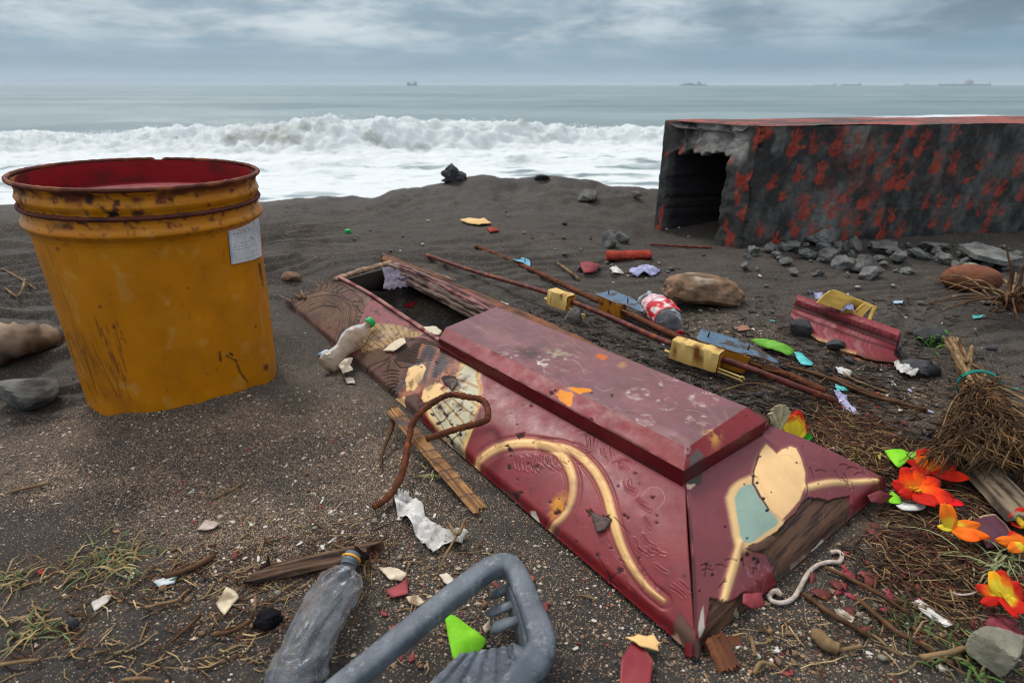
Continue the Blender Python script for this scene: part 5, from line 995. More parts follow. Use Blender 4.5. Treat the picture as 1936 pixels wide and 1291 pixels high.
def rail(path, rad, label, m, specs):
    p0 = T(*path[len(path) // 2][:2]); e = empty('carrying_rail', p0, label, 'coffin rail')
    pts = spline([T(x, y, dz) for x, y, dz in path], 12); b = MB(); b.tube(pts, rad, 12, rough=.12); b.build('rod', M[m], e)
    arr = np.array(pts); px, py = proj(arr)
    for kind, x, L_, h, t in specs:
        i = int(np.argmin(np.abs(px - x))); i = min(max(i, 1), len(arr) - 2); q = arr[i]; u = nrm(arr[i + 1] - arr[i - 1])
        if kind == 'gold':
            b, Pt, f, w, v = bracket(e, q, u, L_, h, t, m)
            c = GOLD * (1 + .15 * f)[..., None]; X, Y = proj(Pt); c = c + (np.array(lin(40, 34, 28)) - c) * (ss(.05, .2, f) * np.exp(-((X - 1345) / 32) ** 2 - ((Y - 676) / 20) ** 2))[..., None]; c = c + (np.array(lin(120, 70, 30)) - c) * (ss(.2, .34, f))[..., None]
            c[:, :1] = c[:, :1] * .55 + AMB * .45; c[:, 3:] = c[:, 3:] * .8 + AMB * .2
            b.slab(Pt[:, ::-1], .0022, np.concatenate([c, np.full(f.shape + (1,), .5)], -1)[:, ::-1]); b.build('bracket_plate', M['paint'], e, 28)
            b = MB(); xe = L_ / 2; b.add([q + u * xe + v * a + w * c_ for a, c_ in ((-t, -h * .6), (-t * .85, h * .34), (t * .7, h * .3), (t * .7, -h * .35))] + [q + u * (xe + .002) + v * a + w * c_ for a, c_ in ((-t, -h * .6), (-t * .85, h * .34), (t * .7, h * .3), (t * .7, -h * .35))], [(0, 1, 2, 3), (7, 6, 5, 4), (0, 4, 5, 1), (1, 5, 6, 2), (2, 6, 7, 3), (3, 7, 4, 0)], (*AMB, .5)); b.build('bracket_end', M['paint'], e, False)
            b = MB(); tl = [q + u * (xe * .75) + v * (-t * .6) + w * (-h * .52), q + u * (xe + .03) + v * (-t * .5) + w * (-h * .60), q + u * (xe + .065) + v * (-t * .5) + w * (-h * .66)]
            for o in (-.0045, .0045): b.tube([z + w * o for z in spline(tl, 8)], .0038, 8, (*(GOLD * .9), .5), flat=.6)
            a = np.linspace(0, 5.2, 16); b.tube([tl[-1] + u * (.006 * math.cos(j)) + w * (.007 * math.sin(j)) for j in a], .0022, 6, (*GOLD, .5)); b.build('hinge_tongue', M['paint'], e)
            b = MB(); tl = [q - u * (xe * .9) + v * (-t * .6) + w * (-h * .45), q - u * (xe + .02) + v * (-t * .6) + w * (-h * .35)]; b.tube(tl, .006, 8, (*(GOLD * .8), .5), flat=.5); b.build('hinge_tab', M['paint'], e)
        else:
            w = nrm(A(0, 0, 1) - u * u[2]); v = np.cross(w, u); v *= np.sign(v[1])
            if h > 0:
                b = MB(); k = 20; Pt = np.array([[q + u * x + v * (-t * .4) + w * z for z in np.linspace(-h * .55, h * .5, 8)] for x in np.linspace(-L_ * .42, L_ * .18, k)]); f = fbm(Pt[..., 0] * 50, Pt[..., 1] * 50, Pt[..., 2] * 50, 323, 5)
                c = AMB * (1 + .25 * f)[..., None]; c = c + (np.array(lin(60, 40, 24)) - c) * ss(.16, .34, f)[..., None]; Pt = Pt + v * (.002 * f)[..., None]; b.slab(Pt, .002, np.concatenate([c, np.full(f.shape + (1,), .55)], -1))
                a0 = q + u * (L_ * .18) + v * (-t * .4); b.box(a0 + v * (t * .35), u * .001, v * t * .35, w * h * .45, (*(AMB * .8), .55)); b.build('amber_plate', M['paint'], e, 40)
            # shield shaped blue top plate with a tapering tail
            S, Q = np.meshgrid(np.linspace(0, 1, 40), np.linspace(-1, 1, 12), indexing='ij'); wid = np.interp(S, [0, .04, .5, .68, .86, 1], [.75, .95, 1, .72, .4, .12]) * t
            z0 = h * .5 if h > 0 else .012
            Pt = q + u * ((-.5 + S) * L_ * 1.12)[..., None] + v * (t * .55 + Q * wid)[..., None] + w * (z0 + .004 * np.abs(Q) ** 2 - .010 * ss(.7, 1, S))[..., None]
            f = fbm(Pt[..., 0] * 40, Pt[..., 1] * 40, 0, 324, 5); base = BLUE if kind == 'blue' else np.array(lin(92, 160, 184)); c = base * (1 + .3 * f)[..., None]; c = c + (np.array(lin(66, 48, 36)) - c) * (ss(.16, .32, f) * .9)[..., None]; c = c + (AMB * .6 - c) * (ss(.85, 1, -Q) * .6)[..., None]
            b = MB(); b.slab(Pt, .002, np.concatenate([c, np.full(f.shape + (1,), .45)], -1)); b.build('shield_plate', M['paint'], e)
            b = MB()
            for s_, o in ((.12, .2), (.62, .1)): b.tube([q + u * ((-.5 + s_) * L_ * 1.12) + v * (t * .5 + o * t) + w * (z0 + dz) for dz in (-.004, .016)], .0022, 7, (*lin(70, 50, 40), .7))
            b.build('screw', M['vcol'], e)
            if h > 0:
                b = MB(); tl = [q + u * (L_ * .2) + v * (-t * .3) + w * (h * .2), q + u * (L_ * .34) + v * (-t * .2) + w * (h * .15), q + u * (L_ * .40) + v * 0 + w * (-h * .05), q + u * (L_ * .6) + v * (t * .1) + w * (-h * .0)]; b.tube(spline(tl, 6), .0042, 8, (*lin(104, 70, 36), .6), flat=.6); b.build('bent_tongue', M['paint'], e)
rail([(806, 482, .012), (900, 514, .03), (1030, 552, .055), (1150, 598, .055), (1260, 646, .055), (1400, 690, .055), (1500, 728, .035), (1582, 758, .012)], .0082, 'long rusty red rod with two pale gold brackets lying behind the coffin lid', 'rodred', [('gold', 1062, .092, .046, .020), ('gold', 1318, .132, .050, .021)])
rail([(900, 466, .012), (960, 490, .006), (1010, 512, .012), (1100, 555, .035), (1180, 590, .045), (1280, 636, .045), (1370, 672, .045), (1480, 706, .02), (1560, 740, .01)], .0095, 'rusty brown rod with blue and amber shield brackets behind the gold bracketed rod', 'rust', [('teal', 985, .125, 0, .028), ('blue', 1168, .185, .050, .04), ('blue', 1385, .195, .050, .046)])
# ------------------------------------------------------------------ rods, rope and sticks
def stick(path, rad, label, m, name, cat, n=8, group=None, flat=1.0, rough=.15, sm=8, seed=0, absz=False):
    pts = spline([P(*q) if absz else T(*q) for q in path], sm) if len(path) > 2 else [T(*q) for q in path]
    b = MB(); b.tube(pts, rad, n, flat=flat, rough=rough, seed=seed); return tag(b.build(name, M[m], None), label, cat, group)
rb = [(706, 958, .012), (726, 946, .013), (748, 922, .018), (764, 880, .035), (773, 830, .055), (780, 800, .07), (800, 775, .088), (825, 757, .098), (850, 746, .102), (885, 750, .104), (912, 757, .104), (922, 772, .102), (921, 792, .096), (904, 800, .092), (860, 812, .088), (806, 830, .072)]
b = MB(); pts = spline([P(*q) for q in rb], 9); tw = np.arange(len(pts)); b.tube(pts, .0068 * (1 + .10 * np.sin(tw * 2.1)), 10, rough=.18); tag(b.build('bent_rebar', M['rust']), 'thick rusty twisted bar bent into a loop across the carved coffin side', 'rebar')
b = MB(); b.tube(spline([P(740, 768, .045), P(742, 796, .035), P(734, 826, .025), P(724, 852, .012), P(719, 884, .004)], 8), [.0042, .006, .0045, .0035, .002], 8, rough=.35); tag(b.build('dead_root', M['twig']), 'thin brown root hanging down from the coffin edge beside the rebar loop', 'root')
def plank(p0, p1, wd, t, colf, n=90, m=14, seed=0, rag=.01, up=(0, 0, 1), sag=0.0):
    p0, p1 = np.asarray(p0, float), np.asarray(p1, float); u = nrm(p1 - p0); w = nrm(np.asarray(up, float) - u * (np.asarray(up) @ u)); v = np.cross(w, u); L_ = np.linalg.norm(p1 - p0)
    S, Q = np.meshgrid(np.linspace(0, 1, n), np.linspace(-1, 1, m), indexing='ij'); f = fbm(S * L_ * 10, Q * 3, 0, 331 + seed, 5); e0 = rag * fbm(Q * 5, 0 * Q + seed, 0, 332, 4)
    sx = S * L_ + e0 * (np.exp(-S * 14) + np.exp(-(1 - S) * 14)); Pt = p0 + u * sx[..., None] + v * (Q * wd / 2 * (1 + .05 * fbm(S * 8, 0 * S, 0, 333 + seed, 3)))[..., None] + w * (.0015 * f - .3 * t * np.abs(Q) ** 8 - sag * np.sin(np.pi * S))[..., None]
    b = MB(); b.slab(Pt, t, colf(S, Q, f)); return b
def cst(S, Q, f):
    c = np.array(lin(150, 108, 66)) * (1 + .35 * f)[..., None]; g = fbm(S * 4, Q * 7, 0, 334, 4); c = c + (np.array(lin(104, 70, 44)) - c) * ss(0, .3, g)[..., None]
    for s0 in (.1, .3, .47, .55, .66, .74, .88): c = c + (np.array(lin(62, 46, 40)) - c) * ((ss(.010, .003, np.abs(S - s0 - .012 * Q)) * .85 + ss(.03, .01, np.abs(S - s0 - .03)) * ss(.1, .4, f + .2) * .5))[..., None]
    c = c + (np.array(lin(70, 60, 62)) - c) * (ss(.05, .02, np.abs(S - .17 - .05 * Q)) * .8)[..., None]; return np.concatenate([np.clip(c, 0, 1), np.full(S.shape + (1,), .7)], -1)
b = plank(P(742, 772, .058), P(908, 962, .010), .031, .010, cst, seed=1); tag(b.build('wooden_batten', M['vcol'], None, 40), 'light brown wooden batten with dark cross marks leaning off the coffin side', 'batten')
def cdr(S, Q, f):
    c = np.array(lin(78, 56, 43)) * (1 + .8 * f)[..., None]; g = fbm(S * 3, Q * 9, 0, 335, 4); c = c + (np.array(lin(34, 25, 21)) - c) * ss(-.05, .25, g)[..., None]; c = c + (np.array(lin(122, 98, 80)) - c) * (ss(.1, .4, -g) * .5)[..., None]; return np.concatenate([np.clip(c, 0, 1), np.full(S.shape + (1,), .9)], -1)
b = plank(T(488, 1082, .012), T(704, 1034, .022), .036, .018, cdr, seed=2, rag=.03); tag(b.build('rotten_plank', M['vcol'], None, 40), 'dark rotten strip of wood above the neck of the crushed grey bottle', 'driftwood')
b = plank(T(1355, 1200, .030), T(1382, 1262, .006), .034, .022, lambda S, Q, f: np.concatenate([np.clip(np.array(lin(112, 66, 44)) * (1 + .5 * f)[..., None] * (1 - .25 * (Q > .2))[..., None], 0, 1), np.full(S.shape + (1,), .75)], -1), n=40, seed=3); tag(b.build('wood_stub', M['vcol'], None, 40), 'short reddish wooden stub poking out from the front corner of the coffin', 'wood block')
def cgr(S, Q, f):
    g = fbm(S * 2, Q * 11, 0, 336, 5); c = np.array(lin(122, 106, 86)) * (1 + .4 * f)[..., None]; c = c + (np.array(lin(58, 46, 38)) - c) * ss(0, .22, g)[..., None]; return np.concatenate([np.clip(c, 0, 1), np.full(S.shape + (1,), .85)], -1)
b = plank(T(1850, 872, .03), T(1960, 985, .04), .075, .045, cgr, seed=4, rag=.03); tag(b.build('driftwood_beam', M['vcol'], None, 40), 'weathered grey brown beam with split grain under the broom bundle', 'driftwood')
p = T(30, 668); b = MB(); b.tube(spline([T(-60, 660, .04), T(-10, 652, .045), T(40, 640, .045), T(85, 640, .022), T(112, 636, .012)], 8), [.05, .062, .058, .042, .012], 18, rough=.35, seed=4, flat=.8); tag(b.build('driftwood_log', M['palewood'], None, True), 'pale worn driftwood log with dark knots left of the drum', 'driftwood')
b = MB(); pts = [(1452, 1128), (1460, 1118), (1470, 1116), (1474, 1124), (1464, 1117), (1455, 1126), (1460, 1136), (1480, 1139), (1500, 1130), (1514, 1108), (1526, 1086), (1542, 1070), (1566, 1062), (1586, 1062), (1592, 1050), (1584, 1042), (1570, 1044)]
b.tube(spline([T(x, y, .006 + (.008 if k == 4 else 0)) for k, (x, y) in enumerate(pts)], 7), .0036, 9, rough=.16); tag(b.build('cotton_cord', M['cord']), 'thick white cord curled into an s shape at the foot of the coffin', 'cord')
stick([(1795, 1118, .006), (1815, 1124, .01), (1838, 1122, .01), (1855, 1114, .006)], .0016, 'thin white wire curved on the litter below the orange flower', 'cord', 'white_wire', 'wire', 6)
for i, (pth, r, lb, m) in enumerate([
    ([(1055, 498, .01), (1075, 512, .012), (1095, 528, .008)], .006, 'short pale brown stick beyond the teal bracket', 'straw'),
    ([(1480, 690, .01), (1560, 712, .012), (1640, 745, .01), (1752, 776, .006)], .005, 'long thin brown stick pointing at the broom from the blue bracket', 'twig'),
    ([(1575, 712, .01), (1650, 744, .012), (1700, 760, .008)], .004, 'thin split stick lying close above the long stick by the broom', 'twig'),
    ([(1590, 702, .008), (1620, 720, .01), (1680, 742, .008)], .003, 'short twig next to the white lace scrap', 'straw'),
    ([(1230, 462, .008), (1300, 466, .01), (1345, 468, .008)], .006, 'dark red stick lying in front of the vault opening', 'rodred'),
    ([(848, 990, .008), (866, 1010, .03), (880, 980, .035)], .0025, 'pale straw leaning on the white cloth', 'straw'),
    ([(830, 1082, .004), (842, 1050, .02), (880, 985, .03)], .0022, 'long pale straw crossing the white cloth tip', 'straw'),
    ([(0, 1256, .006), (40, 1250, .01), (75, 1247, .004)], .004, 'yellow reed at the bottom left corner', 'straw'),
    ([(275, 1148, .006), (300, 1142, .008), (337, 1134, .006)], .004, 'tan split straw left of the black clump', 'straw'),
    ([(325, 1212, .006), (350, 1190, .01), (378, 1162, .006)], .004, 'brown twig with peeled tip below the tan straw', 'twig'),
    ([(400, 1200, .006), (440, 1192, .012), (475, 1172, .006)], .003, 'dark curved twig in front of the black clump', 'twig'),
    ([(472, 1176, .004), (482, 1145, .02), (482, 1122, .012)], .0022, 'thin curved straw standing beside the black clump', 'straw'),
    ([(230, 1285, .006), (262, 1282, .012), (292, 1284, .006)], .004, 'bent reed at the bottom edge of the picture', 'straw'),
    ([(312, 1090, .006), (360, 1075, .010), (405, 1050, .006)], .008, 'dark flat strip of bark by the grass tuft', 'twig'),
    ([(400, 944, .004), (430, 930, .006), (462, 912, .004)], .0022, 'pale straw on the gritty sand in front of the drum', 'straw'),
    ([(20, 930, .004), (60, 920, .006), (95, 912, .004)], .003, 'pale reed lying on the smooth sand at far left', 'straw'),
    ([(1540, 1195, .008), (1560, 1215, .012), (1582, 1226, .008)], .010, 'fat tan seed pod on the sand right of the wood stub', 'straw'),
    ([(1578, 1228, .006), (1605, 1226, .01), (1628, 1220, .006)], .003, 'thin pale stick joined to the tan seed pod', 'straw'),
    ([(1420, 1204, .004), (1424, 1222, .012), (1427, 1240, .008)], .003, 'yellow straw stub with white bud right of the wood stub', 'straw'),
    ([(1425, 1272, .006), (1440, 1252, .01), (1465, 1258, .006)], .003, 'bent tan stalk near the bottom centre right', 'straw'),
    ([(1620, 1130, .008), (1690, 1190, .014), (1740, 1218, .012), (1800, 1255, .008)], .006, 'long dark branch across the lower right litter', 'twig'),
    ([(1560, 1072, .01), (1640, 1110, .014), (1720, 1160, .01)], .005, 'brown vine running down from the white cord', 'twig'),
    ([(1520, 1122, .008), (1570, 1158, .012), (1640, 1200, .008)], .004, 'thin dark vine below the white cord', 'twig'),
    ([(1740, 1242, .008), (1800, 1232, .012), (1850, 1218, .008)], .004, 'tan twig beside the pale stone at lower right', 'straw'),
    ([(10, 545, .01), (35, 560, .02), (48, 528, .03)], .004, 'pale forked twig on the ledges left of the drum', 'straw'),
    ([(5, 508, .01), (40, 528, .02), (70, 548, .02)], .0035, 'thin pale twig crossing the forked twig left of the drum', 'straw'),
    ([(1000, 648, .01), (1060, 660, .02), (1120, 690, .012)], .002, 'thin grey stem behind the raised coffin panel', 'straw'),
    ([(1360, 740, .006), (1420, 724, .01), (1470, 735, .006)], .002, 'curved green grey stem under the gold bracketed rod', 'straw')]):
    r *= .62 if pth[0][0] < 500 and pth[0][1] > 900 and r > .003 else .62 if r > .0045 and pth[0][0] > 1500 and pth[0][1] > 1060 and 'pod' not in lb else 1; stick(pth, r, lb, m, 'stick' if r > .0026 else 'straw_stem', 'stick', 7, rough=.3, seed=i)
# ------------------------------------------------------------------ sheets: cloth, plastic, chips
def sheet(pix, label, m, name, cat, dz=.006, t=.0015, crumple=.008, fs=40, dome=0.0, seed=0, rings=6, group=None, c=None, nseg=56, smooth=True, zs=None):
    r = [T(x, y, dz if zs is None else zs[i]) for i, (x, y) in enumerate(pix)]; r = [q for q in spline(r + [r[0]], 5)[:-1]] if ('leaf' in name or 'strip' in name) else r; b = MB(); b.sheet(r, t, crumple, fs, rings, c, dome, seed, nseg=nseg); return tag(b.build(name, M[m], None, smooth), label, cat, group)
sheet([(745, 940), (772, 935), (800, 950), (803, 972), (828, 992), (858, 1010), (888, 1010), (870, 1026), (838, 1032), (820, 1047), (786, 1010), (772, 985), (752, 975)], 'crumpled dirty white cloth scrap lying near the end of the rebar', 'cloth', 'crumpled_cloth', 'cloth', .006, .0012, .016, 26, .005, 3, 18, nseg=110)
sheet([(742, 936), (760, 930), (776, 940), (764, 950), (748, 948)], 'small white string knot at the top of the crumpled cloth', 'cloth', 'string_knot', 'string', .008, .001, .02, 90, .008, 4, 6)
sheet([(840, 1163), (856, 1162), (884, 1180), (908, 1198), (919, 1212), (900, 1236), (862, 1250), (850, 1215)], 'bright lime green leaf shaped fabric under the grey plastic frame', 'lime', 'fabric_leaf', 'artificial leaf', .010, .0012, .003, 12, .003, 5, 8)
sheet([(1418, 643), (1450, 643), (1485, 654), (1502, 663), (1490, 670), (1470, 662), (1440, 654)], 'lime green strip curling out behind the blue shield bracket', 'limedark', 'green_strip', 'plastic strip', .020, .0015, .006, 20, .012, 6)
sheet([(1500, 664), (1516, 668), (1538, 686), (1535, 692), (1515, 688), (1506, 676)], 'turquoise plastic flake at the tip of the lime strip', 'teal', 'plastic_flake', 'plastic', .010, .0015, .004, 20, .004, 7)
sheet([(1190, 508), (1215, 502), (1250, 510), (1240, 518), (1205, 521), (1190, 516)], 'lavender cloth scrap in front of the vault opening', 'lavender', 'cloth_scrap', 'cloth', .01, .0015, .02, 24, .01, 8)
sheet([(1152, 506), (1164, 502), (1172, 512), (1180, 516), (1160, 517)], 'small white bent scrap left of the lavender cloth', 'cloth', 'white_scrap', 'scrap', .01, .0015, .01, 24, .01, 9)
sheet([(1096, 500), (1112, 495), (1134, 500), (1130, 512), (1104, 515)], 'dusty maroon torn fragment beyond the teal bracket', 'maroonchip', 'torn_fragment', 'fragment', .015, .003, .01, 24, .012, 10)
sheet([(870, 416), (882, 412), (918, 414), (930, 422), (908, 425), (886, 422)], 'long pale wood chip on the sand below the bank', 'creamveneer', 'wood_chip', 'wood chip', .012, .004, .006, 20, .006, 11)
sheet([(920, 430), (938, 430), (944, 436), (926, 438)], 'small dull red chip beside the long pale wood chip', 'brick', 'red_chip', 'chip', .01, .004, .004, 20, .004, 12)
sheet([(1690, 684), (1708, 688), (1738, 702), (1730, 710), (1706, 706), (1694, 696)], 'white lace like scrap on the dark stone before the broom', 'cloth', 'lace_scrap', 'cloth', .016, .001, .012, 60, .004, 13)
sheet([(1578, 696), (1592, 694), (1612, 706), (1606, 712), (1588, 706)], 'torn white paper scrap below the turquoise flake', 'cloth', 'paper_scrap', 'paper', .008, .001, .008, 50, .004, 14)
sheet([(1576, 735), (1592, 742), (1612, 770), (1628, 786), (1606, 780), (1588, 762)], 'dull translucent plastic film near the end of the gold bracketed rod', 'lavender', 'plastic_film', 'plastic film', .006, .001, .010, 50, .004, 15)
sheet([(1578, 728), (1600, 730), (1604, 738), (1584, 740)], 'small teal film scrap at the rod end', 'teal', 'film_scrap', 'plastic film', .006, .001, .008, 50, .003, 16)
sheet([(1672, 852), (1700, 848), (1718, 856), (1720, 868), (1700, 884), (1686, 872)], 'lime green artificial leaf behind the red flower', 'lime', 'fabric_leaf', 'artificial leaf', .026, .0012, .004, 12, .005, 17)
sheet([(1712, 856), (1738, 854), (1750, 868), (1742, 872), (1724, 866)], 'curled lime green leaf tip beside the orange flower', 'limedark', 'fabric_leaf', 'artificial leaf', .03, .0012, .004, 12, .004, 18)
sheet([(1676, 940), (1688, 928), (1704, 946), (1700, 952), (1682, 950)], 'lime green leaf under the large red flower', 'lime', 'fabric_leaf', 'artificial leaf', .02, .0012, .004, 12, .003, 19)
sheet([(1682, 944), (1712, 956), (1748, 952), (1744, 962), (1706, 966)], 'cream flat stick tip under the large red flower', 'cloth', 'cream_strip', 'strip', .014, .002, .003, 20, .004, 20)
sheet([(1838, 985), (1856, 974), (1880, 972), (1902, 990), (1914, 1010), (1890, 1032), (1866, 1034), (1850, 1010)], 'rounded maroon veneer piece with cream rim beside the orange flower', 'paint', 'veneer_piece', 'veneer', .016, .003, .002, 20, .005, 21, c=lambda v, k: np.hstack([np.array(lin(84, 44, 56)) + (np.array(lin(196, 168, 130)) - np.array(lin(84, 44, 56))) * (ss(.9, .96, k) * (v[:, 0] > v[:, 0].mean()))[:, None], np.full((len(k), 1), .45)]))
sheet([(1842, 902), (1856, 898), (1872, 912), (1888, 935), (1868, 930), (1850, 918)], 'thin maroon leaf lying against the grey beam', 'rodred', 'dry_leaf', 'leaf', .02, .0012, .004, 20, .008, 22)
sheet([(1170, 1300), (1174, 1245), (1196, 1212), (1222, 1228), (1236, 1250), (1228, 1300)], 'large maroon and cream veneer shard at the bottom edge', 'paint', 'veneer_shard', 'veneer', .012, .003, .0015, 20, .001, 23, c=lambda v, k: np.hstack([np.array(lin(128, 44, 50)) + (np.array(lin(214, 180, 140)) - np.array(lin(128, 44, 50))) * (ss(.03, .06, v[:, 0] - v[:, 0].mean() + .35 * (v[:, 1] - v[:, 1].mean()) + .008))[:, None], np.full((len(k), 1), .45)]))
sheet([(1182, 1204), (1198, 1203), (1206, 1198), (1222, 1202), (1236, 1199), (1244, 1212), (1250, 1214), (1243, 1219), (1246, 1229), (1228, 1224), (1210, 1220), (1200, 1212)], 'torn cream veneer flake above the large maroon shard', 'creamveneer', 'veneer_flake', 'veneer', .018, .002, .0015, 30, .001, 24)
def chipc(c1, c2, f=.06): return lambda v, k: np.hstack([np.array(c1) + (np.array(c2) - np.array(c1)) * ss(-.1, .3, fbm(v[:, 0] * 60, v[:, 1] * 60, 0, 341, 3))[:, None], np.full((len(k), 1), .6)])
for lb, pix, c1, c2 in (
    ('tattered cream flake left of the grey bottle', [(408, 1140), (428, 1108), (444, 1116), (452, 1128), (436, 1146), (424, 1162), (414, 1150)], lin(206, 188, 160), lin(150, 130, 106)),
    ('white flake beneath the larger grass tuft', [(172, 1140), (190, 1128), (212, 1124), (204, 1138), (178, 1154)], lin(196, 186, 174), lin(150, 136, 120)),
    ('pale blue and white scrap right of the grass tuft', [(290, 1100), (312, 1092), (336, 1088), (330, 1100), (300, 1108)], lin(196, 200, 200), lin(120, 160, 160)),
    ('pinkish white flake with red sliver on the gritty sand', [(372, 1000), (390, 982), (416, 988), (404, 998), (386, 1002)], lin(196, 176, 162), lin(160, 140, 126)),
    ('cream leaf like flake above the pink shard', [(716, 1072), (745, 1072), (770, 1084), (760, 1098), (736, 1094)], lin(216, 198, 172), lin(170, 150, 126)),
    ('cream flake touching the grey plastic bar', [(830, 1086), (844, 1082), (862, 1098), (856, 1108), (840, 1100)], lin(214, 200, 180), lin(170, 150, 126)),
    ('cream chip between the pink shard and the bar', [(768, 1128), (790, 1124), (803, 1138), (790, 1144), (774, 1140)], lin(206, 186, 156), lin(140, 116, 90)),
    ('pink maroon shard above the grey plastic bar', [(728, 1116), (770, 1094), (772, 1122), (742, 1130)], lin(150, 66, 70), lin(130, 50, 54)),
    ('small maroon flake between bottle and bar', [(738, 1184), (754, 1176), (756, 1190), (742, 1194)], lin(150, 60, 58), lin(120, 46, 48)),
    ('orange brown triangular flake behind the plastic corner', [(990, 1080), (1012, 1090), (1004, 1108), (994, 1104)], lin(178, 104, 76), lin(140, 84, 60)),
    ('small maroon flake right of the plastic corner', [(1020, 1140), (1036, 1138), (1036, 1156), (1024, 1158)], lin(140, 58, 62), lin(120, 46, 50)),
    ('torn cream flake inside the grey plastic frame', [(912, 1184), (926, 1170), (928, 1186), (918, 1196)], lin(206, 190, 172), lin(150, 130, 110)),
    ('cracked white painted stick on the lower right litter', [(1722, 1138), (1738, 1130), (1780, 1164), (1806, 1182), (1786, 1186), (1750, 1160)], lin(200, 194, 186), lin(110, 100, 92)),
    ('small white knuckle shaped chip below the cord', [(1576, 1152), (1590, 1150), (1616, 1166), (1610, 1178), (1590, 1168)], lin(206, 196, 180), lin(140, 126, 110)),
    ('maroon shard cluster at right edge beneath the flower', [(1856, 1180), (1880, 1158), (1918, 1170), (1936, 1200), (1900, 1212), (1870, 1196)], lin(112, 40, 52), lin(140, 60, 70)),
    ('maroon flake right of the white cord', [(1592, 1082), (1604, 1078), (1626, 1092), (1614, 1100), (1598, 1094)], lin(136, 48, 60), lin(116, 40, 50)),
    ('dark maroon curl left of the lower right vine', [(1670, 1114), (1682, 1112), (1690, 1130), (1680, 1136)], lin(150, 60, 74), lin(116, 40, 50)),
    ('cream paper triangle behind the foot end of the coffin', [(1558, 850), (1588, 843), (1594, 856), (1576, 850)], lin(206, 192, 176), lin(180, 160, 140)),
    ('lime chip of paint near the broom handle end', [(1838, 596), (1862, 595), (1864, 600), (1840, 602)], lin(90, 176, 172), lin(70, 150, 150)),
    ('pale blue paper sliver behind the maroon moulding', [(1688, 570), (1708, 568), (1706, 573), (1690, 574)], lin(170, 190, 206), lin(150, 170, 190)),
    ('pinkish brick crumb right of the crushed soda bottle', [(1386, 618), (1412, 614), (1420, 622), (1396, 626)], lin(150, 104, 84), lin(110, 80, 64)),
    ('red petal scrap inside the dark coffin opening', [(762, 578), (778, 569), (788, 572), (782, 578), (770, 582)], lin(140, 20, 26), lin(100, 16, 20)),
    ('white chip at the bottom end of the milky bottle', [(650, 712), (668, 714), (672, 724), (656, 724)], lin(206, 194, 176), lin(170, 156, 140)),
    ('torn veneer curl under the milky bottle', [(640, 690), (652, 676), (668, 676), (662, 690), (668, 698), (648, 706)], lin(200, 186, 164), lin(140, 124, 108)),
    ('blue white paper under the base of the milky bottle', [(600, 670), (616, 660), (640, 666), (612, 674)], lin(196, 206, 216), lin(90, 150, 190))):
    if 'lime chip' in lb: lb = 'turquoise sliver on the sand left of the root clump'
    onc = 'milky' in lb; sheet(pix, lb, 'vcol', 'paint_flake', 'flake', .030 if 'torn veneer curl' in lb else .006, .0016, .003, 50, .0015, len(lb), c=chipc(c1, c2), rings=4, nseg=36)
# ------------------------------------------------------------------ bottles
def bottle(path, radii, nm, label, m, flat, crumple, seed, capr=None, ringm=None, n=48, parts=()):
    pts = spline([np.asarray(q) for q in path], 14); k = len(pts); rad = np.interp(np.linspace(0, 1, k), np.linspace(0, 1, len(radii)), radii)
    e = empty(nm, pts[k // 2] * A(1, 1, 0) + A(0, 0, gz1(pts[k // 2][0], pts[k // 2][1])), label, 'bottle')
    b = MB(); b.tube(pts, rad, n, flat=flat); v = b.v[0]; cen = np.repeat(np.array(pts), n, axis=0); d = v - cen
    env = np.repeat(ss(0, .10, np.linspace(0, 1, k)) * ss(1, .88, np.linspace(0, 1, k)), n)
    f = np.abs(fbm(v[:, 0] * 26, v[:, 1] * 26, v[:, 2] * 26, 400 + seed, 2)) * 2 - .4 + .5 * np.abs(fbm(v[:, 0] * 60, v[:, 1] * 60, v[:, 2] * 60, 410 + seed, 3))
    
    if seed == 2:
        S_ = np.repeat(np.linspace(0, 1, k), n); an = np.tile(np.linspace(0, 2 * np.pi, n, endpoint=False), k); cr = lambda sd, fa, fs_: 1 - 2.6 * np.abs(fbm(np.cos(an + S_ * 1.5) * fa + 3, np.sin(an + S_ * 1.5) * fa, S_ * fs_, sd, 3))
        f = .75 * np.clip(cr(441, 1.0, 3.2), -1, 1) + .45 * np.clip(cr(442, 2.2, 6), -1, 1) - .3
    b.v[0] = cen + d * (1 + crumple * f * env)[:, None]; o = b.build('bottle_body', M[m], e)
    return e, pts, rad
# milky bottle with a green cap leaning on the coffin side
q0, q1 = SP(616, 692, .030), SP(697, 612, .022); pa = [q0 + (q1 - q0) * t for t in np.linspace(0, 1, 6)]
e, pts, rad = bottle(pa, [.029, .034, .032, .027, .024, .027, .033, .037, .037, .033, .024, .014, .0125], 'milky_bottle', 'cloudy clear plastic bottle with green cap lying on the carved coffin side', 'bottle', .9, .10, 1)
u = nrm(pts[-1] - pts[-4]); b = MB(); kk = 40; cr = .0150 * (1 + .03 * np.cos(np.linspace(0, 2 * np.pi, kk, endpoint=False) * 20)); b.tube([pts[-1] - u * .002, pts[-1] + u * .001, pts[-1] + u * .013, pts[-1] + u * .0155], [.0142, .0152, .0152, .0125], 40); b.build('green_cap', M['cap'], e, 40)
b = MB(); b.tube([pts[-1] - u * .007, pts[-1] - u * .005], .0138, 32); b.build('neck_ring', M['bottle'], e, 40)
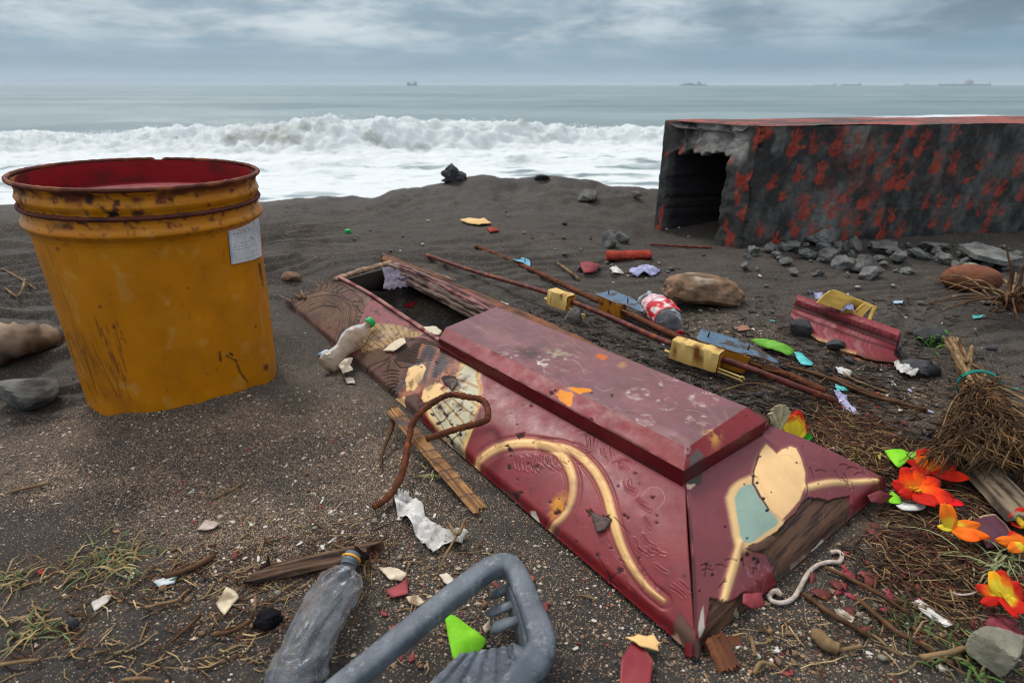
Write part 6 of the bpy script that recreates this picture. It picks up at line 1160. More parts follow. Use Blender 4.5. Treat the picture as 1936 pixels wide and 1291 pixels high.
# crushed grey bottle, foreground
pa = [T(545, 1310, .030), T(566, 1262, .030), T(598, 1190, .029), T(630, 1125, .028), T(650, 1088, .028), T(658, 1070, .029)]
e, pts, rad = bottle(pa, [.030, .034, .032, .030, .031, .030, .029, .031, .030, .028, .022, .015, .0125], 'crushed_bottle', 'crushed dusty grey plastic bottle with yellow neck ring in the foreground', 'greybottle', .62, .38, 2, n=110)
u = nrm(pts[-1] - pts[-4]); b = MB(); b.tube([pts[-1], pts[-1] + u * .004, pts[-1] + u * .006, pts[-1] + u * .012, pts[-1] + u * .013, pts[-1] + u * .021], [.0125, .0128, .0145, .0145, .0130, .0130], 32); b.build('bottle_neck', M['greyplastic'], e, 40)
b = MB(); b.tube([pts[-1] + u * .010, pts[-1] + u * .0135], [.0160, .0160], 36); b.build('neck_ring', M['yring'], e, 40)
b = MB(); b.tube([pts[-1] + u * .021, pts[-1] + u * .024], [.0118, .0105], 28); b.build('neck_mouth', M['black'], e, 40)
# crushed soda bottle with a red label
pa = [T(1216, 570, .045), T(1232, 578, .05), T(1250, 590, .05), T(1268, 608, .042), T(1280, 622, .025), T(1284, 630, .018)]
e, pts, rad = bottle(pa, [.030, .044, .048, .049, .048, .045, .042, .034, .022, .013, .012], 'soda_bottle', 'crushed clear soda bottle with torn red and white label beside the boulder', 'greybottle', .9, .16, 3)
k = len(pts); i0, i1 = int(k * .26), int(k * .56); b = MB(); seg = [pts[i] for i in range(i0, i1)]; nn = 60; b.tube(seg, rad[i0:i1] * 1.06, nn, flat=.9, cap=False)
v = b.v[0]; cen = np.repeat(np.array(seg), nn, axis=0); d = v - cen; f = np.abs(fbm(v[:, 0] * 26, v[:, 1] * 26, v[:, 2] * 26, 403, 2)) * 2 - .4; b.v[0] = cen + d * (1 + .12 * f)[:, None]
S = np.repeat(np.linspace(0, 1, len(seg)), nn); Aq = np.tile(np.linspace(0, 1, nn, endpoint=False), len(seg)); c = np.tile(lin(205, 30, 40), (len(S), 1)); wv = (np.abs(S - .38 - .16 * np.sin(Aq * 12)) < .20) & (Aq > .05); tx = wv & (np.sin(Aq * 90) * np.sin(S * 30) > -.35); c[:] = lin(186, 30, 38); w2 = S + .10 * np.sin(Aq * 9) < .46; c[w2] = lin(206, 190, 190); c[w2 & (vn(Aq * 70, S * 26, 0, 420) > .12) & (np.sin(S * 46) > -.2)] = lin(190, 66, 72); c[~w2 & (vn(Aq * 30, S * 9, 0, 421) > .42)] = lin(216, 200, 200); c[S > .94] = lin(210, 90, 94)
b.c[0] = np.hstack([c, np.full((len(c), 1), .4)]); b.build('red_label', M['paint'], e)
u = nrm(pts[-1] - pts[-4]); b = MB(); b.tube([pts[-1], pts[-1] + u * .004, pts[-1] + u * .006], [.0135, .0145, .013], 24, (*lin(180, 40, 44), .4)); b.build('bottle_cap', M['paint'], e, 40)
# small green cap far away
p = T(658, 440); b = MB(); b.tube([p, p + A(0, 0, .014), p + A(0, 0, .017)], [.015, .015, .012], 24); tag(b.build('bottle_cap', M['cap'], None, 40), 'tiny green bottle cap alone on the sand beyond the coffin', 'bottle cap')
# ------------------------------------------------------------------ broken grey plastic frame, foreground
def frame():
    e = empty('crate_frame', T(960, 1240), 'broken grey plastic crate frame with rounded corner and ribbed panel in the foreground', 'crate part')
    Z = .085
    pts = spline([P(590, 1345, .045), P(690, 1262, .055), P(800, 1172, .068), P(900, 1092, .080), P(935, 1072, .083), P(960, 1068, .084), P(978, 1086, .085), P(992, 1120, .085), P(1008, 1160, .084), P(1022, 1200, .082), P(1024, 1225, .078), P(1012, 1250, .070), P(985, 1285, .055), P(955, 1320, .045)], 10)
    rd = np.interp(np.linspace(0, 1, len(pts)), [0, .3, .45, .55, .75, .85, 1], [.0155, .0155, .0145, .0155, .018, .0195, .018]); n = 28; b = MB(); b.tube(pts, rd, n, flat=.85, sq=.55)
    v = b.v[0]; b.v[0] = v + (np.repeat(np.array(pts), n, axis=0) - v) * (.03 * fbm(v[:, 0] * 60, v[:, 1] * 60, v[:, 2] * 60, 430, 4))[:, None]; b.build('frame_bar', M['greyplastic'], e, 50)
    # flange on the inner side of the right bar
    q = spline([P(958, 1102, .070), P(976, 1150, .070), P(990, 1200, .066), P(992, 1232, .06)], 8); b = MB(); Pt = np.stack([np.array(q), np.array(q) + A(-.004, .002, -.040)], 1); b.slab(Pt[::-1], .004); b.build('inner_flange', M['greyplastic'], e, 40)
    for k, (x, y) in enumerate(((948, 1118), (944, 1152), (950, 1182))):
        p = P(x, y, .045); b = MB(); b.tube([p + A(.022, .0, .012), p + A(.006, 0, .004), p + A(-.010, 0, -.004), p + A(-.016, 0, -.010)], [.006, .009, .010, .005], 10, flat=.6, rough=.2, seed=k); b.build('frame_tooth', M['greyplastic'], e)
    # ribbed panel
    nu, nv = 160, 40; Pt, U, V = bil(P(770, 1330, .03), P(1000, 1320, .035), P(966, 1222, .06), P(868, 1238, .05), nu, nv)
    x = U * 5.2; fr = x - np.floor(x); Pt[..., 2] += .0035 * ss(0, .12, fr) * ss(1, .6, fr) + .0008 * fbm(U * 20, V * 20, 0, 431, 3)
    b = MB(); b.slab(Pt, .005); b.build('ribbed_panel', M['greyplastic'], e)
    b = MB(); b.tube(spline([P(1010, 1250, .055), P(985, 1240, .052), P(962, 1226, .052)], 6), [.016, .013, .010], 10, flat=.6); b.build('corner_web', M['greyplastic'], e)
frame()
# ------------------------------------------------------------------ maroon moulding with yellow plastic and lavender film
def moulding():
    e = empty('moulding_piece', T(1600, 620), 'torn maroon stepped moulding piece with raw wood edge right of the boulder', 'moulding')
    q0, q1 = P(1506, 562, .085), P(1700, 630, .085); u = nrm(q1 - q0); L_ = np.linalg.norm(q1 - q0); toward = nrm(A(-.55, -.83, 0)); n = 130
    prof = [(-.028, .000, 0), (-.016, .004, 0), (.0, .002, 0), (.010, -.004, 0), (.014, -.020, 1), (.030, -.022, 1), (.034, -.026, 0), (.050, -.030, 0), (.056, -.034, 2), (.075, -.038, 0), (.095, -.044, 0), (.118, -.052, 0), (.135, -.060, 3)]
    xs = np.linspace(0, L_, n); Pt = []; col = []
    for x in xs:
        s = x / L_; ext = np.interp(s, [0, .08, .3, .55, .8, 1], [.40, .62, .66, .72, .60, .15]) + .10 * float(vn(s * 14, 1.5, 0, 441)); row = []; cr = []
        for a, h, kd in prof:
            aa = a if a < .03 else .03 + (a - .03) * ext
            row.append(q0 + u * (x + .02 * (a > .1)) + toward * aa + A(0, 0, h * 1.15 + .001 * float(vn(s * 60, a * 90, 0, 442))))
            c = np.array(lin(122, 42, 48)) if kd == 0 else np.array(lin(60, 22, 24)) if kd == 1 else np.array(lin(82, 22, 28)) if kd == 2 else np.array(lin(186, 140, 100)) if abs(s - .42) < .22 else np.array(lin(104, 62, 48))
            cr.append((*np.clip(c * (1 + .14 * float(vn(s * 40, a * 60, 0, 443))), 0, 1),   .5 if kd == 0 else .7))
        Pt.append(row); col.append(cr)
    Pt = np.array(Pt); col = np.array(col); b = MB(); b.slab(Pt[:, ::-1], .014, col[:, ::-1]); b.build('moulding_board', M['paint'], e, 40)
    b = MB(); lo = Pt[:, -1] + A(0, 0, -.008); f = fbm(xs * 40, xs * 0, 0, 444, 4); lo2 = lo + toward * (.018 + .014 * f)[:, None] + A(0, 0, -.020); c = np.array(lin(120, 82, 60)) * (1 + .7 * f)[:, None]; b.slab(np.stack([lo2, lo], 1), .010, np.repeat(np.hstack([np.clip(c, 0, 1), np.full((n, 1), .9)])[:, None], 2, 1)); b.build('raw_edge', M['vcol'], e)
moulding()
def ypart():
    e = empty('yellow_plastic_piece', T(1600, 570), 'yellow plastic housing piece with square hole behind the maroon moulding', 'plastic piece')
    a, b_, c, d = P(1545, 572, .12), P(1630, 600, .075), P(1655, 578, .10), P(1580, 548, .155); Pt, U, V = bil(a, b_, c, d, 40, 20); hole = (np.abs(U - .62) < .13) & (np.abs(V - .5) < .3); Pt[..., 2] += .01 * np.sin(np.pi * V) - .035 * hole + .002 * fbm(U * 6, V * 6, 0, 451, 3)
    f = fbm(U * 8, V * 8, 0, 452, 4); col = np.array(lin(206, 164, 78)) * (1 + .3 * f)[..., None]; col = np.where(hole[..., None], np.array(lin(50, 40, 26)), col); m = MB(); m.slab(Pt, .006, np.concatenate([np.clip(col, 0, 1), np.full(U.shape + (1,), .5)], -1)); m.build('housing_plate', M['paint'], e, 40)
    m = MB(); q = [P(1628, 602, .075), P(1642, 608, .05), P(1650, 590, .07), P(1655, 578, .09)]; m.tube(q, .006, 8, (*lin(180, 140, 64), .5), flat=.5); m.build('housing_rim', M['paint'], e)
ypart()
r = [P(x, y, z) for x, y, z in ((1526, 552, .12), (1560, 556, .125), (1596, 556, .13), (1606, 570, .12), (1618, 590, .10), (1596, 586, .10), (1560, 572, .11))]; b = MB(); b.sheet(r, .001, .022, 34, 9, seed=31, nseg=70); tag(b.build('film_scrap', M['lavender']), 'lavender plastic film draped over the maroon moulding and yellow piece', 'plastic film')
sheet([(1496, 806), (1500, 800), (1504, 804)], 'tiny white shell fragment under the coffin panel corner', 'cloth', 'shell_fragment', 'shell', .02, .002, .001, 20, .004, 32)
# brick bar
b = MB(); p0, p1 = T(1146, 484, .02), T(1230, 482, .02); u = nrm(p1 - p0); n = 24; Pt = np.array([[p0 + (p1 - p0) * s + A(0, 1, 0) * .03 * math.cos(a) * (1 + .1 * float(vn(s * 9, a, 0, 461))) + A(0, 0, 1) * .022 * math.sin(a) * (1 + .2 * float(vn(s * 9, a + 5, 0, 461))) for a in np.linspace(0, 2 * np.pi, 13)] for s in np.r_[0, np.linspace(0, 1, n), 1]]); Pt[0] = Pt[0].mean(0); Pt[-1] = Pt[-1].mean(0); b.grid(Pt[:, ::-1]); tag(b.build('brick_fragment', M['brick'], None, 40), 'orange red brick bar on the sand left of the vault opening', 'brick')
# fan shaped carving fragment behind the panel
def fanp():
    p = P(1468, 802, .085); U, V = np.meshgrid(np.linspace(-1.15, .75, 60), np.linspace(.05, 1, 16), indexing='ij'); s = mpp(p) * 52
    rr = V * (1 + .03 * np.cos(U * 24)); X = np.sin(U) * rr * s * .55; Zq = np.cos(U) * rr * s * .95 - .004
    Pt = p + A(.006, .0, -.010) + X[..., None] * A(1, .2, 0) + Zq[..., None] * A(0, .35, .94) + (.003 * np.cos(U * 26) * V)[..., None] * A(0, -1, .3)
    g = ss(.25, .05, np.abs(np.sin(U * 9))); c = np.array(lin(168, 156, 124)) + (np.array(lin(206, 184, 130)) - np.array(lin(168, 156, 124))) * g[..., None]; c = c + (np.array(lin(120, 106, 80)) - c) * (ss(0, .3, fbm(U * 9, V * 9, 0, 471, 4)) * .5)[..., None]
    b = MB(); b.slab(Pt[::-1], .006, np.concatenate([c, np.full(U.shape + (1,), .6)], -1)[::-1]); tag(b.build('fan_carving', M['vcol'], None, 60), 'small ribbed cream fan carving standing behind the coffin panel corner', 'carving')
fanp()
# ------------------------------------------------------------------ coconut, roots, broom
p = T(1862, 553); s = mpp(p); v, f = ico(4); v = v * (1 + .05 * fbm(v[:, 0] * 3, v[:, 1] * 3, v[:, 2] * 3, 481, 4))[:, None] * A(54 * s, 40 * s, 27 * s); b = MB(); b.add(v + p + A(0, 40 * s, 14 * s), f); tag(b.build('coconut', M['coconut']), 'brown coconut husk half covered by roots near the right edge', 'coconut')
e = empty('root_clump', T(1915, 585), 'uprooted dry plant with thin roots spreading left at the right edge', 'root clump'); rn = random.Random(31)
p0 = T(1905, 570, .05); b = MB(); b.tube(spline([p0, P(1908, 545, .09), P(1914, 515, .14), P(1906, 485, .19), P(1902, 455, .24)], 6), [.012, .008, .005, .003, .001], 8, rough=.3); b.build('main_stem', M['twig'], e)
b = MB(); b.tube(spline([p0, P(1926, 540, .10), P(1936, 500, .17)], 6), [.010, .006, .002], 8, rough=.3); b.build('side_stem', M['twig'], e)
for k in range(34):
    tx, ty = rn.uniform(1745, 1990), rn.uniform(555, 612) if k % 3 else rn.uniform(520, 560); q1 = T(tx, ty, rn.uniform(.005, .07)); mid = (p0 + q1) / 2 + A(0, 0, rn.uniform(.0, .06)); b = MB(); b.tube(spline([p0 + A(rn.uniform(-.02, .02), 0, rn.uniform(-.03, .03)), mid, q1], 7), [.0045 * rn.uniform(.6, 1.2), .003, .001], 6, rough=.3, seed=k); b.build('root', M['twig' if k % 3 else 'straw'], e)
rock(1930, 590, 50, 42, 'round brown nut like lump at the right frame edge below the roots', 'coconut', 'husk_lump', 'husk', 77, None, .8, .2, .1)
def broom():
    e = empty('broom_bundle', T(1850, 740), 'dried stalk broom bundle tied with turquoise string lying at the right edge', 'broom'); rn = random.Random(41)
    knot = T(1848, 728, .06)
    for k in range(46):
        o = rn.uniform(-1, 1); h0 = T(1796 + rn.uniform(-12, 26), 645 + rn.uniform(-10, 10) + abs(o) * 4, .035 + rn.uniform(0, .03)); m = T(1825 + o * 16, 690 + rn.uniform(-10, 10), .055 + rn.uniform(-.02, .03)); q = knot + A(o * .03, rn.uniform(-.01, .01), rn.uniform(-.025, .025))
        ex = T(1770 + rn.uniform(0, 1) * 260, 800 + rn.uniform(-10, 100), rn.uniform(.01, .08)); b = MB(); b.tube(spline([h0, m, q, q + (ex - q) * .5 + A(rn.gauss(0, .02), rn.gauss(0, .02), .015), ex], 6), [.0032, .0036, .0032, .0024, .001], 6, rough=.3, seed=k); b.build('stalk', M['straw' if k % 4 else 'twig'], e)
    for (x0, y0, x1, y1) in ((1838, 655, 1828, 730), (1828, 685, 1838, 655), (1806, 665, 1860, 760), (1796, 640, 1838, 710)):
        b = MB(); b.tube([T(x0, y0, .09), T((x0 + x1) / 2, (y0 + y1) / 2, .085), T(x1, y1, .07)], [.0045, .005, .0045], 8, rough=.2); b.build('stalk', M['straw'], e)
    b = MB(); col = []
    for k in range(2500):
        a = rn.random() ** .8; sx = 1852 + rn.gauss(0, 11) + a * rn.uniform(-95, 110); sy = 722 + a * 140 + rn.gauss(0, 6); z = max(.004, .085 * (1 - .55 * a) + rn.gauss(0, .018)) ; q0 = T(sx, sy, z)
        ang = math.atan2(q0[1] - knot[1], q0[0] - knot[0]) + rn.gauss(0, .42); l = rn.uniform(.02, .05) + .045 * a * rn.random(); dz = rn.gauss(-.006, .015); q1 = q0 + A(math.cos(ang) * l * .5, math.sin(ang) * l * .5, dz * .4 + .006); q2 = q0 + A(math.cos(ang + rn.gauss(0, .5)) * l, math.sin(ang) * l, dz); g = gz1(q2[0], q2[1]); q2[2] = max(q2[2], g + .003)
        t = rn.random(); c = np.array(lin(126, 92, 58)) * (.25 + .75 * t) if rn.random() < .7 else np.array(lin(64, 48, 34)); b.tube([q0, q1, q2], [.0016, .0012, .0005], 4, (*c, .8))
    o = b.build('brush_fibres', M['grass'], e); o['kind'] = 'stuff'
    b = MB(); dn = nrm(knot - T(1810, 670, .05)); sd_ = nrm(np.cross(dn, A(0, 0, 1))); th = np.linspace(0, 2 * np.pi * 1.6, 60); b.tube([knot + sd_ * math.cos(a) * .042 + A(0, 0, 1) * math.sin(a) * .040 + dn * (a * .0012) for a in th], .0024, 7); b.tube(spline([knot + sd_ * -.042, knot + sd_ * -.07 + A(0, -.01, .01), T(1868, 742, .06), T(1872, 748, .05)], 6), [.004, .005, .004], 7, flat=.5); b.build('tie_string', M['twine'], e)
broom()
# ------------------------------------------------------------------ fabric flowers
def petal(b, o, ax, side, l, w, cup, c0, c1, c2, twist=0.0, seed=0):
    U, V = np.meshgrid(np.linspace(0, 1, 14), np.linspace(-1, 1, 11), indexing='ij'); up = nrm(np.cross(ax, side)); wid = w * (np.sin(np.pi * np.clip(U * .86 + .12, 0, 1)) ** .65)
    edge = 1 - .05 * np.abs(np.sin(V * 5 + seed))
    Pt = o + (U * l * edge)[..., None] * ax + (V * wid)[..., None] * side + (cup * (V ** 2) * w * 1.0 + .5 * cup * l * U ** 2 + .10 * w * np.sin(U * 6 + V * 4 + seed) * V + twist * U * V * w)[..., None] * up
    t = np.clip(U + .22 * V ** 2 * U + .10 * fbm(U * 5, V * 4, seed, 491, 3), 0, 1); c = np.array(c0) + (np.array(c1) - np.array(c0)) * ss(.25, .6, t)[..., None]; c = c + (np.array(c2) - c) * ss(.58, .92, t)[..., None]
    vein = ss(.25, .05, np.abs(np.sin(V * 9))) * .2; c = c * (1 - vein[..., None] * .6); b.slab(Pt, .0006, np.concatenate([c, np.full(U.shape + (1,), .75)], -1))
YEL, ORA, RED = lin(214, 184, 46), lin(218, 104, 22), lin(180, 30, 16)
def flower(px, py, dz, pet, label, center=None, group='fabric flowers around the coffin foot'):
    o = T(px, py, dz); s = mpp(o); e = empty('fabric_flower', T(px, py), label, 'artificial flower', group)
    for k, (a, el, l, w, cup, c0, c1, c2) in enumerate(pet):
        # a: direction on the picture plane (deg, 0 = right, 90 = away/up); el: how much it stands up (deg)
        ax = nrm(A(math.cos(R(a)) * math.cos(R(el)), math.sin(R(a)) * math.cos(R(el)), math.sin(R(el)))); sd_ = nrm(np.cross(ax, A(0, -.5, .86))); b = MB(); petal(b, o, ax, sd_, l * s, w * s / 2, cup, c0, c1, c2, .15 * (k % 3 - 1), k * 1.7); b.build('petal', M['petal'], e)
    if center:
        b = MB(); rn = random.Random(px)
        for k in range(9): d = nrm(A(rn.gauss(0, .6), -.5 + rn.gauss(0, .4), 1)); b.tube([o, o + d * 9 * s, o + d * 13 * s], [.8 * s, .7 * s, 1.6 * s], 6, (*center, .7))
        b.build('stamens', M['petal'], e)
    return e
e = flower(1500, 828, .035, [(120, 62, 56, 34, .25, YEL, YEL, RED), (60, 62, 54, 34, .2, YEL, YEL, RED), (90, 58, 44, 40, -.1, YEL, YEL, ORA), (150, 35, 46, 30, .2, YEL, ORA, RED), (30, 35, 40, 26, .2, YEL, lin(236, 200, 40), RED)], 'yellow and red fabric tulip standing beside the ribbed fan carving')
b = MB(); petal(b, T(1512, 830, .02), nrm(A(.9, .2, .1)), nrm(A(0, .6, .8)), .03, .010, .2, lin(30, 120, 40), lin(40, 150, 50), lin(60, 170, 60)); b.build('green_sepal', M['petal'], e)
flower(1728, 930, .035, [(160, 25, 40, 34, .25, ORA, RED, RED), (100, 50, 48, 40, .2, ORA, lin(240, 60, 10), RED), (55, 42, 54, 46, .2, ORA, lin(244, 84, 10), RED), (15, 20, 60, 44, .15, ORA, lin(240, 70, 10), RED), (-40, 10, 62, 40, -.1, lin(240, 100, 16), lin(238, 60, 16), RED), (-75, 12, 46, 34, .15, RED, RED, RED), (-20, -6, 82, 30, -.1, RED, lin(228, 24, 24), lin(220, 20, 34)), (200, 12, 34, 24, .3, RED, RED, RED)], 'largest red orange fabric flower with open centre at the coffin foot corner', YEL)
flower(1762, 892, .03, [(150, 20, 44, 22, .2, RED, RED, RED), (95, 45, 46, 44, .2, ORA, ORA, RED), (60, 40, 50, 46, .2, ORA, lin(244, 110, 10), RED), (10, 15, 52, 34, .1, ORA, lin(240, 70, 10), RED), (-25, 6, 60, 26, .1, RED, RED, lin(220, 40, 10)), (185, 5, 42, 14, .1, RED, RED, RED)], 'orange red fabric flower beside the lime leaf behind the largest flower')
flower(1800, 1000, .03, [(110, 62, 48, 28, .3, YEL, ORA, ORA), (80, 55, 46, 26, .2, ORA, ORA, lin(246, 110, 10)), (5, 10, 60, 26, .2, YEL, ORA, ORA), (-18, 2, 64, 24, .2, YEL, ORA, lin(240, 96, 10)), (-40, 0, 44, 28, .0, ORA, lin(240, 110, 30), lin(236, 90, 20)), (165, 5, 24, 14, .2, lin(210, 200, 60), YEL, YEL)], 'pure orange fabric flower with upright petal left of the maroon piece')
flower(1936, 985, .03, [(160, 20, 26, 26, .2, YEL, YEL, RED), (190, 0, 26, 24, .2, YEL, ORA, RED), (60, 30, 30, 30, .2, RED, RED, RED)], 'red flower tip with yellow edge cut off by the right frame edge')
flower(1935, 1030, .028, [(170, 10, 48, 24, .2, ORA, ORA, ORA), (200, 5, 40, 22, .2, YEL, ORA, ORA), (100, 25, 30, 30, .2, ORA, ORA, RED)], 'orange petals at the right edge below the red flower tip')
flower(1896, 1130, .028, [(60, 45, 52, 44, .25, YEL, ORA, RED), (100, 50, 48, 34, .2, YEL, YEL, lin(236, 160, 20)), (20, 25, 50, 46, .2, YEL, RED, RED), (150, 15, 44, 26, .2, YEL, ORA, RED), (-60, 5, 40, 34, .1, YEL, RED, RED), (190, -5, 44, 20, .2, RED, RED, RED), (-100, 0, 44, 26, .1, RED, RED, lin(200, 20, 10))], 'red and yellow fabric flower lowest at the right edge among grass', YEL)
# ------------------------------------------------------------------ grass, litter, grit
def blade(b, o, a, l, h, w, c, rn, droop=.5):
    pts = []; d = A(math.cos(a), math.sin(a), 0); sd_ = A(-d[1], d[0], 0)
    for t in np.linspace(0, 1, 6): pts.append(o + d * l * t + A(0, 0, h * math.sin(min(t * 1.5, 1) * math.pi / 2) - droop * h * t ** 2 * 1.6) + sd_ * .15 * l * math.sin(t * 3) * rn.uniform(-1, 1) * .3)
    v = []; f = []
    for i, q in enumerate(pts):
        q = q.copy(); q[2] = max(q[2], gz1(q[0], q[1]) + .0015); ww = w * (1 - (i / 5) ** 2) + .0002; v += [q - sd_ * ww, q + A(0, 0, ww * .6), q + sd_ * ww]
    for i in range(5):
        for j in (0, 1): f.append((3 * i + j, 3 * i + j + 1, 3 * i + j + 4, 3 * i + j + 3))
    b.add(v, f, (*c, .6))
def tuft(px, py, rx, ry, n, label, seed, cols, lmax=.09, w=.0016, up=.03, group=None, name='grass_tuft'):
    rn = random.Random(seed); b = MB()
    for k in range(n):
        o = T(px + rn.gauss(0, rx), py + rn.gauss(0, ry), .002); c = np.array(lin(*rn.choice(cols))) * rn.uniform(.7, 1.2); blade(b, o, rn.uniform(0, 6.28), rn.uniform(.25, 1) * lmax, rn.uniform(.1, 1) * up, w * rn.uniform(.6, 1.3), c, rn)
    return tag(b.build(name, M['grass'], None), label, 'grass', group)
GC = [(84, 98, 60), (104, 108, 72), (136, 114, 72), (128, 104, 62), (84, 104, 64), (160, 140, 96)]
DC = [(140, 114, 72), (116, 92, 58), (150, 130, 90), (96, 76, 50)]
tuft(222, 1062, 32, 17, 90, 'larger tuft of uprooted green and straw grass on the left sand', 1, GC, .055, .0013, .024)
tuft(130, 1072, 22, 12, 18, 'thin scattered straw grass just left of the larger grass tuft', 2, DC + GC[:2], .05, .0011, .014)
tuft(66, 1190, 30, 14, 46, 'limp green grass clump near the bottom left corner', 3, GC, .05, .0014, .018)
tuft(26, 1095, 24, 11, 44, 'dark olive weed patch at the left edge of the foreground', 4, DC + GC, .04, .0012, .014)
tuft(1770, 960, 20, 10, 26, 'dry grass blades tangled in front of the largest flower', 5, DC, .07, .0013, .02)
tuft(1900, 1060, 40, 18, 70, 'pale green grass wisp under the orange petals at right', 6, [(150, 156, 110), (126, 136, 92), (110, 120, 74)], .10, .0014, .03)
tuft(1720, 1170, 44, 22, 44, 'mossy green weed left of the pale corner stone', 7, [(62, 78, 40), (78, 90, 46), (58, 62, 36)], .04, .0014, .018)
tuft(1830, 1245, 40, 16, 60, 'bright green weed at the bottom right beside the corner stone', 8, [(66, 96, 44), (84, 112, 54), (60, 74, 38), (110, 100, 60)], .045, .0017, .02)
tuft(1768, 648, 10, 6, 46, 'small bright green sprig at the broom handle end', 9, [(84, 140, 40), (104, 160, 50), (64, 110, 34)], .05, .0024, .05, name='green_sprig')
tuft(1075, 668, 12, 6, 30, 'mossy little weed growing behind the raised coffin panel', 10, [(90, 100, 46), (120, 116, 70)], .035, .0012, .02)
tuft(822, 900, 8, 5, 16, 'tiny pale grass sprig under the wooden batten', 11, [(150, 150, 90), (176, 170, 120)], .03, .0012, .015)
tuft(1640, 860, 20, 10, 26, 'yellowish grass near the lime leaf', 12, [(160, 150, 60), (120, 116, 60)], .05, .0012, .02)
tuft(790, 592, 22, 10, 90, 'tan fibre clump on the sand inside the coffin opening', 13, [(134, 112, 84), (112, 94, 72)], .03, .0012, .015, name='fibre_clump')
tuft(700, 1055, 10, 8, 40, 'brown fibre crumbs beside the neck of the grey bottle', 14, [(96, 66, 46), (120, 84, 56)], .025, .0012, .012, name='fibre_clump')
# black sponge like clump
p = T(508, 1178); s = mpp(p); v, f = ico(4); v = v * (1 + .45 * fbm(v[:, 0] * 3, v[:, 1] * 3, v[:, 2] * 3, 501, 4))[:, None] * A(24, 20, 15) * s; b = MB(); b.add(v + p + A(0, 0, 10 * s), f); tag(b.build('black_clump', M['black']), 'fuzzy black clump of debris left of the grey bottle', 'clump')
p = T(78, 1084); b = MB(); b.sheet([T(70, 1078, .006), T(80, 1072, .008), T(84, 1080, .006), T(74, 1086, .006)], .003, .003, 40, 4, seed=3); tag(b.build('orange_fragment', M['brick']), 'tiny orange fragment by the weeds at far left', 'fragment')
# litter of straw and husk (uncountable)
def litter(name, regs, n, seed, cols, lr=(.015, .07), wr=(.0006, .0016), zmax=.012):
    rn = random.Random(seed); b = MB(); k = 0
    while k < n:
        cx, cy, rx, ry, aa = rn.choice(regs); x, y = cx + rn.gauss(0, rx), cy + rn.gauss(0, ry)
        if not (-80 < x < 2020 and 560 < y < 1330): continue
        o = T(x, y, rn.uniform(.001, zmax)); s = mpp(o)
        # keep the coffin clear
        if poly_sd(np.array([x]), np.array([y]), [(533, 572), (735, 495), (1450, 800), (1660, 905), (1600, 1010), (1320, 1245), (870, 880)])[0] < 6: k += .2; continue
        a = rn.gauss(aa, .7); l = rn.uniform(*lr); q1 = o + A(math.cos(a), math.sin(a), 0) * l * .5 + A(-math.sin(a), math.cos(a), 0) * l * rn.gauss(0, .12); q2 = o + A(math.cos(a), math.sin(a), 0) * l
        for q in (q1, q2): q[2] = gz1(q[0], q[1]) + rn.uniform(.001, zmax)
        c = np.array(lin(*rn.choice(cols))) * rn.uniform(.6, 1.2); w = rn.uniform(*wr); b.tube([o, q1, q2], [w, w, w * .5], 4, (*c, .85), flat=.6); k += 1
    o = b.build(name, M['grass'], None); o['kind'] = 'stuff'; return o
LC = [(92, 66, 46), (70, 50, 36), (120, 92, 62), (150, 122, 84), (56, 42, 34), (104, 60, 48)]
litter('plant_litter', [(1740, 1010, 80, 45, -.5), (1650, 870, 50, 26, -.6), (1780, 1090, 80, 50, -.5), (1860, 960, 50, 40, -.6), (1620, 830, 40, 20, -.7), (1560, 800, 40, 26, -.7)], 2600, 51, LC)
litter('debris_crumbs', [(1480, 690, 120, 50, -.4), (1650, 720, 110, 60, -.4), (1250, 560, 160, 50, -.3), (1080, 640, 90, 30, -.5), (1700, 860, 120, 60, -.5), (1500, 790, 70, 30, -.5), (1640, 560, 150, 40, 0), (1330, 680, 60, 30, -.5), (1560, 730, 60, 30, -.4)], 2600, 53, [(40, 34, 30), (62, 48, 38), (86, 66, 50), (52, 50, 50), (96, 84, 72), (30, 28, 27)], (.006, .05), (.0008, .003), .006)
litter('straw_litter', [(430, 1080, 90, 30, .3), (200, 1100, 110, 40, .2), (470, 1150, 50, 40, .6), (760, 1080, 120, 70, .4), (100, 1200, 90, 60, .2), (1500, 1200, 120, 50, -.2), (1780, 1190, 110, 60, -.4), (1480, 700, 70, 30, -.3), (1700, 750, 90, 40, -.4), (640, 1030, 60, 26, .3), (330, 1250, 160, 30, .2)], 1100, 52, LC + [(170, 144, 100), (186, 160, 116)], (.008, .045), (.0005, .0013), .006)
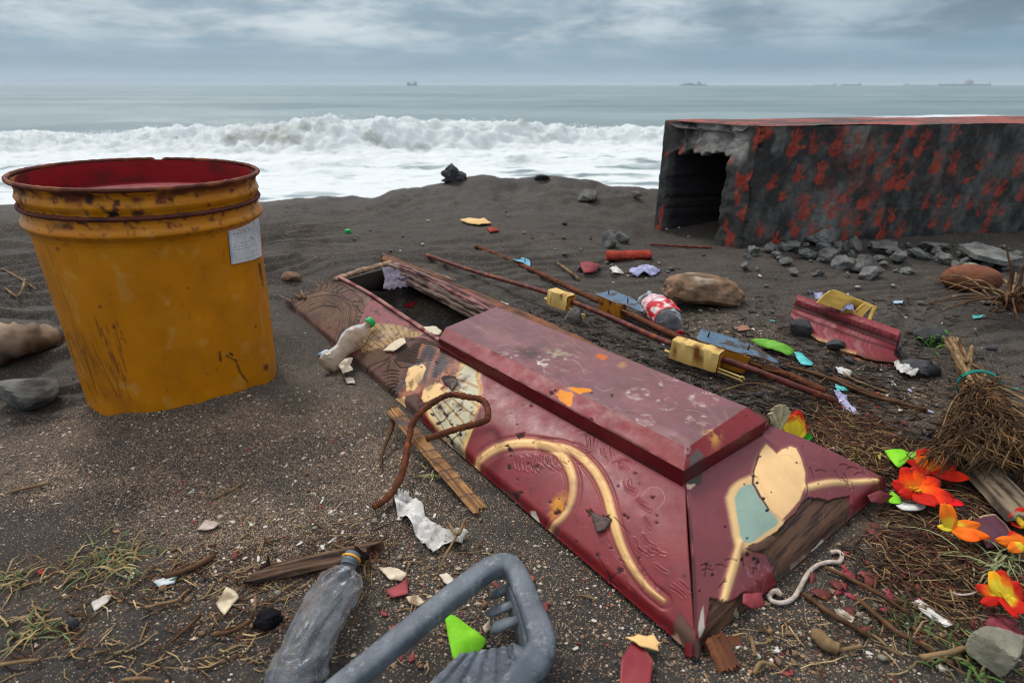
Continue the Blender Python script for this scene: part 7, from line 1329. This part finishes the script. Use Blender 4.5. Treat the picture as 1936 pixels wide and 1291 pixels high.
def grit(name, n, seed):
    rn = np.random.default_rng(seed); oc = A((1, 0, 0), (0, 1, 0), (0, 0, 1), (-1, 0, 0), (0, -1, 0), (0, 0, -1)); of = [(0, 1, 2), (1, 3, 2), (3, 4, 2), (4, 0, 2), (1, 0, 5), (3, 1, 5), (4, 3, 5), (0, 4, 5)]
    x = rn.uniform(-60, 2000, n * 6); y = 520 + (rn.random(n * 6) ** .8) * 790
    bl = lambda cx, cy, rx, ry: np.exp(-((x - cx) / rx) ** 2 - ((y - cy) / ry) ** 2)
    pr = .10 + .8 * bl(560, 880, 240, 110) + .6 * bl(330, 840, 200, 70) + .5 * bl(430, 980, 200, 70) + .7 * bl(900, 1100, 320, 130) + .7 * bl(1500, 1220, 260, 80) + .5 * bl(1760, 1080, 180, 120) + .5 * bl(1360, 640, 120, 40) + .4 * bl(1740, 760, 160, 60) + .5 * bl(380, 1130, 240, 90)
    cl = vn(x * .02, y * .03, 0, 511); k = np.where(rn.random(len(x)) < pr * (.6 + .6 * cl))[0][:n]; b = MB(); pal = [lin(*c) for c in ((190, 170, 146), (150, 124, 100), (206, 196, 184), (120, 96, 78), (90, 84, 80), (168, 128, 96), (70, 66, 64), (130, 70, 60))]
    zs = np.zeros(len(k)); d = FW * F + (x[k] - W / 2)[:, None] * A(1, 0, 0) + (H / 2 - y[k])[:, None] * UP
    for it in range(4): q = CAM + d * ((zs - CH) / d[:, 2])[:, None]; zs = gz(q[:, 0], q[:, 1])
    for i, p in enumerate(q):
        r = float(np.exp(rn.normal(math.log(.0013), .45))); m, _ = np.linalg.qr(rn.normal(size=(3, 3))); b.add(oc @ m * A(r * rn.uniform(.8, 1.6), r, r * .7) + p + A(0, 0, r * .3), of, (*(np.array(pal[rn.choice(8, p=[.2, .2, .05, .15, .14, .12, .1, .04])]) * rn.uniform(.7, 1.15)), .8))
    o = b.build(name, M['grass'], None, False); o['kind'] = 'stuff'
grit('shell_grit', 15000, 61)
# ------------------------------------------------------------------ countable small bits : one object each
OUT = [(533, 572), (735, 490), (1460, 795), (1690, 915), (1600, 1025), (1320, 1250), (870, 880)]
def scatter(n, regs, name, label, cat, group, mkr, seed, ms):
    rn = random.Random(seed); k = 0; base = []
    while k < n:
        cx, cy, rx, ry = rn.choice(regs); x, y = cx + rn.gauss(0, rx), cy + rn.gauss(0, ry)
        if not (4 < x < 1930 and 400 < y < 1286): continue
        if poly_sd(np.array([x]), np.array([y]), OUT)[0] < 4 or poly_sd(np.array([x]), np.array([y]), [(0, 310), (500, 310), (530, 700), (240, 790), (150, 775)])[0] < 4: continue
        o = T(x, y)
        if len(base) < 9: ob = mkr(rn, ms[len(base) % len(ms)], name); base.append(ob)
        else: ob = rn.choice(base).copy(); C.objects.link(ob)
        ob.location = Vector(o + A(0, 0, .001)); ob.rotation_euler = (rn.gauss(0, .18), rn.gauss(0, .18), rn.uniform(0, 6.28)); sc = rn.uniform(.65, 1.25); ob.scale = (sc, sc, sc); tag(ob, label, cat, group); k += 1
def mk_chip(size, curl, t):
    def f(rn, m, name):
        ring = []; n = rn.randint(4, 7); el = rn.uniform(.3, .8)
        for i in range(n): a = 6.28 * i / n + rn.uniform(-.3, .3); r = size * rn.uniform(.5, 1.3); ring.append(A(math.cos(a) * r, math.sin(a) * r * el, t))
        b = MB(); b.sheet(ring, t, size * .09, .6 / size, 3, dome=curl * size * .5, seed=rn.randint(0, 99), nseg=26); return b.build(name, M[m], None, True, org=(0, 0, 0))
    return f
def mk_peb(size, an):
    def f(rn, m, name): v, fc = rock_mesh((size * 1.3, size, size * .75), rn.randint(1, 999), an, .1, 2); b = MB(); b.add(v + A(0, 0, size * .22), fc); return b.build(name, M[m], None, True, org=(0, 0, 0))
    return f
def mk_stick(l, r):
    def f(rn, m, name): b = MB(); q = l * rn.uniform(.6, 1.2); b.tube(spline([A(-q / 2, 0, r), A(-q * .1, rn.uniform(-.1, .1) * q, r * 1.6), A(q / 2, rn.uniform(-.1, .1) * q, r)], 5), [r * .7, r, r * .5], 6, rough=.3, flat=.6, seed=rn.randint(0, 99)); return b.build(name, M[m], None, True, org=(0, 0, 0))
    return f
M['whitechip'] = mat('white_chip', lin(206, 198, 186), lin(160, 146, 130), 80, .8, .2, 200, .2)
FGR = [(850, 1120, 200, 80), (420, 1060, 150, 60), (600, 860, 120, 80), (1480, 1200, 160, 50), (250, 900, 150, 60), (1350, 650, 80, 40), (700, 1000, 90, 40), (1640, 720, 90, 50), (1250, 1220, 60, 40)]
scatter(95, FGR, 'shell_chip', 'tiny white shell or plaster chip scattered on the dark sand', 'chip', 'white chips scattered over the sand', mk_chip(.0062, .2, .001), 71, ['whitechip', 'cloth'])
scatter(40, [(640, 445, 140, 40), (930, 450, 160, 40), (1150, 480, 130, 40), (1500, 520, 200, 24), (1360, 600, 90, 30)], 'pale_bit', 'pale speck sized stone or chip on the sand beyond the coffin', 'chip', 'pale bits on the far sand', mk_peb(.016, .5), 72, ['whitechip', 'rock', 'palestone'])
scatter(110, [(1700, 1040, 80, 50), (1640, 860, 50, 26), (1800, 1110, 80, 50), (1620, 1110, 60, 40), (1720, 960, 60, 40), (1580, 800, 50, 26)], 'maroon_flake', 'small maroon paint flake lying in the litter beyond the coffin foot', 'flake', 'maroon flakes in the right hand litter', mk_chip(.0135, .4, .0008), 73, ['maroonchip', 'maroonchip', 'rodred'])
scatter(20, [(900, 1130, 160, 70), (640, 900, 90, 60), (420, 1000, 120, 60), (1450, 1220, 120, 40)], 'maroon_flake', 'small maroon paint flake on the sand in front of the coffin', 'flake', 'maroon flakes on the front sand', mk_chip(.0085, .15, .001), 74, ['maroonchip'])
scatter(60, [(880, 1120, 190, 70), (480, 1080, 120, 50), (1480, 1210, 150, 40), (640, 960, 100, 50), (1620, 1160, 90, 50)], 'small_pebble', 'small brown or tan pebble pressed into the front sand', 'pebble', 'tan pebbles on the front sand', mk_peb(.0085, .35), 75, ['tanrock', 'palestone', 'straw', 'tanrock'])
scatter(60, [(460, 1100, 120, 50), (850, 1110, 160, 70), (1520, 1200, 130, 40), (1760, 1160, 90, 60), (200, 1120, 120, 60)], 'wood_splinter', 'short tan wood splinter lying on the front sand', 'splinter', 'wood splinters on the front sand', mk_stick(.034, .0018), 76, ['straw', 'twig', 'straw'])
scatter(46, [(1480, 690, 110, 40), (1640, 720, 90, 40), (1240, 560, 90, 30), (1360, 660, 60, 26), (1720, 800, 60, 40)], 'plastic_scrap', 'small pale scrap of plastic or shell strewn behind the coffin near the rods', 'scrap', 'pale scraps near the rods', mk_chip(.0105, .3, .0008), 79, ['whitechip', 'cloth', 'lavender', 'creamveneer', 'teal', 'whitechip', 'palestone', 'brick'])
scatter(30, [(1500, 700, 90, 40), (1700, 760, 80, 40), (1680, 560, 140, 30), (1130, 520, 120, 40)], 'dark_twig', 'short dark twig strewn on the sand behind the coffin', 'twig', 'dark twigs behind the coffin', mk_stick(.06, .0026), 77, ['twig', 'darkwood'])
scatter(26, [(1480, 650, 110, 50), (1650, 610, 120, 40), (1120, 470, 120, 24), (1260, 530, 110, 30)], 'dark_pebble', 'dark grey pebble half sunk in the sand behind the coffin', 'pebble', 'dark pebbles behind the coffin', mk_peb(.022, .6), 78, ['darkrock', 'rock'])
